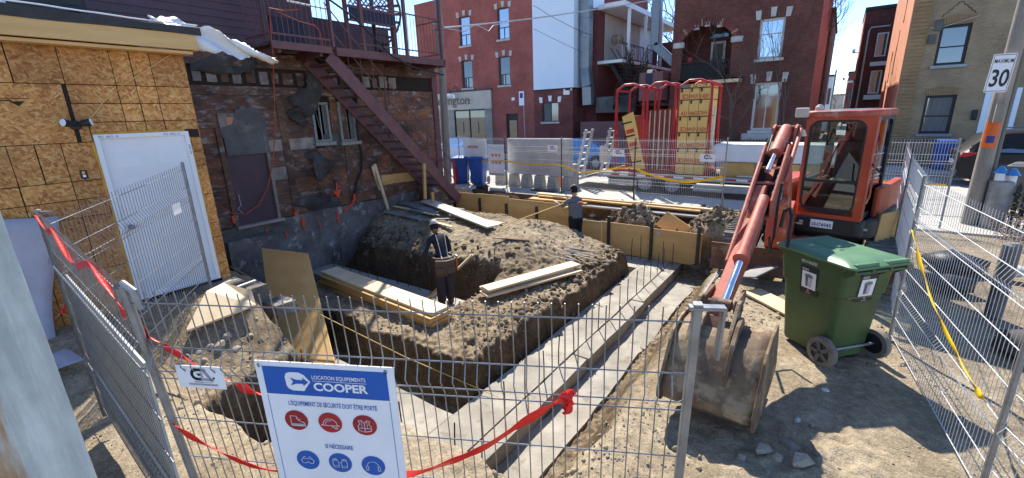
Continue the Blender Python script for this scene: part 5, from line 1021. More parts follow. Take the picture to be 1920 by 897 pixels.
# ---------------------------------------------------------------- temporary wire fences
def wire_panel(name, label, p, q, zb0, zb1, h=1.8, single=True, n=46, bend=1, group=None, posts=(1, 1), hook=None, wz=(.99, .945, .80, .755, .735, .60, .44, .315, .29, .27, .15, .03), r=.0029, m='galv', hr=1.2, lean=0):
    """welded mesh panel p->q (plan points), bottoms zb0/zb1; V shaped stiffening folds"""
    p, q = A(*p, 0), A(*q, 0); L = np.linalg.norm(q-p); u = (q-p)/L; nrm = A(u[1], -u[0], 0)*bend
    t = thing(name, label, 'fence', tuple((p+q)/2+A(0, 0, min(zb0, zb1))), 0, group)
    def P(s, z, off=0): return p+u*s*L+A(0, 0, zb0+(zb1-zb0)*s+z*h)+nrm*(off+lean*(z-1)*h)
    prof = [(1.0, 0), (.86, 0), (.80, .045), (.752, .045), (.735, 0)]; fold = [(1.0, 0), (.835, 0), (.79, .04), (.745, 0), (.33, 0), (.302, .035), (.275, 0), (.03, 0)]
    if single:
        vm = MB().tube([(off+lean*(z-1)*h, 0, z*h) for z, off in fold], r, 5).mesh('wire', m)
        ang = math.atan2(nrm[1], nrm[0])
        for k in range(n):
            s = (k+.6)/n*.975+.006; b_ = P(s, 0)-nrm*lean*-h; put('wire', vm, t, Matrix.Translation(b_) @ Matrix.Rotation(ang, 4, 'Z'))
    else:
        mb = MB()
        for k in range(n): 
            s = (k+.6)/n*.975+.006; mb.tube([P(s, z, off) for z, off in fold], r*1.1, 4)
    hs = [.965, .835, .765, .735, .60, .46, .33, .277, .15, .03]
    for z in hs:
        off = np.interp(-z, [-f[0] for f in fold], [f[1] for f in fold]); pts = [P(.004, z, 0), P(.016, z, off), *[P(s, z, off) for s in np.linspace(.05, .95, 5)], P(.985, z, off), P(.996, z, 0)]
        if single: MB().tube(pts, r*hr, 5).build('wire', m, t)
        else: mb.tube(pts, r*hr, 4)
    if not single: tag(mb.build('wire_mesh', m, t), kind='stuff')
    for s, on in ((0, posts[0]), (1, posts[1])):
        if on: MB().tube([P(s, -.02), P(s, 1.01)], .019, 10).build('post', 'galv_post', t, True); MB().lathe([(.02, 0), (.018, .008), (.005, .012)], P(s, 1.01), (0, 0, 1), 10).build('cap', 'galv_post', t, True)
    return t, P
A_, B_, C_, E_ = (-2.58, .49), (-.34, 1.64), (-5.03, .59), (-6.80, 2.19)
fA, PA = wire_panel('wire_fence', 'front wire fence panel carrying the blue and white safety sign', A_, B_, .02, .02, 1.81, n=46, bend=1, posts=(1, 0), lean=.07)
# right hand post is a square tube with a hook bracket
MB().bar(PA(1, 0), PA(1, 1.01), .034, .034, (1, .5, 0), bev=.004).build('post', 'galv_post', fA)
hk = A(*B_, 1.83); ux = unit(A(B_[0]-A_[0], B_[1]-A_[1], 0))
MB().bar(hk-ux*.03, hk+ux*.10, .042, .014, (0, 0, 1), bev=.003).build('hook', 'galv', fA); MB().bar(hk+ux*.095+A(0, 0, .004), hk+ux*.085-A(0, 0, .21), .04, .014, tuple(ux), bev=.003).build('hook', 'galv', fA)
fC, PC = wire_panel('wire_fence', 'wire fence panel backed with a grey sheet, running toward the OSB wall', C_, A_, .1, .02, 1.83, n=46, bend=1, posts=(1, 0), r=.0021, hr=1.7)
o = A(*A_, 1.80); MB().tube([o+A(-.06, -.01, -.03), o+A(-.05, -.01, .04), o+A(0, 0, .065), o+A(.05, .02, .03), o+A(.06, .03, -.06)], .016, 8).build('hook', 'galv', fC, True); o = A(*C_, 1.92); MB().bar(o+A(-.04, 0, .01), o+A(.10, .05, .02), .05, .014).build('hook', 'galv', fC)
fE, PE = wire_panel('wire_fence', 'wire fence panel standing in front of the white door', C_, E_, .1, .30, 1.78, n=46, bend=1, posts=(1, 1))
gs = [PC(.08, .04, -.03), PC(.93, .04, -.03), PC(.93, .74, -.03), PC(.08, .74, -.03)]; nn = A(.0, -.004, 0)
tag(MB().add([*gs, *[g+A(-.002, -.012, 0) for g in gs]], [(0, 1, 2, 3), (7, 6, 5, 4)]+[(i, 4+i, 4+(i+1) % 4, (i+1) % 4) for i in range(4)]).build('backing_sheet', 'grey_sheet'), 'flat grey sheet standing behind the wires of the side fence panel', 'sheet')
D0, D1, D2, D3 = (1.16, 10.0), (.79, 6.06), (1.08, 3.66), (1.75, 1.3)
fD2, PD2 = wire_panel('wire_fence', 'wire fence panel with yellow tape beside the green bin', D1, D2, .0, .0, 1.8, n=46, bend=1, posts=(1, 1), r=.0021, hr=1.8, m='galv_lit')
fD3, PD3 = wire_panel('wire_fence', 'wire fence panel continuing past the yellow tape panel along the lot edge', D2, D3, .0, .0, 1.8, n=44, bend=1, posts=(0, 1), r=.0021, hr=1.8, m='galv_lit')
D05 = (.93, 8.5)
wire_panel('wire_fence', 'wire fence panel seen edge-on behind the green bin', (.83, 6.16), D05, .0, .0, 1.8, n=40, bend=1, posts=(0, 1), single=False, r=.0022, hr=1.8, m='galv_lit'); wire_panel('wire_fence', 'wire fence panel beyond the excavator cab along the lot edge', D05, (1.1, 10.9), .0, .0, 1.8, n=40, bend=1, posts=(0, 1), single=False, r=.0022, hr=1.8, m='galv_lit')
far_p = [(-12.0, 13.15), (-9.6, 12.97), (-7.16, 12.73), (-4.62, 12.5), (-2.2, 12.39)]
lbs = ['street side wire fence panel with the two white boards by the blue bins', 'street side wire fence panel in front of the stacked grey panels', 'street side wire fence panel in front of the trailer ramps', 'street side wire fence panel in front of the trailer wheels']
for i in range(4): wire_panel('wire_fence', lbs[i], far_p[i], far_p[i+1], .0, .0, 1.8, n=48, single=False, posts=(1, 1), r=.0027, hr=1.3, m='galv_lit')
wire_panel('wire_fence', 'street side wire fence panel behind the excavator cab', (.5, 12.4), (2.0, 12.35), 0, 0, 1.8, n=32, single=False, posts=(0, 1), r=.0027, hr=1.3, m='galv_lit')
for i, (x, y) in enumerate(far_p[1:]):
    t = thing('fence_stand', ['steel base with two splayed feet under the fence post by the white boards', 'steel base with two splayed feet under the fence post by the orange cone', 'steel base with two splayed feet under the fence post by the trailer wheels', 'steel base with two splayed feet under the end post of the street fence'][i], 'fence base', (x, y, 0))
    for s in (-1, 1): MB().bar((x, y, .03), (x+s*.1, y-s*.4, .015), .03, .02).build('foot', 'galv_post', t)
    MB().tube([(x+.03, y-.01, 0), (x+.03, y-.01, .35)], .014, 6).build('spigot', 'galv_post', t)
# tapes
def tape(pts, w, m, label, name='warning_tape', tw=.8, letters=None, sub=7, seed=1):
    P0 = [A(*p) for p in pts]; seq = []
    for i in range(len(P0)-1):
        p_1 = P0[max(0, i-1)]; p0 = P0[i]; p1 = P0[i+1]; p2 = P0[min(len(P0)-1, i+2)]
        for t in np.linspace(0, 1, sub, endpoint=False): seq.append(.5*((2*p0)+(-p_1+p1)*t+(2*p_1-5*p0+4*p1-p2)*t*t+(-p_1+3*p0-3*p1+p2)*t**3))
    seq.append(P0[-1]); rows = []
    for i, c in enumerate(seq):
        d = unit(seq[min(i+1, len(seq)-1)]-seq[max(i-1, 0)]); a = tw*math.sin(i*.55+seed)+.3; s = unit(np.cross(d, (0, 0, 1))); v = np.cross(s, d); k = s*math.sin(a)+v*math.cos(a); ww_ = w*(.55+.45*abs(math.cos(i*.37+seed)))
        rows.append([c-k*ww_/2, c+unit(np.cross(k, d))*w*.12, c+k*ww_/2])
    return tag(MB().grid(rows).build(name, m, None, True, solid=.0015, angle=80), label, 'tape')
tape([PC(.02, .99, .02), PC(.15, .95, .02), PC(.3, .99, .02), PC(.55, .93, .03), PC(.75, .99, .02), PC(.9, .96, .02), PC(.99, .92, .02)], .05, 'tape_red', 'twisted red tape tied along the top of the grey backed fence panel', tw=.45, sub=5)
tape([PX(84, 440, -5.1), PX(97, 470, -5.12), PX(112, 515, -5.15), PX(126, 555, -5.1), PX(124, 575, -5.1), PX(116, 588, -5.08)], .055, 'tape_red', 'loose red tape end hanging behind the grey backed fence panel', tw=1.)
tape([PD2(.02, .70, .02), PD2(.2, .58, .02), PD2(.45, .45, .02), PD2(.7, .38, .02), PD2(.86, .345, .02), PD2(.9, .35, .02)], .055, 'tape_yellow', 'yellow caution tape hanging along the fence beside the green bin', tw=.5)
def fp(i, s, z, off=0): a, b = A(*far_p[i], 0), A(*far_p[i+1], 0); return a+(b-a)*s+A(0, -.03-off, z)
tape([fp(0, .03, .95), fp(0, .5, .92), fp(0, .99, .96), fp(1, .5, .90), fp(1, .99, .92), fp(2, .25, .76), fp(2, .5, .80), fp(2, .75, .92), fp(2, .985, .98)], .06, 'tape_yellow', 'yellow caution tape strung along the street fence past the blue bins', tw=.3)
tape([fp(3, .02, .95), fp(3, .12, .86), fp(3, .35, .72), fp(3, .6, .66), fp(3, .85, .76), fp(3, .985, .86)], .085, 'tape_yellow', 'yellow caution tape sagging in front of the trailer wheels', tw=.25)
tape([fp(3, .985, .86, .02), fp(3, .985, .7, .04), fp(3, .975, .62, .03)], .07, 'tape_yellow', 'loose end of yellow caution tape tied at the end post', tw=.9)
tape([A(.55, 12.36, .95), A(1.2, 12.33, .92), A(1.95, 12.32, .90)], .05, 'tape_yellow', 'yellow caution tape on the fence behind the excavator cab', tw=.2)
# ---------------------------------------------------------------- signs
u = unit(A(B_[0]-A_[0], B_[1]-A_[1], 0)); nrm = A(u[1], -u[0], 0); vz = A(0, 0, 1)
def on_fence(px, py, off): # point of the front fence plane
    d = _ray(px, py); nl = unit(np.cross(u, unit(vz+nrm*.07))); nl = nl*np.sign(np.dot(nl, nrm)); p0 = A(*A_, 1.83)+nrm*off; t = np.dot(p0-A(0, 0, CAM_H), nl)/np.dot(d, nl); return A(0, 0, CAM_H)+d*t
def FT_(pts, off): return [on_fence(x, y, off if len(o) == 0 else o[0]) for x, y, *o in pts]
tape(FT_([(258, 605), (270, 626), (300, 645), (340, 668), (385, 700), (430, 716), (465, 732), (500, 745)], -.02), .05, 'tape_red', 'bright red tape sloping from the corner post to behind the safety sign', tw=.5)
tape(FT_([(322, 795), (360, 820), (420, 852), (480, 876), (540, 886), (700, 893), (775, 888), (840, 868), (910, 838), (980, 793), (1040, 757), (1068, 745)], .012), .04, 'tape_red', 'lower red tape sagging behind the safety sign across the front fence', tw=.35)
tape(FT_([(1040, 757), (1074, 738), (1070, 760), (1058, 772), (1066, 750)], .04), .045, 'tape_red', 'red tape knot and loose end tied on the front fence', tw=1.2, sub=9)
S0 = on_fence(476, 676, .055); S1 = on_fence(735, 678, .055); SW = np.dot(S1-S0, u); SH = SW*1.5
sg = thing('safety_sign', 'white safety equipment sign with blue header and six round pictograms', 'sign', tuple(S0-vz*SH)); tilt = unit(vz+nrm*.005)
def SP(x, y): return S0+u*x*SW-tilt*y*SW*.92    # sign coordinates: x 0..1, y down
nf = unit(np.cross(u, tilt))
MB().prism([(0, 0), (1, 0), (1, 1.5), (0, 1.5)], SP(0, 0), u*SW, -tilt*SW*.92, -nf*.005).build('board', 'sign_white', sg)
def srect(x0, y0, x1, y1, m, name, d=.001): MB().add([SP(x0, y1)+nf*d, SP(x1, y1)+nf*d, SP(x1, y0)+nf*d, SP(x0, y0)+nf*d], [(0, 1, 2, 3)]).build(name, m, sg)
srect(.05, .04, .95, .275, 'sign_blue', 'header'); 
for x in (.05, .945): srect(x, .285, x+.004, 1.46, 'sign_blue', 'border')
def spoly(pts, m, name, d=.002, parent=None): o = MB().add([SP(*p)+nf*d for p in pts], [tuple(range(len(pts)-1, -1, -1))]).build(name, m, parent or sg); return o
def circ(cx, cy, rx, n=36, ry=None): return [(cx+rx*math.cos(a), cy+(ry or rx)*math.sin(a)) for a in np.linspace(0, 2*math.pi, n, endpoint=False)]
def stroke(pts, w, m, parent, d=.004, closed=False):
    mb = MB(); pts = pts+[pts[0]] if closed else pts
    for a, b in zip(pts[:-1], pts[1:]):
        a, b = A(*a), A(*b); e = unit(b-a); n_ = A(-e[1], e[0])*w/2; q = [a-n_-e*w*.3, b-n_+e*w*.3, b+n_+e*w*.3, a+n_-e*w*.3]; mb.add([SP(*p)+nf*d for p in q], [(0, 1, 2, 3), (3, 2, 1, 0)])
    mb.build('pictogram_line', m, parent)
def arc(cx, cy, r_, a0, a1, n=12, ry=None): return [(cx+r_*math.cos(a), cy+(ry or r_)*math.sin(a)) for a in np.linspace(a0, a1, n)]
lg = spoly([(0.210, 0.120), (0.225, 0.090), (0.255, 0.080), (0.320, 0.080), (0.355, 0.100), (0.395, 0.155), (0.355, 0.210), (0.340, 0.235), (0.255, 0.235), (0.225, 0.220), (0.213, 0.195)], 'sign_white', 'logo')
spoly([(0.247, 0.125), (0.290, 0.142), (0.340, 0.142), (0.340, 0.120), (0.380, 0.158), (0.340, 0.192), (0.340, 0.175), (0.290, 0.175), (0.247, 0.192), (0.267, 0.158)], 'sign_blue', 'logo_arrow', .003, lg)
text('LOCATION EQUIPEMENTS', 'lettering', 'sign_white', sg, SP(.41, .128)+nf*.001, u, tilt, .036*SW*1.15, .002, width=.385*SW, bold=.01)
srect(.41, .142, .80, .146, 'sign_white', 'rule', .002)
text('COOPER', 'lettering', 'sign_white', sg, SP(.413, .222)+nf*.001, u, tilt, .085*SW, .002, width=.392*SW, bold=.035)
text('L\u2019ÉQUIPEMENT DE SÉCURITÉ DOIT ÊTRE PORTÉ', 'lettering', 'sign_blue', sg, SP(.20, .365)+nf*.001, u, tilt, .05*SW, .002, width=.65*SW, bold=.008)
text('SI NÉCESSAIRE', 'lettering', 'sign_blue', sg, SP(.42, .735)+nf*.001, u, tilt, .05*SW, .002, width=.21*SW, bold=.008)
R_ = .088
for cx_ in (.235, .49, .745): spoly(circ(cx_, .50, R_), 'sign_red', 'pictogram', .002)
for cx_ in (.265, .515, .765): spoly(circ(cx_, .865, R_), 'sign_blue', 'pictogram', .002)
lw = .007; W_ = 'sign_white'
stroke([(0.195, 0.460), (0.242, 0.460), (0.242, 0.485), (0.268, 0.505), (0.295, 0.515), (0.300, 0.530), (0.195, 0.530)], lw, W_, sg, closed=True); stroke([(0.195, 0.542), (0.300, 0.542)], .012, W_, sg)
for a in ((0.242, 0.483), (0.253, 0.493)): stroke([a, (a[0]+.015, a[1]-.008)], .005, W_, sg)
stroke(arc(.490, .515, .052, math.pi, 2*math.pi)+[(0.557, 0.523), (0.423, 0.523)], lw, W_, sg, closed=True); stroke(arc(.490, .515, .036, math.pi, 1.6*math.pi), lw*.8, W_, sg); stroke([(0.500, 0.527), (0.530, 0.550), (0.545, 0.545), (0.530, 0.530)], lw, W_, sg)
stroke([(0.705, 0.460), (0.725, 0.455), (0.745, 0.480), (0.765, 0.455), (0.785, 0.460), (0.778, 0.490), (0.792, 0.505), (0.792, 0.545), (0.745, 0.557), (0.698, 0.545), (0.698, 0.505), (0.712, 0.490)], lw, W_, sg, closed=True); stroke([(0.745, 0.480), (0.745, 0.555)], lw, W_, sg); stroke([(0.698, 0.525), (0.792, 0.525)], lw, W_, sg); stroke([(0.725, 0.460), (0.725, 0.525)], .005, W_, sg); stroke([(0.765, 0.460), (0.765, 0.525)], .005, W_, sg)
stroke([(0.215, 0.865), (0.230, 0.850), (0.300, 0.850), (0.315, 0.865), (0.305, 0.890), (0.280, 0.892), (0.265, 0.878), (0.250, 0.892), (0.225, 0.890)], lw, W_, sg, closed=True); stroke([(0.220, 0.860), (0.242, 0.830), (0.255, 0.835)], lw, W_, sg); stroke([(0.310, 0.860), (0.288, 0.830), (0.275, 0.835)], lw, W_, sg)
for s in (-1, 1):
    q = [(.515+s*x, y-.06) for x, y in ((.012, .965), (.05, .965), (.055, .925), (.05, .89), (.043, .888), (.042, .905), (.036, .882), (.03, .884), (.028, .905), (.022, .886), (.016, .9), (.014, .915), (.006, .918), (.010, .935))]; stroke(q, lw*.85, W_, sg, closed=True); stroke([(.515+s*.012, .89), (.515+s*.05, .89)], .004, W_, sg)
stroke(arc(.765, .87, .044, math.pi, 2*math.pi), lw, W_, sg)
for s in (-1, 1): stroke([(.765+s*.052, .87), (.765+s*.036, .87), (.765+s*.036, .908), (.765+s*.052, .908)], lw, W_, sg, closed=True)
for (x, y) in ((.03, .035), (.945, .035)): MB().tube([SP(x, y)+nf*.004+A(.008*math.cos(a), 0, .008*math.sin(a)) for a in np.linspace(0, 6.2, 12)], .002, 5).build('grommet_tie', 'black_plastic' if x > .5 else 'galv', sg)
# company plate on the fence
def plate_sign(P0, u, v, w, h, label, big=True, parent_name='fence_plate'):
    n_ = unit(np.cross(u, v)); t = thing(parent_name, label, 'sign', tuple(P0)); MB().prism([(0, 0), (w, 0), (w, h), (0, h)], P0, u, v, -n_*.003).build('plate', 'sign_white', t)
    k = h/.2; c = P0+u*w*.5+v*h*.5
    def poly(pts, m, d=.001): MB().add([c+u*x*h+v*y*h+n_*d for x, y in pts], [tuple(range(len(pts)))]).build('logo', m, t)
    o = [(-.05-.28*math.cos(a)-.10, .12+.28*math.sin(a)) for a in np.linspace(math.pi/2, -math.pi/2, 14)]; i_ = [(-.05-.15*math.cos(a)-.10, .12+.15*math.sin(a)) for a in np.linspace(-math.pi/2, math.pi/2, 14)]
    mb = MB()
    for a in range(13): mb.add([c+u*x*h+v*y*h+n_*.001 for x, y in (o[a], o[a+1], i_[12-a], i_[13-a])], [(0, 1, 2, 3), (3, 2, 1, 0)])
    mb.build('logo', 'sign_black', t)
    poly([(-.15, .27), (.13, .27), (.04, .40), (-.15, .40)], 'sign_black'); poly([(-.15, -.16), (.02, -.16), (.02, -.03), (-.15, -.03)], 'sign_black'); poly([(-.10, .06), (.02, .06), (.02, .17), (-.14, .17)], 'sign_black')
    poly([(.02, -.16), (.12, -.16), (.12, .22), (.02, .22)], 'sign_grey'); poly([(.12, -.16), (.58, -.16), (.55, -.04), (.12, -.04)], 'sign_grey'); poly([(.05, .40), (.22, .40), (.58, -.16), (.42, -.16)], 'sign_grey'); poly([(.60+.05*math.cos(a), -.02+.05*math.sin(a)) for a in np.linspace(0, 6.28, 14)], 'sign_black')
    if big: poly([(-.32, -.24), (.1, -.24), (.1, -.21), (-.32, -.21)], 'sign_black'); poly([(.12, -.24), (.5, -.24), (.5, -.215), (.12, -.215)], 'sign_grey'); poly([(-.6, -.38), (.72, -.38), (.72, -.29), (-.6, -.29)], 'sign_grey', .0008)
    return t
G0 = on_fence(338, 725, .03); G1 = on_fence(423, 724, .03); gw = np.dot(G1-G0, u); plate_sign(G0, u, vz, gw, gw*.47, 'small white company plate wired to the front fence beside the safety sign')
q0 = PE(.86, .70, .02); ue = unit(A(E_[0]-C_[0], E_[1]-C_[1], .08)); plate_sign(q0, -ue if np.dot(ue, rt) < 0 else ue, vz, .19, .13, 'small white company plate on the fence in front of the white door', False)
for (i, s, z, lb) in ((2, .72, 1.28, 'small white company plate on the fence in front of the trailer ramp'), (3, .74, 1.22, 'small white company plate on the fence before the white foam block'), (1, .78, 1.36, 'small white company plate on the fence over the stacked grey panels')): plate_sign(fp(i, s, z), A(1, -.06, 0)/1.0018, vz, .38, .2, lb, False)
# two boards on the street fence
bd = thing('notice_board', 'plain white notice board with faded red print on the street fence', 'sign', fp(0, .25, 1.3)); q0 = fp(0, .12, 1.02); MB().box(q0, q0+A(1.15, .01, .72)).build('board', 'sign_white', bd)
MB().box(q0+A(.22, -.004, .38), q0+A(.75, -.001, .46)).build('print', 'orange_wall', bd)
bd = thing('safety_sign', 'small blue and white safety sign on the street fence beside the white board', 'sign', fp(0, .7, .6)); q0 = fp(0, .66, .42); MB().box(q0, q0+A(.72, .01, 1.12)).build('board', 'sign_white', bd); MB().box(q0+A(.03, -.004, .92), q0+A(.69, -.001, 1.09)).build('header', 'siding_white', bd)
for k in range(3):
    MB().lathe([(.06, 0), (.055, .003)], q0+A(.2+.16*k, -.002, .74), (0, -1, 0), 14).build('pictogram', 'orange_wall', bd); MB().lathe([(.06, 0), (.055, .003)], q0+A(.2+.16*k, -.002, .47), (0, -1, 0), 14).build('pictogram', 'sign_grey', bd)
MB().box(q0+A(0, -.004, 0), q0+A(.72, -.001, .08)).build('footer', 'sign_grey', bd)
# speed limit sign on the pole
q = {n_: PY(*p, 12.86) for n_, p in dict(bl=(1843, 174), br=(1882, 175), tr=(1910, 99), tl=(1860, 104)).items()}
sp_ = thing('speed_sign', 'white maximum 30 speed limit sign on the wooden utility pole', 'sign', tuple(q['bl'])); o0 = q['bl']; us = (q['br']-q['bl']+q['tr']-q['tl'])/2; vs_ = (q['tl']-q['bl']+q['tr']-q['br'])/2; w_ = np.linalg.norm(us); h_ = np.linalg.norm(vs_); us = us/w_; vs_ = vs_/h_
def S3(x, y): return o0+us*x*w_+vs_*y*h_
MB().prism([(0, .03), (.05, 0), (.95, 0), (1, .03), (1, .97), (.95, 1), (.05, 1), (0, .97)], o0, us*w_, vs_*h_, (0, .006, 0)).build('board', 'sign_white', sp_)
mb = MB()
for (a, b, c, d) in ((.04, .025, .96, .04), (.04, .96, .96, .975), (.04, .04, .06, .96), (.94, .04, .96, .96)): mb.add([S3(a, b)+A(0, -.002, 0), S3(c, b)+A(0, -.002, 0), S3(c, d)+A(0, -.002, 0), S3(a, d)+A(0, -.002, 0)], [(0, 1, 2, 3)])
mb.build('border', 'sign_black', sp_)
text('MAXIMUM', 'lettering', 'sign_black', sp_, S3(.1, .76)+A(0, -.002, 0), us, vs_, h_*.15, .001, width=w_*.8, bold=.01); text('30', 'lettering', 'sign_black', sp_, S3(.1, .16)+A(0, -.002, 0), us, vs_, h_*.62, .001, width=w_*.78, bold=.02)
ps = thing('parking_sign', 'blue parking sign on a slim post by the red brick building', 'sign', (-18.0, 24.2, 0)); p = PY(981, 198, 24.2); MB().box((p[0]-.28, 24.15, p[2]), (p[0]+.1, 24.17, p[2]+.85)).build('board', 'siding_white', ps); MB().tube([(p[0]+.1, 24.2, 0), (p[0]+.02, 24.2, p[2]+.8)], .03, 6).build('post', 'duct', ps); MB().box((p[0]-.2, 24.14, p[2]+.45), (p[0]+.02, 24.149, p[2]+.75)).build('print', 'sign_navy', ps)
# ---------------------------------------------------------------- mini excavator
ex = thing('excavator', 'orange mini excavator with closed cab, its boom reaching down to the bucket', 'excavator', (-.17, 9.1, 0))
# undercarriage
TL_, TH_, TW_ = 1.36, .27, .40
def track_path(n):
    L1 = 2*(TL_-TH_); per = 2*L1+2*math.pi*TH_; out = []
    for k in range(n):
        s = per*k/n
        if s < L1: out.append((-(TL_-TH_)+s, 2*TH_, 0))
        elif s < L1+math.pi*TH_: a = (s-L1)/TH_; out.append(((TL_-TH_)+TH_*math.sin(a), TH_+TH_*math.cos(a), -a))
        elif s < 2*L1+math.pi*TH_: out.append(((TL_-TH_)-(s-L1-math.pi*TH_), 0, -math.pi))
        else: a = (s-2*L1-math.pi*TH_)/TH_; out.append((-(TL_-TH_)-TH_*math.sin(a), TH_-TH_*math.cos(a), -math.pi-a))
    return out
shoe = MB().box((-TW_/2, -.058, -.02), (TW_/2, .058, 0)).box((-TW_/2, -.012, 0), (TW_/2, .012, .028)).mesh('track_shoe', 'track')
for cx_ in (-1.12, .78):
    tr = MB(); tr.prism([(-TL_+.1, TH_), (-TL_+.18, .1), (TL_-.18, .1), (TL_-.1, TH_), (TL_-.2, 2*TH_-.08), (-TL_+.2, 2*TH_-.08)], (cx_-.1, 9.1, .02), (0, 1, 0), (0, 0, 1), (.2, 0, 0)); to = tr.build('track', 'steel_dark', ex)
    for (y, z, a) in track_path(46): put('track_shoe', shoe, to, rot((cx_, 9.1+y, z+.02), a, 0, 0))
    for y in (-TL_+TH_, TL_-TH_): MB().lathe([(.06, -.15), (.22, -.14), (.22, .14), (.06, .15)], (cx_, 9.1+y, TH_+.02), (1, 0, 0), 20).build('sprocket', 'track', to, True)
    for y in (-.6, -.2, .2, .6): MB().lathe([(.09, -.12), (.09, .12)], (cx_, 9.1+y, .13), (1, 0, 0), 14).build('roller', 'track', to, True)
MB().box((-.9, 8.5, .25), (.56, 9.7, .55)).build('undercarriage', 'steel_dark', ex, bevel=.04); MB().lathe([(.5, .5), (.5, .66)], (-.05, 9.0, 0), (0, 0, 1), 28).build('slew_ring', 'steel_dark', ex)
# blade
prof = [(-.02, .02), (.05, .0), (.10, .12), (.11, .25), (.06, .40), (-.02, .47), (-.06, .47), (.0, .36), (.04, .22), (.0, .1)]
bl = MB().prism(prof, (-1.40, 7.40, .03), (0, 1, 0), (0, 0, 1), (2.42, 0, 0)).build('blade', 'rust', ex, bevel=.006)
for x in (-.75, .35): MB().bar((x, 7.5, .25), (x, 8.6, .38), .12, .16).build('blade_arm', 'steel_dark', bl)
for (x, s) in ((-.32, .17), (-.12, .19), (.12, .24), (-.22, .15)): MB().lathe([(s, -.02), (s, .02)], (x, 7.75+.3*s, .5), (.2, -.5, .9), 20).build('cable_reel', 'exc_faded' if s < .2 else 'exc_orange', ex)
# turret frame: local -y is forward
TM = rot((0, 9.0, 0), 0, 0, math.radians(-13))
def tb(mb): mb.v = [tuple(TM @ Vector(v)) for v in mb.v]; return mb
def rbox(x0, x1, y0, y1, z0, z1, r, n=6):
    """box with rounded vertical corners"""
    pts = []
    for (cx2, cy2, a0) in ((x1-r, y1-r, 0), (x0+r, y1-r, 90), (x0+r, y0+r, 180), (x1-r, y0+r, 270)):
        for k in range(n+1): a = math.radians(a0+90*k/n); pts.append((cx2+r*math.cos(a), cy2+r*math.sin(a)))
    return MB().prism(pts, (0, 0, z0), (1, 0, 0), (0, 1, 0), (0, 0, z1-z0))
tb(rbox(-.80, .84, -1.05, 1.04, .64, .93, .38)).build('skirt', 'black_plastic', ex, True, bevel=.03)
tb(rbox(-.16, .74, -1.14, -.3, .70, .93, .10)).build('front_skirt', 'black_plastic', ex, True, bevel=.02)
tb(rbox(.70, .80, -.55, .95, .90, 1.34, .05)).build('side_cover', 'exc_orange', ex, True, bevel=.03); tb(rbox(-.78, .74, .16, 1.0, .88, 1.26, .3)).build('engine_cover', 'exc_orange', ex, True, bevel=.05); tb(rbox(-.80, -.42, -.55, .9, .88, 1.35, .15)).build('tank_cover', 'exc_orange', ex, True, bevel=.04)
tb(MB().box((.40, -1.02, .80), (.785, -1.0, .83))).build('skirt_stripe', 'stucco', ex)
# cab
cx0, cx1, cy0, cy1, cz0, cz1 = -.125, .69, -1.10, .10, .93, 2.40
tb(rbox(cx0-.035, cx1+.035, cy0-.05, cy1+.05, cz1-.03, cz1+.07, .16)).build('cab_roof', 'exc_faded', ex, True, bevel=.035, segs=3)
tb(MB().box((cx0+.10, cy0+.12, cz1+.0702), (cx1-.16, cy1-.15, cz1+.078))).build('roof_hatch', 'duct', ex, bevel=.003)
def frame_face(pts_out, inset, o, u_, v_, t, r=.10, m='exc_orange', name='cab_frame'):
    """flat rim between an outline and its rounded inner opening"""
    (x0, z0), (x1, z1) = pts_out; li, ri, bi, ti = inset; inner = []
    for (ccx, ccz, a0) in ((x1-ri-r, z1-ti-r, 0), (x0+li+r, z1-ti-r, 90), (x0+li+r, z0+bi+r, 180), (x1-ri-r, z0+bi+r, 270)):
        for k in range(7): a = math.radians(a0+15*k); inner.append((ccx+r*math.cos(a), ccz+r*math.sin(a)))
    outer = []
    for i, (x, z) in enumerate(inner):
        q = i//7; k = i % 7; cxy = ((x1, z1), (x0, z1), (x0, z0), (x1, z0))[q]
        if k == 3: outer.append(cxy)
        else:
            e = (k < 3)
            if q == 0: outer.append((x1, z) if e else (x, z1))
            elif q == 1: outer.append((x, z1) if e else (x0, z))
            elif q == 2: outer.append((x0, z) if e else (x, z0))
            else: outer.append((x, z0) if e else (x1, z))
    n = len(inner); mb = MB(); o, u_, v_, t = A(*o), A(*u_), A(*v_), A(*t); vs = [o+u_*x+v_*z for x, z in outer+inner]; vs += [p+t for p in vs]
    f = []
    for i in range(n):
        j = (i+1) % n; f += [(i, j, n+j, n+i), (2*n+i, 3*n+i, 3*n+j, 2*n+j), (n+i, n+j, 3*n+j, 3*n+i), (i, 2*n+i, 2*n+j, j)]
    return tb(mb.add(vs, f)).build(name, m, ex), inner
_, inn = frame_face(((cx0, cz0), (cx1, cz1)), (.05, .10, .10, .07), (0, cy0, 0), (1, 0, 0), (0, 0, 1), (0, .06, 0), r=.13)
frame_face(((cy0+.06, cz0), (cy1, cz1)), (.06, .10, .08, .08), (cx1, 0, 0), (0, 1, 0), (0, 0, 1), (-.05, 0, 0), r=.10, m='black_plastic'); frame_face(((cy0+.06, cz0), (cy1, cz1)), (.06, .10, .55, .08), (cx0, 0, 0), (0, 1, 0), (0, 0, 1), (.05, 0, 0), r=.10, m='black_plastic'); frame_face(((cx0, cz0), (cx1, cz1)), (.10, .10, .45, .10), (0, cy1, 0), (1, 0, 0), (0, 0, 1), (0, -.05, 0), r=.10, m='black_plastic')
tb(MB().box((cx1-.002, cy0+.0, cz0), (cx1+.012, cy0+.16, cz1-.02))).build('door_post', 'exc_orange', ex, bevel=.008)
zm = cz0+.56
def gpane(pts, name='windscreen', m='glass_clear'): tb(MB().add(pts, [(0, 1, 2, 3)])).build(name, m, ex)
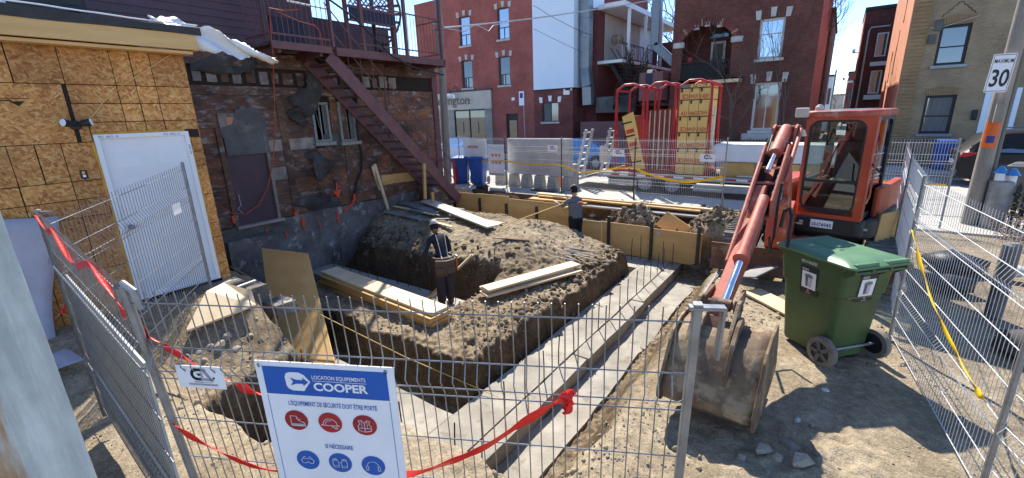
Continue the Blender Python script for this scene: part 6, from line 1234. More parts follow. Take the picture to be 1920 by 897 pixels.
gpane([(cx0+.05, cy0+.02, zm), (cx1-.10, cy0+.02, zm), (cx1-.10, cy0+.02, cz1-.05), (cx0+.05, cy0+.02, cz1-.05)]); gpane([(cx0+.05, cy0+.022, cz0+.10), (cx1-.10, cy0+.022, cz0+.10), (cx1-.10, cy0+.022, zm-.03), (cx0+.05, cy0+.022, zm-.03)], m='glass_smoke')
gpane([(cx1-.02, cy0+.1, cz0+.06), (cx1-.02, cy1-.1, cz0+.06), (cx1-.02, cy1-.1, cz1-.08), (cx1-.02, cy0+.1, cz1-.08)], 'door_glass', 'glass_smoke'); gpane([(cx0+.02, cy0+.1, cz0+.5), (cx0+.02, cy1-.1, cz0+.5), (cx0+.02, cy1-.1, cz1-.08), (cx0+.02, cy0+.1, cz1-.08)], 'side_glass'); gpane([(cx0+.1, cy1-.02, cz0+.4), (cx1-.1, cy1-.02, cz0+.4), (cx1-.1, cy1-.02, cz1-.1), (cx0+.1, cy1-.02, cz1-.1)], 'rear_glass')
tb(MB().box((cx0+.04, cy0+.0, zm-.035), (cx1-.09, cy0+.05, zm+.005))).build('window_bar', 'black_plastic', ex); tb(MB().box((cx0+.04, cy0+.0, cz0+.06), (cx1-.09, cy0+.045, cz0+.15))).build('window_bar', 'black_plastic', ex)
# black seal inside the front opening
lo_ = [(x, z) for x, z in inn]; tb(MB().tube([(x, cy0+.01, z) for x, z in lo_]+[(lo_[0][0], cy0+.01, lo_[0][1])], .016, 6)).build('window_seal', 'black_plastic', ex, True)
tb(rbox(.06, .52, -.35, .02, 1.25, 1.42, .08)).build('seat', 'black_plastic', ex, True, bevel=.03); tb(rbox(.06, .52, -.12, .02, 1.40, 2.0, .05)).build('seat_back', 'black_plastic', ex, True, bevel=.03); tb(rbox(.18, .40, -.06, .03, 1.98, 2.16, .04)).build('head_rest', 'black_plastic', ex, True, bevel=.02)
for x in (.0, .56): tb(MB().box((x-.06, -.55, 1.0), (x+.06, -.15, 1.45))).build('console', 'black_plastic', ex, bevel=.02); tb(MB().tube([(x, -.5, 1.45), (x, -.56, 1.68)], .015, 6)).build('lever', 'black_plastic', ex)
tb(MB().box((cx0+.06, cy1-.12, cz0+.05), (cx1-.06, cy1-.08, cz0+.62))).build('bulkhead', 'black_plastic', ex); tb(rbox(.0, .55, -.95, -.75, cz0+.05, cz0+.30, .05)).build('pedal_box', 'black_plastic', ex)
tb(MB().box((cx0+.05, cy0+.1, cz0+.01), (cx1-.05, cy1-.05, cz0+.06))).build('cab_floor', 'steel_dark', ex)
tb(MB().tube([(.18, cy0-.012, zm+.06), (.30, cy0-.012, zm+.52)], .008, 5)).build('wiper', 'black_plastic', ex); tb(MB().tube([(.0, cy0-.01, cz0+.2), (.14, cy0-.01, zm-.06)], .007, 5)).build('wiper', 'black_plastic', ex)
tb(MB().tube([(cx1+.03, cy0+.05, 1.2), (cx1+.06, cy0+.02, 1.3), (cx1+.06, cy0+.02, 1.9), (cx1+.03, cy0+.05, 2.0)], .012, 6)).build('grab_rail', 'exc_faded', ex, True)
tb(MB().tube([(cx1+.0, cy0+.1, 1.75), (cx1+.16, cy0-.02, 1.62)], .012, 6)).build('mirror_arm', 'black_plastic', ex)
mr = tb(MB().box((cx0-.16, cy0-.05, 2.38), (cx0+.02, cy0-.01, 2.52))).build('mirror', 'stucco', ex, bevel=.015); tb(MB().tube([(cx0+.02, cy0, 2.36), (cx0-.06, cy0-.02, 2.42)], .01, 5)).build('mirror_arm', 'black_plastic', ex)
tb(MB().lathe([(.055, 0), (.055, .05), (.02, .09)], (cx0+.08, cy0+.2, cz1+.07), (0, 0, 1), 12)).build('beacon', 'stucco', ex, True)
# licence plate and badge on the front skirt
def skirtP(x, z): return TM @ Vector((x, -1.141, z))
lp_ = tb(MB().box((.12, -1.150, .79), (.40, -1.142, .905))).build('licence_plate', 'sign_white', ex)
ux_ = A(*(TM.to_3x3() @ Vector((1, 0, 0)))); text('VH74949', 'plate_number', 'sign_navy', lp_, A(*(TM @ Vector((.135, -1.151, .805)))), ux_, (0, 0, 1), .085, .002, width=.25, bold=.01)
tb(MB().box((-.06, -1.150, .80), (.02, -1.142, .83))).build('badge', 'stucco', ex); tb(MB().box((-.03, -1.150, .84), (.02, -1.142, .87))).build('badge', 'stucco', ex); tb(MB().box((-.09, -1.150, .805), (-.07, -1.142, .82))).build('badge', 'stucco', ex)
# work group in a vertical plane: s forward from the swing post, z up
O0 = A(-.445, 7.60, 0); FU = unit(A(-.050, -1, 0)); SX = unit(np.cross(FU, (0, 0, 1)))
def WP(s, z, off=0): return O0+FU*s+A(0, 0, z)+SX*off
def plate_w(poly, w, name, m, off=0, bevel=.008, parent=ex): return MB().prism(poly, WP(0, 0, off-w/2), FU, (0, 0, 1), SX*w).build(name, m, parent, bevel=bevel)
plate_w([(-.35, .45), (.22, .5), (.30, .75), (.18, 1.12), (-.05, 1.2), (-.3, .95)], .30, 'swing_post', 'exc_orange', .06)
bo = plate_w([(-.10, .98), (.1, 1.0), (.62, 1.66), (1.02, 2.09), (1.25, 2.15), (1.48, 2.05), (1.60, 1.90), (2.12, 1.56), (2.28, 1.48), (2.2, 1.36), (2.05, 1.38), (1.35, 1.78), (1.1, 1.79), (.85, 1.54), (.40, .98), (.25, .78), (.0, .76)], .145, 'boom', 'exc_faded', 0, .012)
for o_ in (-.115, .115):
    plate_w([(1.0, 2.02), (1.05, 2.26), (1.16, 2.34), (1.30, 2.30), (1.34, 2.04), (1.15, 1.94)], .025, 'boom_bracket', 'exc_faded', o_, .004, bo)
    plate_w([(1.62, 2.10), (1.70, 2.14), (2.44, 1.62), (2.42, 1.44), (2.28, 1.38), (1.66, 1.92)], .022, 'boom_fork', 'exc_faded', o_, .004, bo)
for (s, z) in ((1.74, 2.04), (1.96, 1.90), (2.16, 1.76)): MB().bar(WP(s, z, -.12), WP(s, z, .12), .045, .022).build('rung', 'exc_faded', bo)
for o_ in (-.075, -.045, .045, .075): MB().tube([WP(1.5, 2.14, o_), WP(1.66, 2.0, o_), WP(1.95, 1.78, o_*1.1), WP(2.2, 1.62, o_*1.2), WP(2.4, 1.45, o_*1.4)], .02, 7).build('hose', 'cable_black', ex, True)
MB().tube([WP(1.16, 2.29, -.15), WP(1.16, 2.29, .15)], .035, 12).build('pin', 'rust', bo)
MB().tube([WP(1.14, 2.28), WP(1.76, 2.03)], .07, 18).build('arm_cylinder', 'exc_faded', ex, True, bevel=.01); MB().tube([WP(1.72, 2.05), WP(2.12, 1.88)], .03, 12).build('cylinder_rod', 'chrome', ex, True)
MB().tube([WP(.30, .72), WP(.85, 1.35)], .07, 16).build('boom_cylinder', 'exc_faded', ex, True); MB().tube([WP(.8, 1.30), WP(1.12, 1.72)], .035, 12).build('cylinder_rod', 'chrome', ex, True)
stk = plate_w([(2.02, 1.62), (2.08, 1.72), (2.22, 1.74), (2.42, 1.60), (2.55, 1.44), (3.80, .82), (3.86, .72), (3.78, .64), (2.8, .98), (2.30, 1.20), (2.08, 1.40)], .115, 'stick', 'exc_faded', .03, .01)
MB().tube([WP(2.32, 1.62, -.03), WP(3.16, 1.185, -.03)], .056, 18).build('bucket_cylinder', 'exc_faded', ex, True, bevel=.006); MB().lathe([(.072, 0), (.074, .05), (.05, .06)], WP(3.13, 1.20, -.03), unit(WP(3.16, 1.185)-WP(2.32, 1.62)), 18).build('gland', 'exc_faded', ex, True)
MB().tube([WP(3.14, 1.195, -.03), WP(3.68, .915, -.03)], .032, 14).build('cylinder_rod', 'chrome', ex, True); MB().tube([WP(3.69, .91, -.09), WP(3.69, .91, .07)], .052, 14).build('rod_eye', 'rust', ex, True)
MB().tube([WP(3.69, .91, -.18), WP(3.69, .91, .18)], .03, 12).build('pin', 'rust', ex, True); MB().tube([WP(3.78, .73, -.2), WP(3.78, .73, .2)], .03, 12).build('pin', 'rust', ex, True)
for o_ in (-.13, .13):
    plate_w([(3.36, .90), (3.40, .97), (3.70, .97), (3.75, .90), (3.70, .84), (3.44, .85)], .03, 'guide_link', 'rust', o_, .005); plate_w([(3.66, .97), (3.75, .97), (4.08, .66), (4.08, .55), (4.0, .54), (3.63, .86)], .032, 'bucket_link', 'bucket_steel', o_*1.2, .005)
for (s_, z_) in ((4.00, .66), (4.10, .55)): MB().bar(WP(s_, z_, -.16), WP(s_, z_, .16), .06, .035).build('cross_bar', 'bucket_steel', ex, bevel=.004)
plate_w([(3.70, .82), (3.80, .84), (4.0, .64), (3.95, .55), (3.76, .58)], .15, 'stick_end', 'rust', .02, .005)
# bucket, its back towards the street camera side
bprof = [(3.70, .76), (3.86, .76), (4.02, .70), (4.08, .65), (4.20, .48), (4.30, .33), (4.31, .26), (4.26, .21), (4.10, .19), (3.80, .22), (3.45, .30)]
bw0, bw1 = -.44, .27
P = []
for s_, z_ in bprof: P.append([WP(s_, z_, bw0+(bw1-bw0)*t) for t in np.linspace(0, 1, 9)])
P = np.array(P); P += np.stack([fbm(P[..., 0]*9, P[..., 2]*9+P[..., 1]*5, .6, 3)*.008]*3, -1)
bk = MB().grid(P).build('bucket', 'bucket_steel', ex, True, solid=.018, angle=24)
side = [(3.60, .80), (3.86, .80), (4.05, .74), (4.12, .68), (4.24, .50), (4.35, .33), (4.35, .24), (4.28, .18), (4.10, .16), (3.80, .19), (3.42, .27), (3.40, .36)]
for o_ in (bw0, bw1): plate_w(side, .022, 'bucket_side', 'bucket_steel', o_, .004, bk)
for o_ in (-.20, .08): plate_w([(3.72, .80), (3.80, .88), (3.92, .84), (4.06, .74), (4.20, .54), (4.24, .42), (4.19, .44), (4.05, .62), (3.86, .70)], .035, 'bucket_ear', 'bucket_steel', o_, .005, bk)
for o_ in np.linspace(bw0+.08, bw1-.08, 5): plate_w([(3.48, .27), (3.48, .32), (3.32, .33), (3.28, .32)], .07, 'tooth', 'rust', o_, .004, bk)
MB().bar(WP(4.10, .60, -.32), WP(4.22, .43, -.32), .03, .02, tuple(SX)).build('weld_rib', 'bucket_steel', bk)
# hoses
for k, (o_, pts) in enumerate(((-.15, ((2.5, 1.25), (2.35, 1.05), (2.2, 1.2), (2.2, 1.55), (2.1, 1.75))), (.10, ((1.4, 2.22), (1.7, 1.98), (2.0, 1.74), (2.2, 1.56))), (.06, ((1.45, 2.15), (1.75, 1.93), (2.05, 1.70))), (.2, ((.9, 1.9), (1.05, 2.15), (1.2, 2.0), (1.15, 1.7))), (.17, ((2.5, 1.2), (2.25, 1.0), (2.0, 1.2), (1.95, 1.5))))): MB().tube([WP(s, z, o_) for s, z in pts], .014, 7).build('hose', 'cable_black', ex, True)
MB().tube([WP(2.3, 1.12, -.3), WP(2.3, 1.45, -.3), WP(2.25, 1.52, -.27), WP(2.2, 1.48, -.22), WP(2.2, 1.3, -.2)], .018, 7).build('hose', 'black_plastic', ex, True)
MB().tube([WP(2.0, 1.95, .10), WP(3.1, 1.12, .10)], .022, 8).build('steel_line', 'exc_faded', ex, True); MB().tube([WP(1.2, 2.28, -.16), WP(2.0, 1.76, -.16)], .022, 8).build('steel_line', 'exc_faded', ex, True)
wl = MB().box(WP(.95, 1.70, .17)-A(.09, .03, .06), WP(.95, 1.70, .17)+A(.13, .06, .09)).build('work_light', 'exc_faded', ex, bevel=.02); MB().lathe([(.075, 0), (.07, .02), (.04, .03)], WP(.99, 1.705, .19), FU, 16).build('lens', 'stucco', wl, True)
MB().lathe([(.02, .07), (.045, .0)], WP(1.2, 2.2, -.18), (0, 0, 1), 12).build('side_lamp', 'stucco', ex, True)
# ---------------------------------------------------------------- wheeled bins
def bin_(label, loc, rz, body, lid, s=1., sticker=False, group=None, name='wheeled_bin'):
    t = thing(name, label, 'bin', loc, rz, group); Mx = MW[t] @ Matrix.Scale(s, 4)
    def tr_(mb): mb.v = [tuple(Mx @ Vector(v)) for v in mb.v]; return mb
    def ring(hx, y0, y1, z, r, n=4):
        pts = []
        for (cx2, cy2, a0) in ((hx-r, y1-r, 0), (-hx+r, y1-r, 90), (-hx+r, y0+r, 180), (hx-r, y0+r, 270)):
            for k in range(n+1): a = math.radians(a0+90*k/n); pts.append((cx2+r*math.cos(a), cy2+r*math.sin(a), z))
        return pts
    rings = [ring(.235, -.25, .27, .04, .05), ring(.245, -.26, .28, .07, .06), ring(.275, -.31, .335, .70, .07), ring(.29, -.33, .355, .715, .07), ring(.305, -.36, .39, 1.0, .07), ring(.325, -.38, .41, 1.0, .07), ring(.325, -.38, .41, 1.035, .07), ring(.29, -.34, .37, 1.035, .06), ring(.25, -.28, .3, .3, .05)]
    n = len(rings[0]); mb = MB().add([p for r_ in rings for p in r_], [(i*n+j, i*n+(j+1) % n, (i+1)*n+(j+1) % n, (i+1)*n+j) for i in range(len(rings)-1) for j in range(n)]+[tuple(range(n-1, -1, -1)), tuple((len(rings)-1)*n+j for j in range(n))])
    b = tr_(mb).build('body', body, t, True, angle=28)
    lr = [ring(.335, -.46, .43, 1.038, .05), ring(.340, -.465, .435, 1.06, .05), ring(.31, -.42, .40, 1.085, .07), ring(.24, -.30, .30, 1.105, .09)]
    mb = MB().add([p for r_ in lr for p in r_], [(i*n+j, i*n+(j+1) % n, (i+1)*n+(j+1) % n, (i+1)*n+j) for i in range(3) for j in range(n)]+[tuple(range(n-1, -1, -1)), tuple(3*n+j for j in range(n))])
    l_ = tr_(mb).build('lid', lid, t, True, angle=40)
    tr_(MB().box((-.28, .33, 1.075), (.28, .39, 1.10))).build('lid_rib', lid, l_, bevel=.008); tr_(MB().box((-.10, -.1, 1.10), (-.04, .2, 1.112))).build('lid_rib', lid, l_, bevel=.005)
    for x in (-.17, .17): tr_(MB().box((x-.12, -.452, 1.062), (x+.12, -.40, 1.092))).build('lid_rib', lid, l_, bevel=.006)
    tr_(MB().tube([(-.28, -.43, 1.0), (.28, -.43, 1.0)], .016, 8)).build('handle', body, t, True)
    for x in (-.29, -.1, .1, .29): tr_(MB().prism([(-.36, .93), (-.45, 1.0), (-.45, 1.03), (-.36, 1.03)], (x-.012, 0, 0), (0, 1, 0), (0, 0, 1), (.024, 0, 0))).build('handle_bracket', body, t)
    for x in (-.315, .315):
        s_ = 1 if x > 0 else -1; w = tr_(MB().lathe([(.10, -.03), (.145, -.03), (.15, -.02), (.15, .02), (.145, .03), (.10, .03)], (x, -.28, .15), (1, 0, 0), 28, False)).build('wheel', 'bin_tyre', t, True)
        tr_(MB().lathe([(.118, -.022), (.118, .022)], (x, -.28, .15), (1, 0, 0), 24)).build('rim', 'black_plastic', w, True)
        for k in range(5): a = k*1.2566; tr_(MB().bar((x+.024*s_, -.28, .15), (x+.024*s_, -.28+.11*math.cos(a), .15+.11*math.sin(a)), .035, .02, (1, 0, 0))).build('spoke', 'grey_bin', w)
    tr_(MB().tube([(-.3, -.28, .15), (.3, -.28, .15)], .014, 8)).build('axle', 'galv_post', t)
    if sticker:
        def stick(o, u_, v_):
            n_ = unit(np.cross(u_, v_)); B = lambda x, y, d=.002: A(*(Mx @ Vector(o+u_*x+v_*y+n_*d)))
            Un = unit(B(1, 0)-B(0, 0)); Vn = unit(B(0, 1)-B(0, 0))
            def q(x0, y0, x1, y1, m, nm, d): return MB().add([B(x0, y0, d), B(x1, y0, d), B(x1, y1, d), B(x0, y1, d)], [(0, 1, 2, 3)])
            sk_ = q(0, 0, .2, .29, '', '', .006).build('sticker', 'sign_black', t)
            q(.02, .06, .18, .235, '', '', .008).build('picture', 'sign_white', sk_)
            can = MB().add([B(x, y, .010) for x, y in ((.068, .08), (.132, .08), (.142, .185), (.058, .185))], [(0, 1, 2, 3)]); can.build('picture_can', 'sign_grey', sk_)
            for k in range(5): MB().add([B(x, y, .012) for x, y in ((.071+.013*k, .083), (.076+.013*k, .083), (.074+.0155*k, .18), (.066+.0155*k, .18))], [(0, 1, 2, 3)]).build('picture_line', 'sign_white' if k > 1 else 'sign_black', sk_)
            MB().add([B(.1+.048*math.cos(a), .193+.02*math.sin(a), .012) for a in np.linspace(0, 6.28, 18)], [tuple(range(18))]).build('picture_lid', 'duct', sk_)
            MB().add([B(.1+.011*math.cos(a), .042+.011*math.sin(a), .009) for a in np.linspace(0, 6.28, 12)], [tuple(range(12))]).build('emblem', 'orange_wall', sk_)
            q(.07, .012, .13, .02, '', '', .009).build('print', 'sign_grey', sk_); text('DÉCHETS', 'print', 'sign_white', sk_, B(.02, .245, .007), Un, Vn, .032, .002, width=.075, bold=.01)
            return B, Un, Vn
        B, Un, Vn = stick(A(-.277, .10, .64), A(0, -1, 0), unit(A(-.085, 0, 1))); text('432 H 810737', 'number', 'sign_white', t, B(.0, .32, .004), Un, Vn, .045, .003, width=.19, bold=.012)
        stick(A(-.10, -.322, .66), A(1, 0, 0), unit(A(0, -.10, 1)))
        tr_(MB().box((-.2, -.335, .70), (.2, -.31, .72))).build('rib', body, t); tr_(MB().box((-.16, -.275, .05), (.16, -.25, .13))).build('foot_recess', body, t, bevel=.008)
    return t
bin_('green wheeled waste bin with black stickers standing on the bare soil', (.175, 5.465, gz_arr(.175, 5.465)), math.radians(48), 'green_bin', 'green_lid', 1.04, True)
p = PZ(860, 345, 0); bin_('blue recycling bin with a white printed panel by the street fence', (p[0], p[1]+.25, 0), math.radians(-150), 'blue_bin', 'blue_bin', .97); q_ = thing('bin_print', 'white printed panel on the front of the blue recycling bin', 'sticker', (p[0], p[1], .5)) if False else None
p2 = PZ(891, 347, 0); bin_('plain blue recycling bin beside the printed one at the street fence', (p2[0], p2[1]+.25, 0), math.radians(-158), 'blue_bin', 'blue_bin', .97)
bin_('blue recycling bin on the far sidewalk before the beige house', (3.45, 23.6, 0), math.radians(170), 'blue_bin', 'blue_bin', 1.02); bin_('grey wheeled bin standing by the kerb beside the black car', (3.75, 15.2, 0), math.radians(160), 'grey_bin', 'grey_bin', 1.0)
# ---------------------------------------------------------------- trailer with its load
tr = thing('trailer', 'flat deck trailer with folded ramps and red and white reflective edge', 'trailer', (-4.2, 15.3, RD))
TY0, TY1, TZ = 14.32, 16.3, .56
MB().box((-6.5, TY0, TZ-.05), (.5, TY1, TZ)).build('deck', 'pole_wood_dark', tr); MB().box((-6.55, TY0-.03, TZ-.14), (.5, TY0, TZ+.01)).build('side_rail', 'trailer_steel', tr); MB().box((-6.55, TY1, TZ-.14), (.5, TY1+.03, TZ+.01)).build('side_rail', 'trailer_steel', tr)
for i, x in enumerate(np.arange(-6.4, .2, .30)): MB().box((x, TY0-.034, TZ-.085), (x+.29, TY0-.0305, TZ-.035)).build('reflector', 'sign_red' if i % 2 else 'sign_white', tr)
MB().add([(-6.5, TY0, TZ), (-6.5, TY1, TZ), (-8.0, TY1, .12), (-8.0, TY0, .12), (-6.5, TY0, TZ-.1), (-6.5, TY1, TZ-.1), (-8.0, TY1, .04), (-8.0, TY0, .04)], [(0, 1, 2, 3), (7, 6, 5, 4), (0, 3, 7, 4), (1, 5, 6, 2), (3, 2, 6, 7), (0, 4, 5, 1)]).build('beaver_tail', 'trailer_steel', tr)
for k, (a, b) in enumerate(((.1, .35), (.55, .8))): MB().add([(-6.5-1.5*a, TY0-.004, TZ-.44*a-.02), (-6.5-1.5*b, TY0-.004, TZ-.44*b-.02), (-6.5-1.5*b, TY0-.004, TZ-.44*b-.06), (-6.5-1.5*a, TY0-.004, TZ-.44*a-.06)], [(0, 1, 2, 3), (3, 2, 1, 0)]).build('reflector', 'sign_red', tr)
for y in (TY0+.35, TY1-.45): MB().box((-6.4, y, TZ-.26), (.9, y+.1, TZ-.05)).build('chassis_beam', 'steel_dark', tr)
MB().box((-6.2, TY0-.02, .16), (-5.2, TY0+.25, .34)).build('tool_box', 'trailer_steel', tr); MB().box((-3.4, TY0+.02, .10), (.4, TY0+.1, .30)).build('skirt_panel', 'trailer_steel', tr)
def wheel(parent, c, R_, w, ax=(0, 1, 0), spokes=5, name='wheel', rim='rim'):
    t = MB().lathe([(R_*.62, -w/2), (R_*.93, -w/2), (R_, -w*.3), (R_, w*.3), (R_*.93, w/2), (R_*.62, w/2)], c, ax, 28, False).build(name, 'rubber', parent, True, angle=50)
    s = -1 if ax[1] > 0 else 1; a_ = unit(ax)
    MB().lathe([(R_*.64, -w*.28), (R_*.64, w*.28)], c, ax, 24).build('rim', 'steel_dark', t, True)
    MB().lathe([(R_*.66, -w*.50), (R_*.60, -w*.5), (R_*.56, -w*.44)], c, ax, 24).build('rim_ring', rim, t, True); MB().lathe([(R_*.2, -w*.52), (R_*.2, -w*.3)], c, ax, 14).build('hub', rim, t, True)
    if spokes == 8:
        MB().lathe([(R_*.58, -w*.47), (R_*.3, -w*.40), (R_*.1, -w*.40)], c, ax, 24).build('rim_disc', rim, t, True)
        for k in range(8):
            b = k*math.pi/4; e = unit(np.cross(a_, (0, 0, 1))); d = e*math.cos(b)+A(0, 0, 1)*math.sin(b); MB().lathe([(R_*.07, 0), (R_*.07, .01)], A(*c)-a_*w*.46+d*R_*.42, -a_, 8).build('rim_hole', 'steel_dark', t)
        return t
    for k in range(spokes):
        b = k*2*math.pi/spokes; e = unit(np.cross(a_, (0, 0, 1))); d = e*math.cos(b)+A(0, 0, 1)*math.sin(b); MB().bar(A(*c)-a_*w*.47+d*R_*.1, A(*c)-a_*w*.47+d*R_*.6, R_*.2, w*.08, tuple(a_)).build('spoke', rim, t)
    return t
for x in (-4.93, -4.05):
    for y in (TY0+.12, TY1-.12): wheel(tr, (x, y, RD+.37), .37, .22, (0, 1, 0), 8)
MB().prism([(-.55, .30), (-.4, .42), (1.25, .42), (1.45, .30), (1.45, .27), (1.2, .38), (-.35, .38), (-.55, .27)], (-4.93, TY0-.01, .0), (1, 0, 0), (0, 0, 1), (0, .26, 0)).build('mudguard', 'steel_dark', tr)
for (x0, y) in ((-7.5, TY0+.15), (-7.05, TY1-.75)):
    rp = thing('loading_ramp', 'upright folded steel loading ramp, ' + ('with open rungs' if x0 < -7.2 else 'with a tan cover hung on it'), 'ramp', (x0, y, .2))
    for s in (0, .52): MB().bar((x0-.05, y+s, .2), (x0+.35, y+s, 1.98), .07, .09).build('side_rail', 'trailer_steel', rp)
    for k in range(7): MB().bar((x0-.02+.05*k, y, .42+.24*k), (x0-.02+.05*k, y+.52, .42+.24*k), .11, .05).build('rung', 'trailer_steel', rp)
    if x0 > -7.2: MB().box((x0-.04, y-.06, .75), (x0+.30, y-.03, 1.35)).build('cover', 'stucco', rp, bevel=.05)
# red racks
def rack(x0, x1, y0, y1, label, h=2.75, top=3.5):
    t = thing('storage_rack', label, 'rack', ((x0+x1)/2, (y0+y1)/2, TZ)); z = TZ
    for y in (y0, y1):
        for x in (x0, x1):
            MB().bar((x, y, z), (x+(.04 if x == x0 else -.04), y, z+h-.06), .06, .06).build('upright', 'rack_red', t)
            if y == y0: MB().bar((x+(.16 if x == x0 else -.16), y, z), (x+(.03 if x == x0 else -.03), y, z+h-.2), .035, .035).build('brace', 'rack_red', t)
        tp = [(x0+.03, z+h-.10), (x0+.30*(x1-x0), z+h+.07), (x0+.62*(x1-x0), z+h+.08), (x1-.03, z+h-.06)]
        MB().tube([(px_, y, pz_) for px_, pz_ in tp], .036, 8).build('top_bar', 'rack_red', t, True); MB().box((x0, y-.03, z+.02), (x1, y+.03, z+.1)).build('base_bar', 'rack_red', t)
    for x in (x0, x1): MB().box((x-.03, y0, z+.02), (x+.03, y1, z+.1)).build('base_bar', 'rack_red', t); MB().box((x-.02, y0, z+h-.12), (x+.02, y1, z+h-.07)).build('top_bar', 'rack_red', t)
    return t
rack(-6.12, -5.14, 14.55, 15.7, 'red steel rack holding the tilted bundle of form panels'); rack(-5.08, -4.14, 14.55, 15.7, 'red steel rack holding the upright bundle of brown-edged form panels'); rack(-4.08, -3.08, 14.5, 15.7, 'red steel rack packed with yellow lettered form panels')
# upright bundle, each panel a board on edge
for k in range(21):
    x = -4.98+k*.0395; h = 1.86+.03*(k % 2)+.012*random.random()
    o = MB().box((x, 14.62, TZ+.12), (x+.034, 15.6, TZ+.12+h)).build('plywood_form', 'panel_red_edge' if k % 4 else 'panel_pale_edge'); tag(o, 'brown-edged form panel standing on edge in the upright bundle', 'form panel', 'upright form panels in the middle red rack')
# leaning bundle
for k in range(9):
    x = -5.92+k*.048; o = MB().prism([(0, 0), (.042, 0), (-.23+.042, 1.72), (-.23, 1.72)], (x+.25, 14.62, TZ+.12), (1, 0, 0), (0, 0, 1), (0, .9, 0)).build('plywood_form', 'panel_red_edge'); tag(o, 'brown-edged form panel leaning in the tilted bundle', 'form panel', 'leaning form panels in the red rack by the ramps')
o = MB().prism([(0, 0), (.40, .02), (-.10, 1.85), (-.46, 1.70)], (-5.40, 14.50, TZ+.12), (1, 0, 0), (0, 0, 1), (0, .06, 0)).build('plywood_form', 'panel_yellow'); tag(o, 'yellow faced form panel tilted in front of the leaning bundle', 'form panel')
ou, ov_ = unit(A(-.265, 0, .96)), None
for k in range(4): 
    c = A(-5.31, 14.497, TZ+.35)+A(-.125*k, 0, .42*k); MB().bar(c-A(.19, 0, .03), c+A(.17, 0, .05), .05, .01, (0, 1, 0)).build('strap', 'strap', o)
    if k in (1, 2): MB().bar(c-A(.13, 0, -.13), c+A(.13, 0, .20), .13, .008, (0, 1, 0)).build('print', 'letter_red', o)
# yellow lettered panels in a grid
X0, X1, Z0, Z1 = -4.02, -3.17, TZ+.02, TZ+2.72; cols = [0, .335, .665, 1]; rows = [0, .125, .30, .475, .65, .83, .955, 1]
words = ['', 'ADVANCE', 'ADVANCE', 'ADVANCE', 'ADVANCE', 'ADVANCE', '']
for i in range(7):
    for j in range(3):
        a = X0+(X1-X0)*cols[j]+.006; b = X0+(X1-X0)*cols[j+1]-.006; c = Z0+(Z1-Z0)*rows[i]+.012; d = Z0+(Z1-Z0)*rows[i+1]-.012
        if i == 6: c -= .0
        o = MB().box((a, 14.44+.006*((i+j) % 2), c), (b, 15.6, d)).build('plywood_form', 'panel_yellow' if not (i == 6 and j == 0) else 'lumber_grey', None, bevel=.004); tag(o, 'yellow form panel, %s row of the tall red rack, %s' % (('bottom', 'second lowest', 'third lowest', 'fourth lowest', 'third highest', 'second highest', 'top')[i], ('brown bundle side', 'middle column', 'foam block side')[j]), 'form panel', 'yellow lettered form panels in the tall red rack')
        if 0 < i < 6:
            MB().box((a+(.03 if j != 1 else .04), 14.425, d-.10), (a+.08, 14.4385, d+.0)).build('buckle', 'strap', o)
            upright = (i % 2 == 0) if j < 2 else (i % 2 == 1)
            piece = (('AD', 'VANCE', 'E ADV') if upright else ('CE', 'ADVAN', 'ANCE'))[j]
            u_, v_, st_ = (A(1, 0, 0), A(0, 0, 1), A(a+(.06 if j == 0 else .012), 14.438, c+.025)) if upright else (A(-1, 0, 0), A(0, 0, -1), A(b-(.012 if j == 0 else .02), 14.438, c+.145))
            text(piece, 'lettering', 'letter_red', o, st_, u_, v_, .165, .001, width=(b-a)*(.72 if j == 0 else .92), bold=.02)
        if i == 6 and j: text(('12', '14')[j-1], 'lettering', 'sign_black', o, (a+.07, 14.438, c+.02), (1, 0, 0), (0, 0, 1), .12, .001, bold=.01)
        if i < 6: MB().box((a-.006, 14.43, d+.006), (b+.006, 14.438, d+.022)).build('strap', 'strap', o)
# wrapped foam block and timber under it
o = MB().box((-2.95, 14.5, 1.0), (.35, 15.7, 1.5)).build('foam_block', 'foam_block', None, bevel=.03); tag(o, 'long white wrapped foam block lying on the trailer deck', 'foam block'); MB().box((-2.9, 14.52, 1.5), (.33, 15.68, 1.512)).build('top_sheet', 'foam_block_top', o)
for x in (-2.7, -1.6, -.6): tag(MB().box((x, 14.5, TZ), (x+.9, 14.75, .985)).build('dunnage', 'lumber_yellow'), 'yellow timber bearer under the white foam block', 'timber', 'bearers under the foam block')
tag(MB().bar((-2.2, 14.38, .62), (-.4, 14.45, .60), .3, .02).build('plywood_strip', 'lumber_pale'), 'pale strip of board lying on the trailer edge under the foam block', 'board')
tag(MB().tube([(-2.98, 14.45, 2.6), (-3.0, 14.42, 1.6), (-2.85, 14.4, 1.05)], .03, 6).build('rope', 'litter_pale', None, True), 'frayed pale rope hanging from the tall red rack', 'rope')
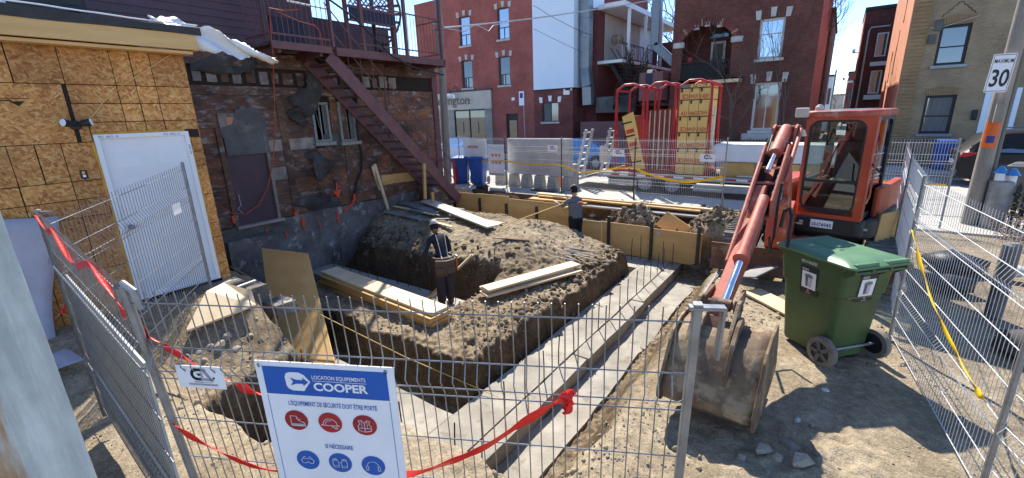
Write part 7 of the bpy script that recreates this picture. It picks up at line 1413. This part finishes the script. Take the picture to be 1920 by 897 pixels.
# ---------------------------------------------------------------- cars
def loft_car(name, label, loc, rz, paint, st, L, wheels, R_, width, glass_idx, dark='black_plastic', tail=False, group=None):
    """st: stations along the length (x, z_bottom, z_belt, z_roof, half width at belt, half width at roof)"""
    t = thing(name, label, 'car', loc, rz); Mx = MW[t]
    def T(mb): mb.v = [tuple(Mx @ Vector(v)) for v in mb.v]; return mb
    rows = []
    for (x, zb, zl, zr, hw, hr) in st:
        rows.append([(x, -hw*.93, zb), (x, -hw, zb+(zl-zb)*.35), (x, -hw*1.0, zl-.04), (x, -hw*.97, zl), (x, -hr, zr-.05), (x, -hr*.82, zr), (x, 0, zr+.012), (x, hr*.82, zr), (x, hr, zr-.05), (x, hw*.97, zl), (x, hw, zl-.04), (x, hw, zb+(zl-zb)*.35), (x, hw*.93, zb)])
    mb = MB().grid(rows); n = 13; mb.f.append(tuple(range(n))); mb.f.append(tuple((len(rows)-1)*n+j for j in range(n-1, -1, -1))); b = T(mb).build('body', paint, t, True, angle=30)
    def lerp(i, f, j): a, c = A(*rows[i][j]), A(*rows[i+1][j]); return a+(c-a)*f
    for (i0, f0, i1, f1, j0, j1, nm) in glass_idx:
        q = [lerp(i0, f0, j0), lerp(i1, f1, j0), lerp(i1, f1, j1), lerp(i0, f0, j1)]; c = sum(q)/4; q = [c+(p_-c)*A(.97, .97, .86) for p_ in q]; nrm_ = unit(np.cross(q[1]-q[0], q[3]-q[0])); s = 1 if np.dot(nrm_, A(c[0]*.2, c[1]*3, c[2]-.7)) > 0 else -1
        T(MB().add([p_+nrm_*s*.012 for p_ in q], [(0, 1, 2, 3)])).build(nm, 'glass_car', t)
    for x in wheels:
        for s in (-1, 1):
            T(MB().lathe([(R_*1.16, -.02), (R_*1.16, .02)], (x, s*(width/2-.004), R_), (0, 1, 0), 28)).build('wheel_arch', dark, t)
            c = Mx @ Vector((x, s*(width/2-.06), R_)); ax = Mx.to_3x3() @ Vector((0, -s, 0)); wheel(t, tuple(c), R_, .2, tuple(ax), 5)
    return t, T
sed = [(-2.25, .35, .72, .80, .70, .62), (-2.15, .22, .84, .90, .82, .68), (-1.7, .2, .92, .98, .88, .70), (-1.0, .2, .95, 1.25, .9, .62), (-.4, .2, .95, 1.43, .9, .60), (.3, .2, .95, 1.45, .9, .60), (.8, .2, .93, 1.28, .9, .62), (1.35, .2, .90, .98, .88, .70), (1.9, .22, .80, .86, .84, .68), (2.2, .3, .66, .70, .72, .58)]
gl = [(3, .15, 5, .9, 9, 8, 'side_window'), (3, .15, 5, .9, 3, 4, 'side_window'), (6, .15, 6, .95, 4, 8, 'windscreen'), (2, .2, 2, .95, 4, 8, 'rear_window')]
t, T = loft_car('parked_car', 'pale blue sedan parked across the street behind the blue bins', (-19.2, 21.2, RD), math.radians(180), 'car_blue', sed, 4.5, (-1.35, 1.4), .32, 1.8, gl)
t, T = loft_car('parked_car', 'azure sedan parked behind the trailer ramps', (-10.6, 20.6, RD), 0, 'car_azure', sed, 4.5, (-1.35, 1.4), .32, 1.8, gl)
suv = [(-2.28, .55, .75, .80, .74, .66), (-2.22, .30, .98, 1.05, .84, .70), (-2.05, .28, 1.05, 1.22, .9, .70), (-1.75, .28, 1.08, 1.60, .92, .70), (-1.2, .28, 1.06, 1.70, .92, .68), (0, .28, 1.04, 1.72, .92, .68), (.7, .28, 1.02, 1.58, .92, .68), (1.25, .28, 1.0, 1.12, .9, .72), (2.0, .3, .92, .98, .86, .7), (2.3, .38, .75, .8, .72, .6)]
gl2 = [(2, .6, 5, .95, 3, 4, 'side_window'), (2, .6, 5, .95, 9, 8, 'side_window'), (2, .15, 2, .9, 4, 8, 'rear_window'), (6, .1, 6, .9, 4, 8, 'windscreen')]
t, T = loft_car('parked_car', 'dusty black SUV parked across the street beyond the utility pole', (5.55, 20.7, RD), 0, 'car_black', suv, 4.6, (-1.35, 1.4), .36, 1.84, gl2)
for s in (-1, 1):
    T(MB().prism([(-2.26, .94), (-2.2, 1.08), (-1.85, 1.08), (-1.9, 1.02), (-2.1, .94)], (0, s*.86-.05, 0), (1, 0, 0), (0, 0, 1), (0, .1, 0))).build('tail_light', 'tail_light', t, bevel=.01)
    T(MB().box((-2.31, s*.55-.2, .55), (-2.25, s*.55+.2, .62))).build('reflector', 'tail_light', t)
T(MB().box((-2.34, -.8, .38), (-2.2, .8, .56))).build('bumper', 'grey_bin', t, bevel=.04); T(MB().box((-2.31, -.28, .66), (-2.27, .28, .80))).build('licence_plate', 'sign_white', t)
T(MB().tube([(-1.5, -.62, 1.76), (.4, -.62, 1.78)], .02, 6)).build('roof_rail', 'galv', t); T(MB().tube([(-1.5, .62, 1.76), (.4, .62, 1.78)], .02, 6)).build('roof_rail', 'galv', t)
# ---------------------------------------------------------------- street clutter
cn = thing('traffic_cone', 'orange traffic cone standing by the street fence', 'cone', (-8.05, 14.1, RD)); MB().box((-8.27, 13.88, RD), (-7.83, 14.32, RD+.04)).build('base', 'black_plastic', cn, bevel=.01); MB().lathe([(.16, .04), (.05, .68), (.03, .7)], (-8.05, 14.1, RD), (0, 0, 1), 18).build('body', 'cone_orange', cn, True)
for k in range(4):
    o = MB().box((-9.75, 13.30+.05*k, .47), (-7.2+.02*k, 13.335+.05*k, 1.74)).build('grey_hoarding', 'trailer_steel', None, bevel=.01); tag(o, ['grey sheet panel at the fence side of the upright stack', 'second grey sheet panel of the upright stack', 'third grey sheet panel of the upright stack', 'grey sheet panel at the road side of the upright stack'][k], 'panel')
for k in range(5): tag(MB().prism([(-.2, 0), (.2, 0), (.13, .46), (-.13, .46)], (-9.55+k*.56, 13.25, 0), (1, 0, 0), (0, 0, 1), (0, .32, 0)).build('concrete_block', 'concrete', None, bevel=.02), 'squat concrete block under the stacked grey panels', 'block', 'concrete blocks under the grey panels')
tag(MB().prism([(-.2, 0), (.2, 0), (.16, .85), (-.16, .85)], (-7.35, 13.6, 0), (1, 0, 0), (0, 0, 1), (0, .4, 0)).build('concrete_post', 'concrete', None, bevel=.02), 'upright concrete block beside the trailer ramp', 'block'); tag(MB().prism([(-.2, 0), (.2, 0), (.17, .5), (-.17, .5)], (-10.35, 13.5, 0), (1, 0, 0), (0, 0, 1), (0, .35, 0)).build('concrete_post', 'concrete', None, bevel=.02), 'low concrete block under the small safety sign', 'block')
tag(MB().box((-8.4, 12.75, .003), (-7.5, 13.1, .03)).build('steel_grate', 'steel_dark', None), 'flat dark steel frame lying on the sidewalk by the cone', 'frame'); tag(MB().box((-10.35, 12.1, 0), (-9.95, 12.35, .16)).build('black_case', 'black_plastic', None, bevel=.02), 'small black case on the sidewalk edge behind the forms', 'case')
tag(MB().box((-12.05, 12.75, .0), (-11.9, 12.9, 1.0)).build('red_post', 'sign_red', None, bevel=.02), 'short red post beside the blue bins', 'post')
rw = MB().box((-10.4, 11.95, -.35), (-5.2, 12.13, .03)).build('kerb_beam', 'steel_dark', None); tag(rw, 'dark timber edging along the sidewalk above the trench', 'edging')
# by the utility pole
bo_ = thing('conduit_guard', 'grey steel cable guard with blue capped pipes beside the utility pole', 'cable guard', (2.86, 12.95, 0)); MB().lathe([(.19, 0), (.185, .95), (.16, .97)], (2.86, 12.95, 0), (0, 0, 1), 22).build('sleeve', 'galv_post', bo_, True)
for (dx, h) in ((-.07, 1.12), (.1, 1.08)): MB().lathe([(.075, .9), (.075, h)], (2.86+dx, 12.9, 0), (0, 0, 1), 14).build('pipe', 'white_paint', bo_, True); MB().lathe([(.12, h), (.03, h+.14)], (2.86+dx, 12.9, 0), (0, 0, 1), 14).build('cap', 'car_azure', bo_, True)
br_ = np.random.default_rng(3); mb = MB()
for k in range(1500):
    c = A(br_.uniform(2.75, 4.3), br_.uniform(10.9, 12.7), 0); z = br_.random()*(.75+.2*math.sin(c[1]*2))*min(1, (c[0]-2.65)*3); d = unit(A(*br_.normal(0, 1, 3))*A(1, 1, .5)); L = br_.uniform(.04, .14); mb.tube([c+A(0, 0, z), c+A(0, 0, z)+d*L*.5+A(0, 0, .015), c+A(0, 0, z)+d*L], .006, 3, caps=False)
tag(mb.build('brush_pile', 'twig_pale'), 'pile of cut dry brush beyond the wire fence', 'brush', kind='stuff')
pk = thing('picket_fence', 'low black picket fence behind the brush pile', 'fence', (3.6, 12.9, 0)); m = MB().prism([(-.04, 0), (.04, 0), (.04, .85), (0, .95), (-.04, .85)], (0, 0, 0), (1, 0, 0), (0, 0, 1), (0, .02, 0)).mesh('picket', 'iron_black')
for k in range(26): put('picket', m, pk, Matrix.Translation((3.0+.11*k, 12.95-.02*k, 0)))
for z in (.25, .7): MB().bar((2.98, 12.98, z), (5.8, 12.45, z), .02, .06, (0, 0, 1)).build('rail', 'iron_black', pk)
tag(MB().box((3.2, 9.0, .0), (5.0, 10.0, .62)).build('planter', 'stucco', None, bevel=.02), 'pale concrete planter box beside the brush pile', 'planter')
for i, (x, y, r0, h) in enumerate(((1.85, 7.4, .085, .9), (1.95, 6.0, .08, .85), (1.85, 4.9, .075, .8))): tag(MB().lathe([(r0, 0), (r0, h), (r0*.7, h+.03)], (x, y, 0), (0, 0, 1), 18).build('steel_bollard', 'concrete_dark', None, True), ['grey steel bollard beyond the fence nearest the utility pole', 'grey steel bollard beyond the fence in the middle of three', 'grey steel bollard beyond the fence by the yellow tape end'][i], 'bollard')
for i, (x, y, s) in enumerate(((1.75, 9.3, .3), (2.4, 9.2, .14), (1.55, 8.2, .25), (2.0, 6.4, .3), (2.5, 5.6, .16))): v, f = lump(300+i); tag(MB().add(v*s*A(1.2, 1, .6)+A(x, y, .1), f).build('rubbish_bag', ('black_plastic', 'litter_pale', 'black_plastic', 'tar_paper', 'stucco')[i], None, True, angle=80), ['crumpled black rubbish bag beyond the fence by the pole', 'pale rubbish heap beyond the fence beside the black bag', 'black rubbish bag lying close beyond the fence', 'dark folded sheet on the ground beyond the fence', 'tan rubbish bag on the ground beyond the fence'][i], 'rubbish')
# ---------------------------------------------------------------- people
def skin_body(name, label, joints, edges, radii, m, loc, parts):
    me = bpy.data.meshes.new(name); me.from_pydata([tuple(A(*j)-A(*loc)) for j in joints], edges, []); o = bpy.data.objects.new(name, me); C.objects.link(o); o.location = loc; MW[o] = Matrix.Translation(Vector(loc))
    sm = o.modifiers.new('skin', 'SKIN'); sm.use_smooth_shade = True; sm.branch_smoothing = .6
    for i, sv in enumerate(me.skin_vertices[0].data): r = radii[i]; sv.radius = r if hasattr(r, '__len__') else (r, r); sv.use_root = (i == 0)
    ss = o.modifiers.new('smooth', 'SUBSURF'); ss.levels = 2; ss.render_levels = 2; me.materials.append(MATS[m]); tag(o, label, 'person'); return o
def hand(parent, p, d, side, m='skin'):
    """palm with five curled fingers pointing along d"""
    d = unit(d); s = unit(np.cross(d, (0, 0, 1))); n = np.cross(s, d); mb = MB(); mb.tube([p, A(*p)+d*.05, A(*p)+d*.095], [.024, .036, .034], 8)
    for k, (o, L) in enumerate(((-.027, .062), (-.009, .075), (.009, .07), (.027, .055))): b = A(*p)+d*.09+s*o; mb.tube([b, b+d*L*.5-n*.008, b+d*L*.8-n*.035, b+d*L*.7-n*.06], [.0095, .009, .0085, .007], 6)
    b = A(*p)+d*.03+s*.03*side; mb.tube([b, b+s*.03*side+d*.025-n*.01, b+s*.035*side+d*.055-n*.025], [.011, .010, .008], 6); mb.build('hand', m, parent, True)
def body_pts(base, f, lean, hz, tall, armL, armR, stride=.10, hipw=.095):
    """joint list: f = facing dir (plan), lean = forward offset of the chest per metre"""
    f = unit(A(*f, 0)); s = np.cross(f, (0, 0, 1)); b = A(*base); k = tall/1.75
    def Q(fw_, sd, z): return b+f*fw_*k+s*sd*k+A(0, 0, z*k)
    pel = Q(0, 0, .95); wst = Q(lean*.2, 0, 1.12); ch = Q(lean*.55, 0, 1.32); shd = Q(lean*.8, 0, 1.44); nk = Q(lean*.95, 0, 1.52)
    J = [pel, wst, ch, shd, nk]; E = [(0, 1), (1, 2), (2, 3), (3, 4)]; R_ = [(.15*k, .12*k), (.145*k, .11*k), (.165*k, .12*k), (.12*k, .10*k), (.055*k, .055*k)]
    for sd, arm in ((1, armR), (-1, armL)):
        i = len(J); sh = Q(lean*.75, .17*sd, 1.41); J += [sh, arm[0], arm[1]]; E += [(3, i), (i, i+1), (i+1, i+2)]; R_ += [.068*k, .05*k, .034*k]
    for sd in (1, -1):
        i = len(J); J += [Q(0, hipw*sd, .90), Q(.05*sd*stride*4, hipw*1.05*sd, .50), Q(stride*sd*.5, hipw*1.1*sd, .09), Q(stride*sd*.5+.13, hipw*1.2*sd, .045)]; E += [(0, i), (i, i+1), (i+1, i+2), (i+2, i+3)]; R_ += [.093*k, .066*k, .046*k, .042*k]
    return J, E, R_, Q
def head(parent, c, f, k=1., hair='cloth_black', cap=None, m='skin'):
    f = unit(f); s = unit(np.cross(f, (0, 0, 1))); u_ = np.cross(s, f); rings = [(.045, -.125, .02), (.062, -.10, .018), (.074, -.06, .012), (.079, -.01, .004), (.080, .04, 0), (.074, .085, -.004), (.052, .118, -.006), (.02, .132, -.006)]
    mb = MB(); n = 16
    for r, h, o in rings: mb.v += [tuple(A(*c)+u_*h*k+f*(o+r*1.18*math.cos(a))*k+s*r*math.sin(a)*k*.92) for a in np.linspace(0, 2*math.pi, n, endpoint=False)]
    mb.f += [(i*n+j, i*n+(j+1) % n, (i+1)*n+(j+1) % n, (i+1)*n+j) for i in range(len(rings)-1) for j in range(n)]+[tuple(range(n)), tuple((len(rings)-1)*n+j for j in range(n))]
    h_ = mb.build('head', m, parent, True, angle=80)
    MB().prism([(0, .02), (.022, -.022), (0, -.03)], A(*c)+f*.088*k-s*.01, f, u_, s*.02).build('nose', m, h_)
    for sd in (-1, 1): MB().lathe([(.006, -.02), (.016, -.01), (.018, .01), (.006, .028)], A(*c)+s*.076*sd*k-f*.005-u_*.01, u_, 8).build('ear', m, h_, True); MB().lathe([(.007, 0), (.004, .004)], A(*c)+f*.083*k+s*.03*sd+u_*.012, f, 8).build('eye', 'sign_black', h_)
    MB().bar(A(*c)+f*.082*k-s*.02-u_*.062, A(*c)+f*.082*k+s*.02-u_*.062, .004, .008).build('mouth', 'skin_tan', h_)
    def dome(mm, name, z0, sc, back=0):
        mb = MB()
        for t in np.linspace(0, 1, 7):
            a2 = t*math.pi/2; r = .084*math.cos(a2)*sc; hh = z0+(.135-z0)*math.sin(a2)*sc
            mb.v += [tuple(A(*c)+u_*hh*k+f*((r+.001)*1.2*math.cos(a)-.006-(back if math.cos(a) < 0 else 0)*(1-t))*k+s*r*math.sin(a)*k) for a in np.linspace(0, 2*math.pi, n, endpoint=False)]
        mb.f += [(i*n+j, i*n+(j+1) % n, (i+1)*n+(j+1) % n, (i+1)*n+j) for i in range(6) for j in range(n)]; return mb.build(name, mm, h_, True, angle=80)
    dome(hair, 'hair', -.02, 1.05, .006)
    mbh = MB()
    for i, (z, r) in enumerate(((-.085, .066), (-.05, .078), (.0, .086), (.04, .088))): mbh.v += [tuple(A(*c)+u_*z*k+f*(-.004-r*1.18*math.cos(a))*k+s*r*math.sin(a)*k) for a in np.linspace(-1.75, 1.75, 11)]
    mbh.f += [(i*11+j, i*11+j+1, (i+1)*11+j+1, (i+1)*11+j) for i in range(3) for j in range(10)]; mbh.build('hair_back', hair, h_, True)
    if cap: dome(cap, 'cap', .02, 1.12); 
    return h_
# worker with tool belt in the cross trench, seen from behind
base = A(-5.70, 5.62, FT); fdir = A(-.84, .54); F3 = unit(A(-.84, .54, 0)); R3 = unit(np.cross(F3, (0, 0, 1)))
def Wp(fw_, sd, z): return base+F3*fw_+R3*sd+A(0, 0, z)
J, E, R_, Q = body_pts(base, fdir, .50, 0, 1.58, (Wp(.14, -.33, 1.02), Wp(.40, -.30, .96)), (Wp(.24, .20, 1.02), Wp(.44, .02, .98)), .10)
w1 = skin_body('person', 'worker in dark shirt, pale cap and tool belt standing in the trench', J, E, R_, 'cloth_navy', base, None)
# trousers and boots as clothing sleeves over the legs
for sd, i in ((1, 11), (-1, 15)):
    MB().tube([J[0]+R3*.055*sd+A(0, 0, .06), J[i]+A(0, 0, .02), (J[i]+J[i+1])/2, J[i+1], J[i+2]+A(0, 0, .05)], [.128, .115, .098, .088, .083], 14).build('trouser_leg', 'cloth_trouser', w1, True)
    MB().tube([J[i+2]+A(0, 0, .08)-F3*.02, J[i+2]-F3*.03-A(0, 0, .02), J[i+2]+F3*.06-A(0, 0, .035), J[i+3]+F3*.03-A(0, 0, .0)], [.058, .058, .05, .036], 10).build('boot', 'leather', w1, True)
MB().tube([J[0]+A(0, 0, -.02), J[0]+A(0, 0, .12)], [.185, .172], 18).build('trouser_seat', 'cloth_trouser', w1, True)
head(w1, Wp(.53, -.02, 1.46), unit(A(-.84, .54, -.6)), .98, 'cloth_black', 'cap_pale', 'skin_tan'); hand(w1, J[9+1] if False else J[10], unit(A(-.5, .6, -.5)), 1, 'leather'); hand(w1, J[7], unit(A(-.5, .6, -.5)), -1, 'leather')
tbm = MB().tube([J[0]+F3*.20*math.cos(a)*.82+R3*.195*math.sin(a)+A(0, 0, .13) for a in np.linspace(0, 2*math.pi, 22)], .024, 6); tbo = tbm.build('tool_belt', 'leather', w1, True)
for (a, h, w) in ((2.75, .26, .20), (3.6, .30, .22)):
    c = J[0]+F3*.21*math.cos(a)+R3*.20*math.sin(a); e = unit(np.cross(A(0, 0, 1), c-J[0]*A(1, 1, 0)-A(0, 0, c[2]))); MB().bar(c+A(0, 0, .12), c+A(0, 0, .12-h), w, .07, tuple(unit((c-J[0])*A(1, 1, 0)))).build('pouch', 'leather', tbo, bevel=.02, segs=2); MB().bar(c*1+unit((c-J[0])*A(1, 1, 0))*.04+A(0, 0, .0), c+unit((c-J[0])*A(1, 1, 0))*.04+A(0, 0, -.13), w*.8, .05, tuple(unit((c-J[0])*A(1, 1, 0)))).build('pouch', 'leather', tbo, bevel=.015)
c = J[0]+R3*.24-F3*.05; MB().tube([c+A(0, 0, .12), c+A(.0, 0, -.14)], .016, 8).build('hammer_handle', 'cone_orange', tbo); MB().bar(c+A(0, 0, .13)-F3*.06, c+A(0, 0, .13)+F3*.06, .03, .03).build('hammer_head', 'galv', tbo)
for sd in (-.05, .09): MB().tube([J[3]+R3*sd*1.2-F3*.10+A(0, 0, .06), J[2]+R3*sd-F3*.155, J[1]+R3*sd*.9-F3*.14, J[0]+R3*sd*1.1-F3*.18+A(0, 0, .14)], .008, 6).build('suspender', 'stucco', w1)
# worker holding the far end of the tape, beside the forms
base2 = A(-5.12, 9.82, FT+.02); F4 = unit(A(-.75, -.1, 0)); f4 = (-.72, .30); F4 = unit(A(*f4, 0)); R4 = unit(np.cross(F4, (0, 0, 1)))
def Wq(fw_, sd, z): return base2+F4*fw_+R4*sd+A(0, 0, z)
J, E, R_, Q = body_pts(base2, f4, .06, 0, 1.72, (Wq(.22, -.28, 1.22), Wq(.50, -.22, 1.26)), (Wq(.20, .24, 1.18), Wq(.36, .08, 1.12)), .06)
w2 = skin_body('person', 'worker in grey t-shirt and black trousers holding the tape by the forms', J, E, R_, 'cloth_grey', base2, None)
for sd, i in ((1, 11), (-1, 15)):
    MB().tube([J[0]+R4*.05*sd+A(0, 0, .05), J[i], (J[i]+J[i+1])/2, J[i+1], J[i+2]+A(0, 0, .03)], [.125, .118, .10, .09, .085], 14).build('trouser_leg', 'cloth_black', w2, True)
    MB().tube([J[i+2]+A(0, 0, .08)-F4*.02, J[i+2]-F4*.03-A(0, 0, .02), J[i+2]+F4*.06-A(0, 0, .035), J[i+3]+F4*.03], [.055, .058, .05, .036], 10).build('boot', 'leather', w2, True)
MB().tube([J[0]+A(0, 0, -.06), J[0]+A(0, 0, .05)], [.178, .168], 18).build('trouser_seat', 'cloth_black', w2, True); MB().tube([J[0]+A(0, 0, .0), J[1], J[2]+A(0, 0, .02)], [.182, .172, .178], 18).build('shirt_body', 'cloth_grey', w2, True)
for i in (5, 8): MB().tube([J[i+1]*.95+J[i]*.05 if False else J[i]+(J[i+1]-J[i])*.75, J[i+1], J[i+2]], [.048, .043, .032], 10).build('forearm', 'skin', w2, True); hand(w2, J[i+2], J[i+2]-J[i+1], 1 if i == 5 else -1)
head(w2, Wq(.07, 0, 1.63), unit(A(-.75, .35, -.25)), 1.0, 'cloth_black'); MB().tube([J[4]-A(0, 0, .03), J[4]+A(0, 0, .08)], .056, 10).build('neck', 'skin', w2, True)
MB().box(A(*J[2])+R4*.02-F4*.19-A(.05, .02, .0), A(*J[2])+R4*.02-F4*.19+A(.06, .02, .05)).build('shirt_print', 'letter_red', w2)
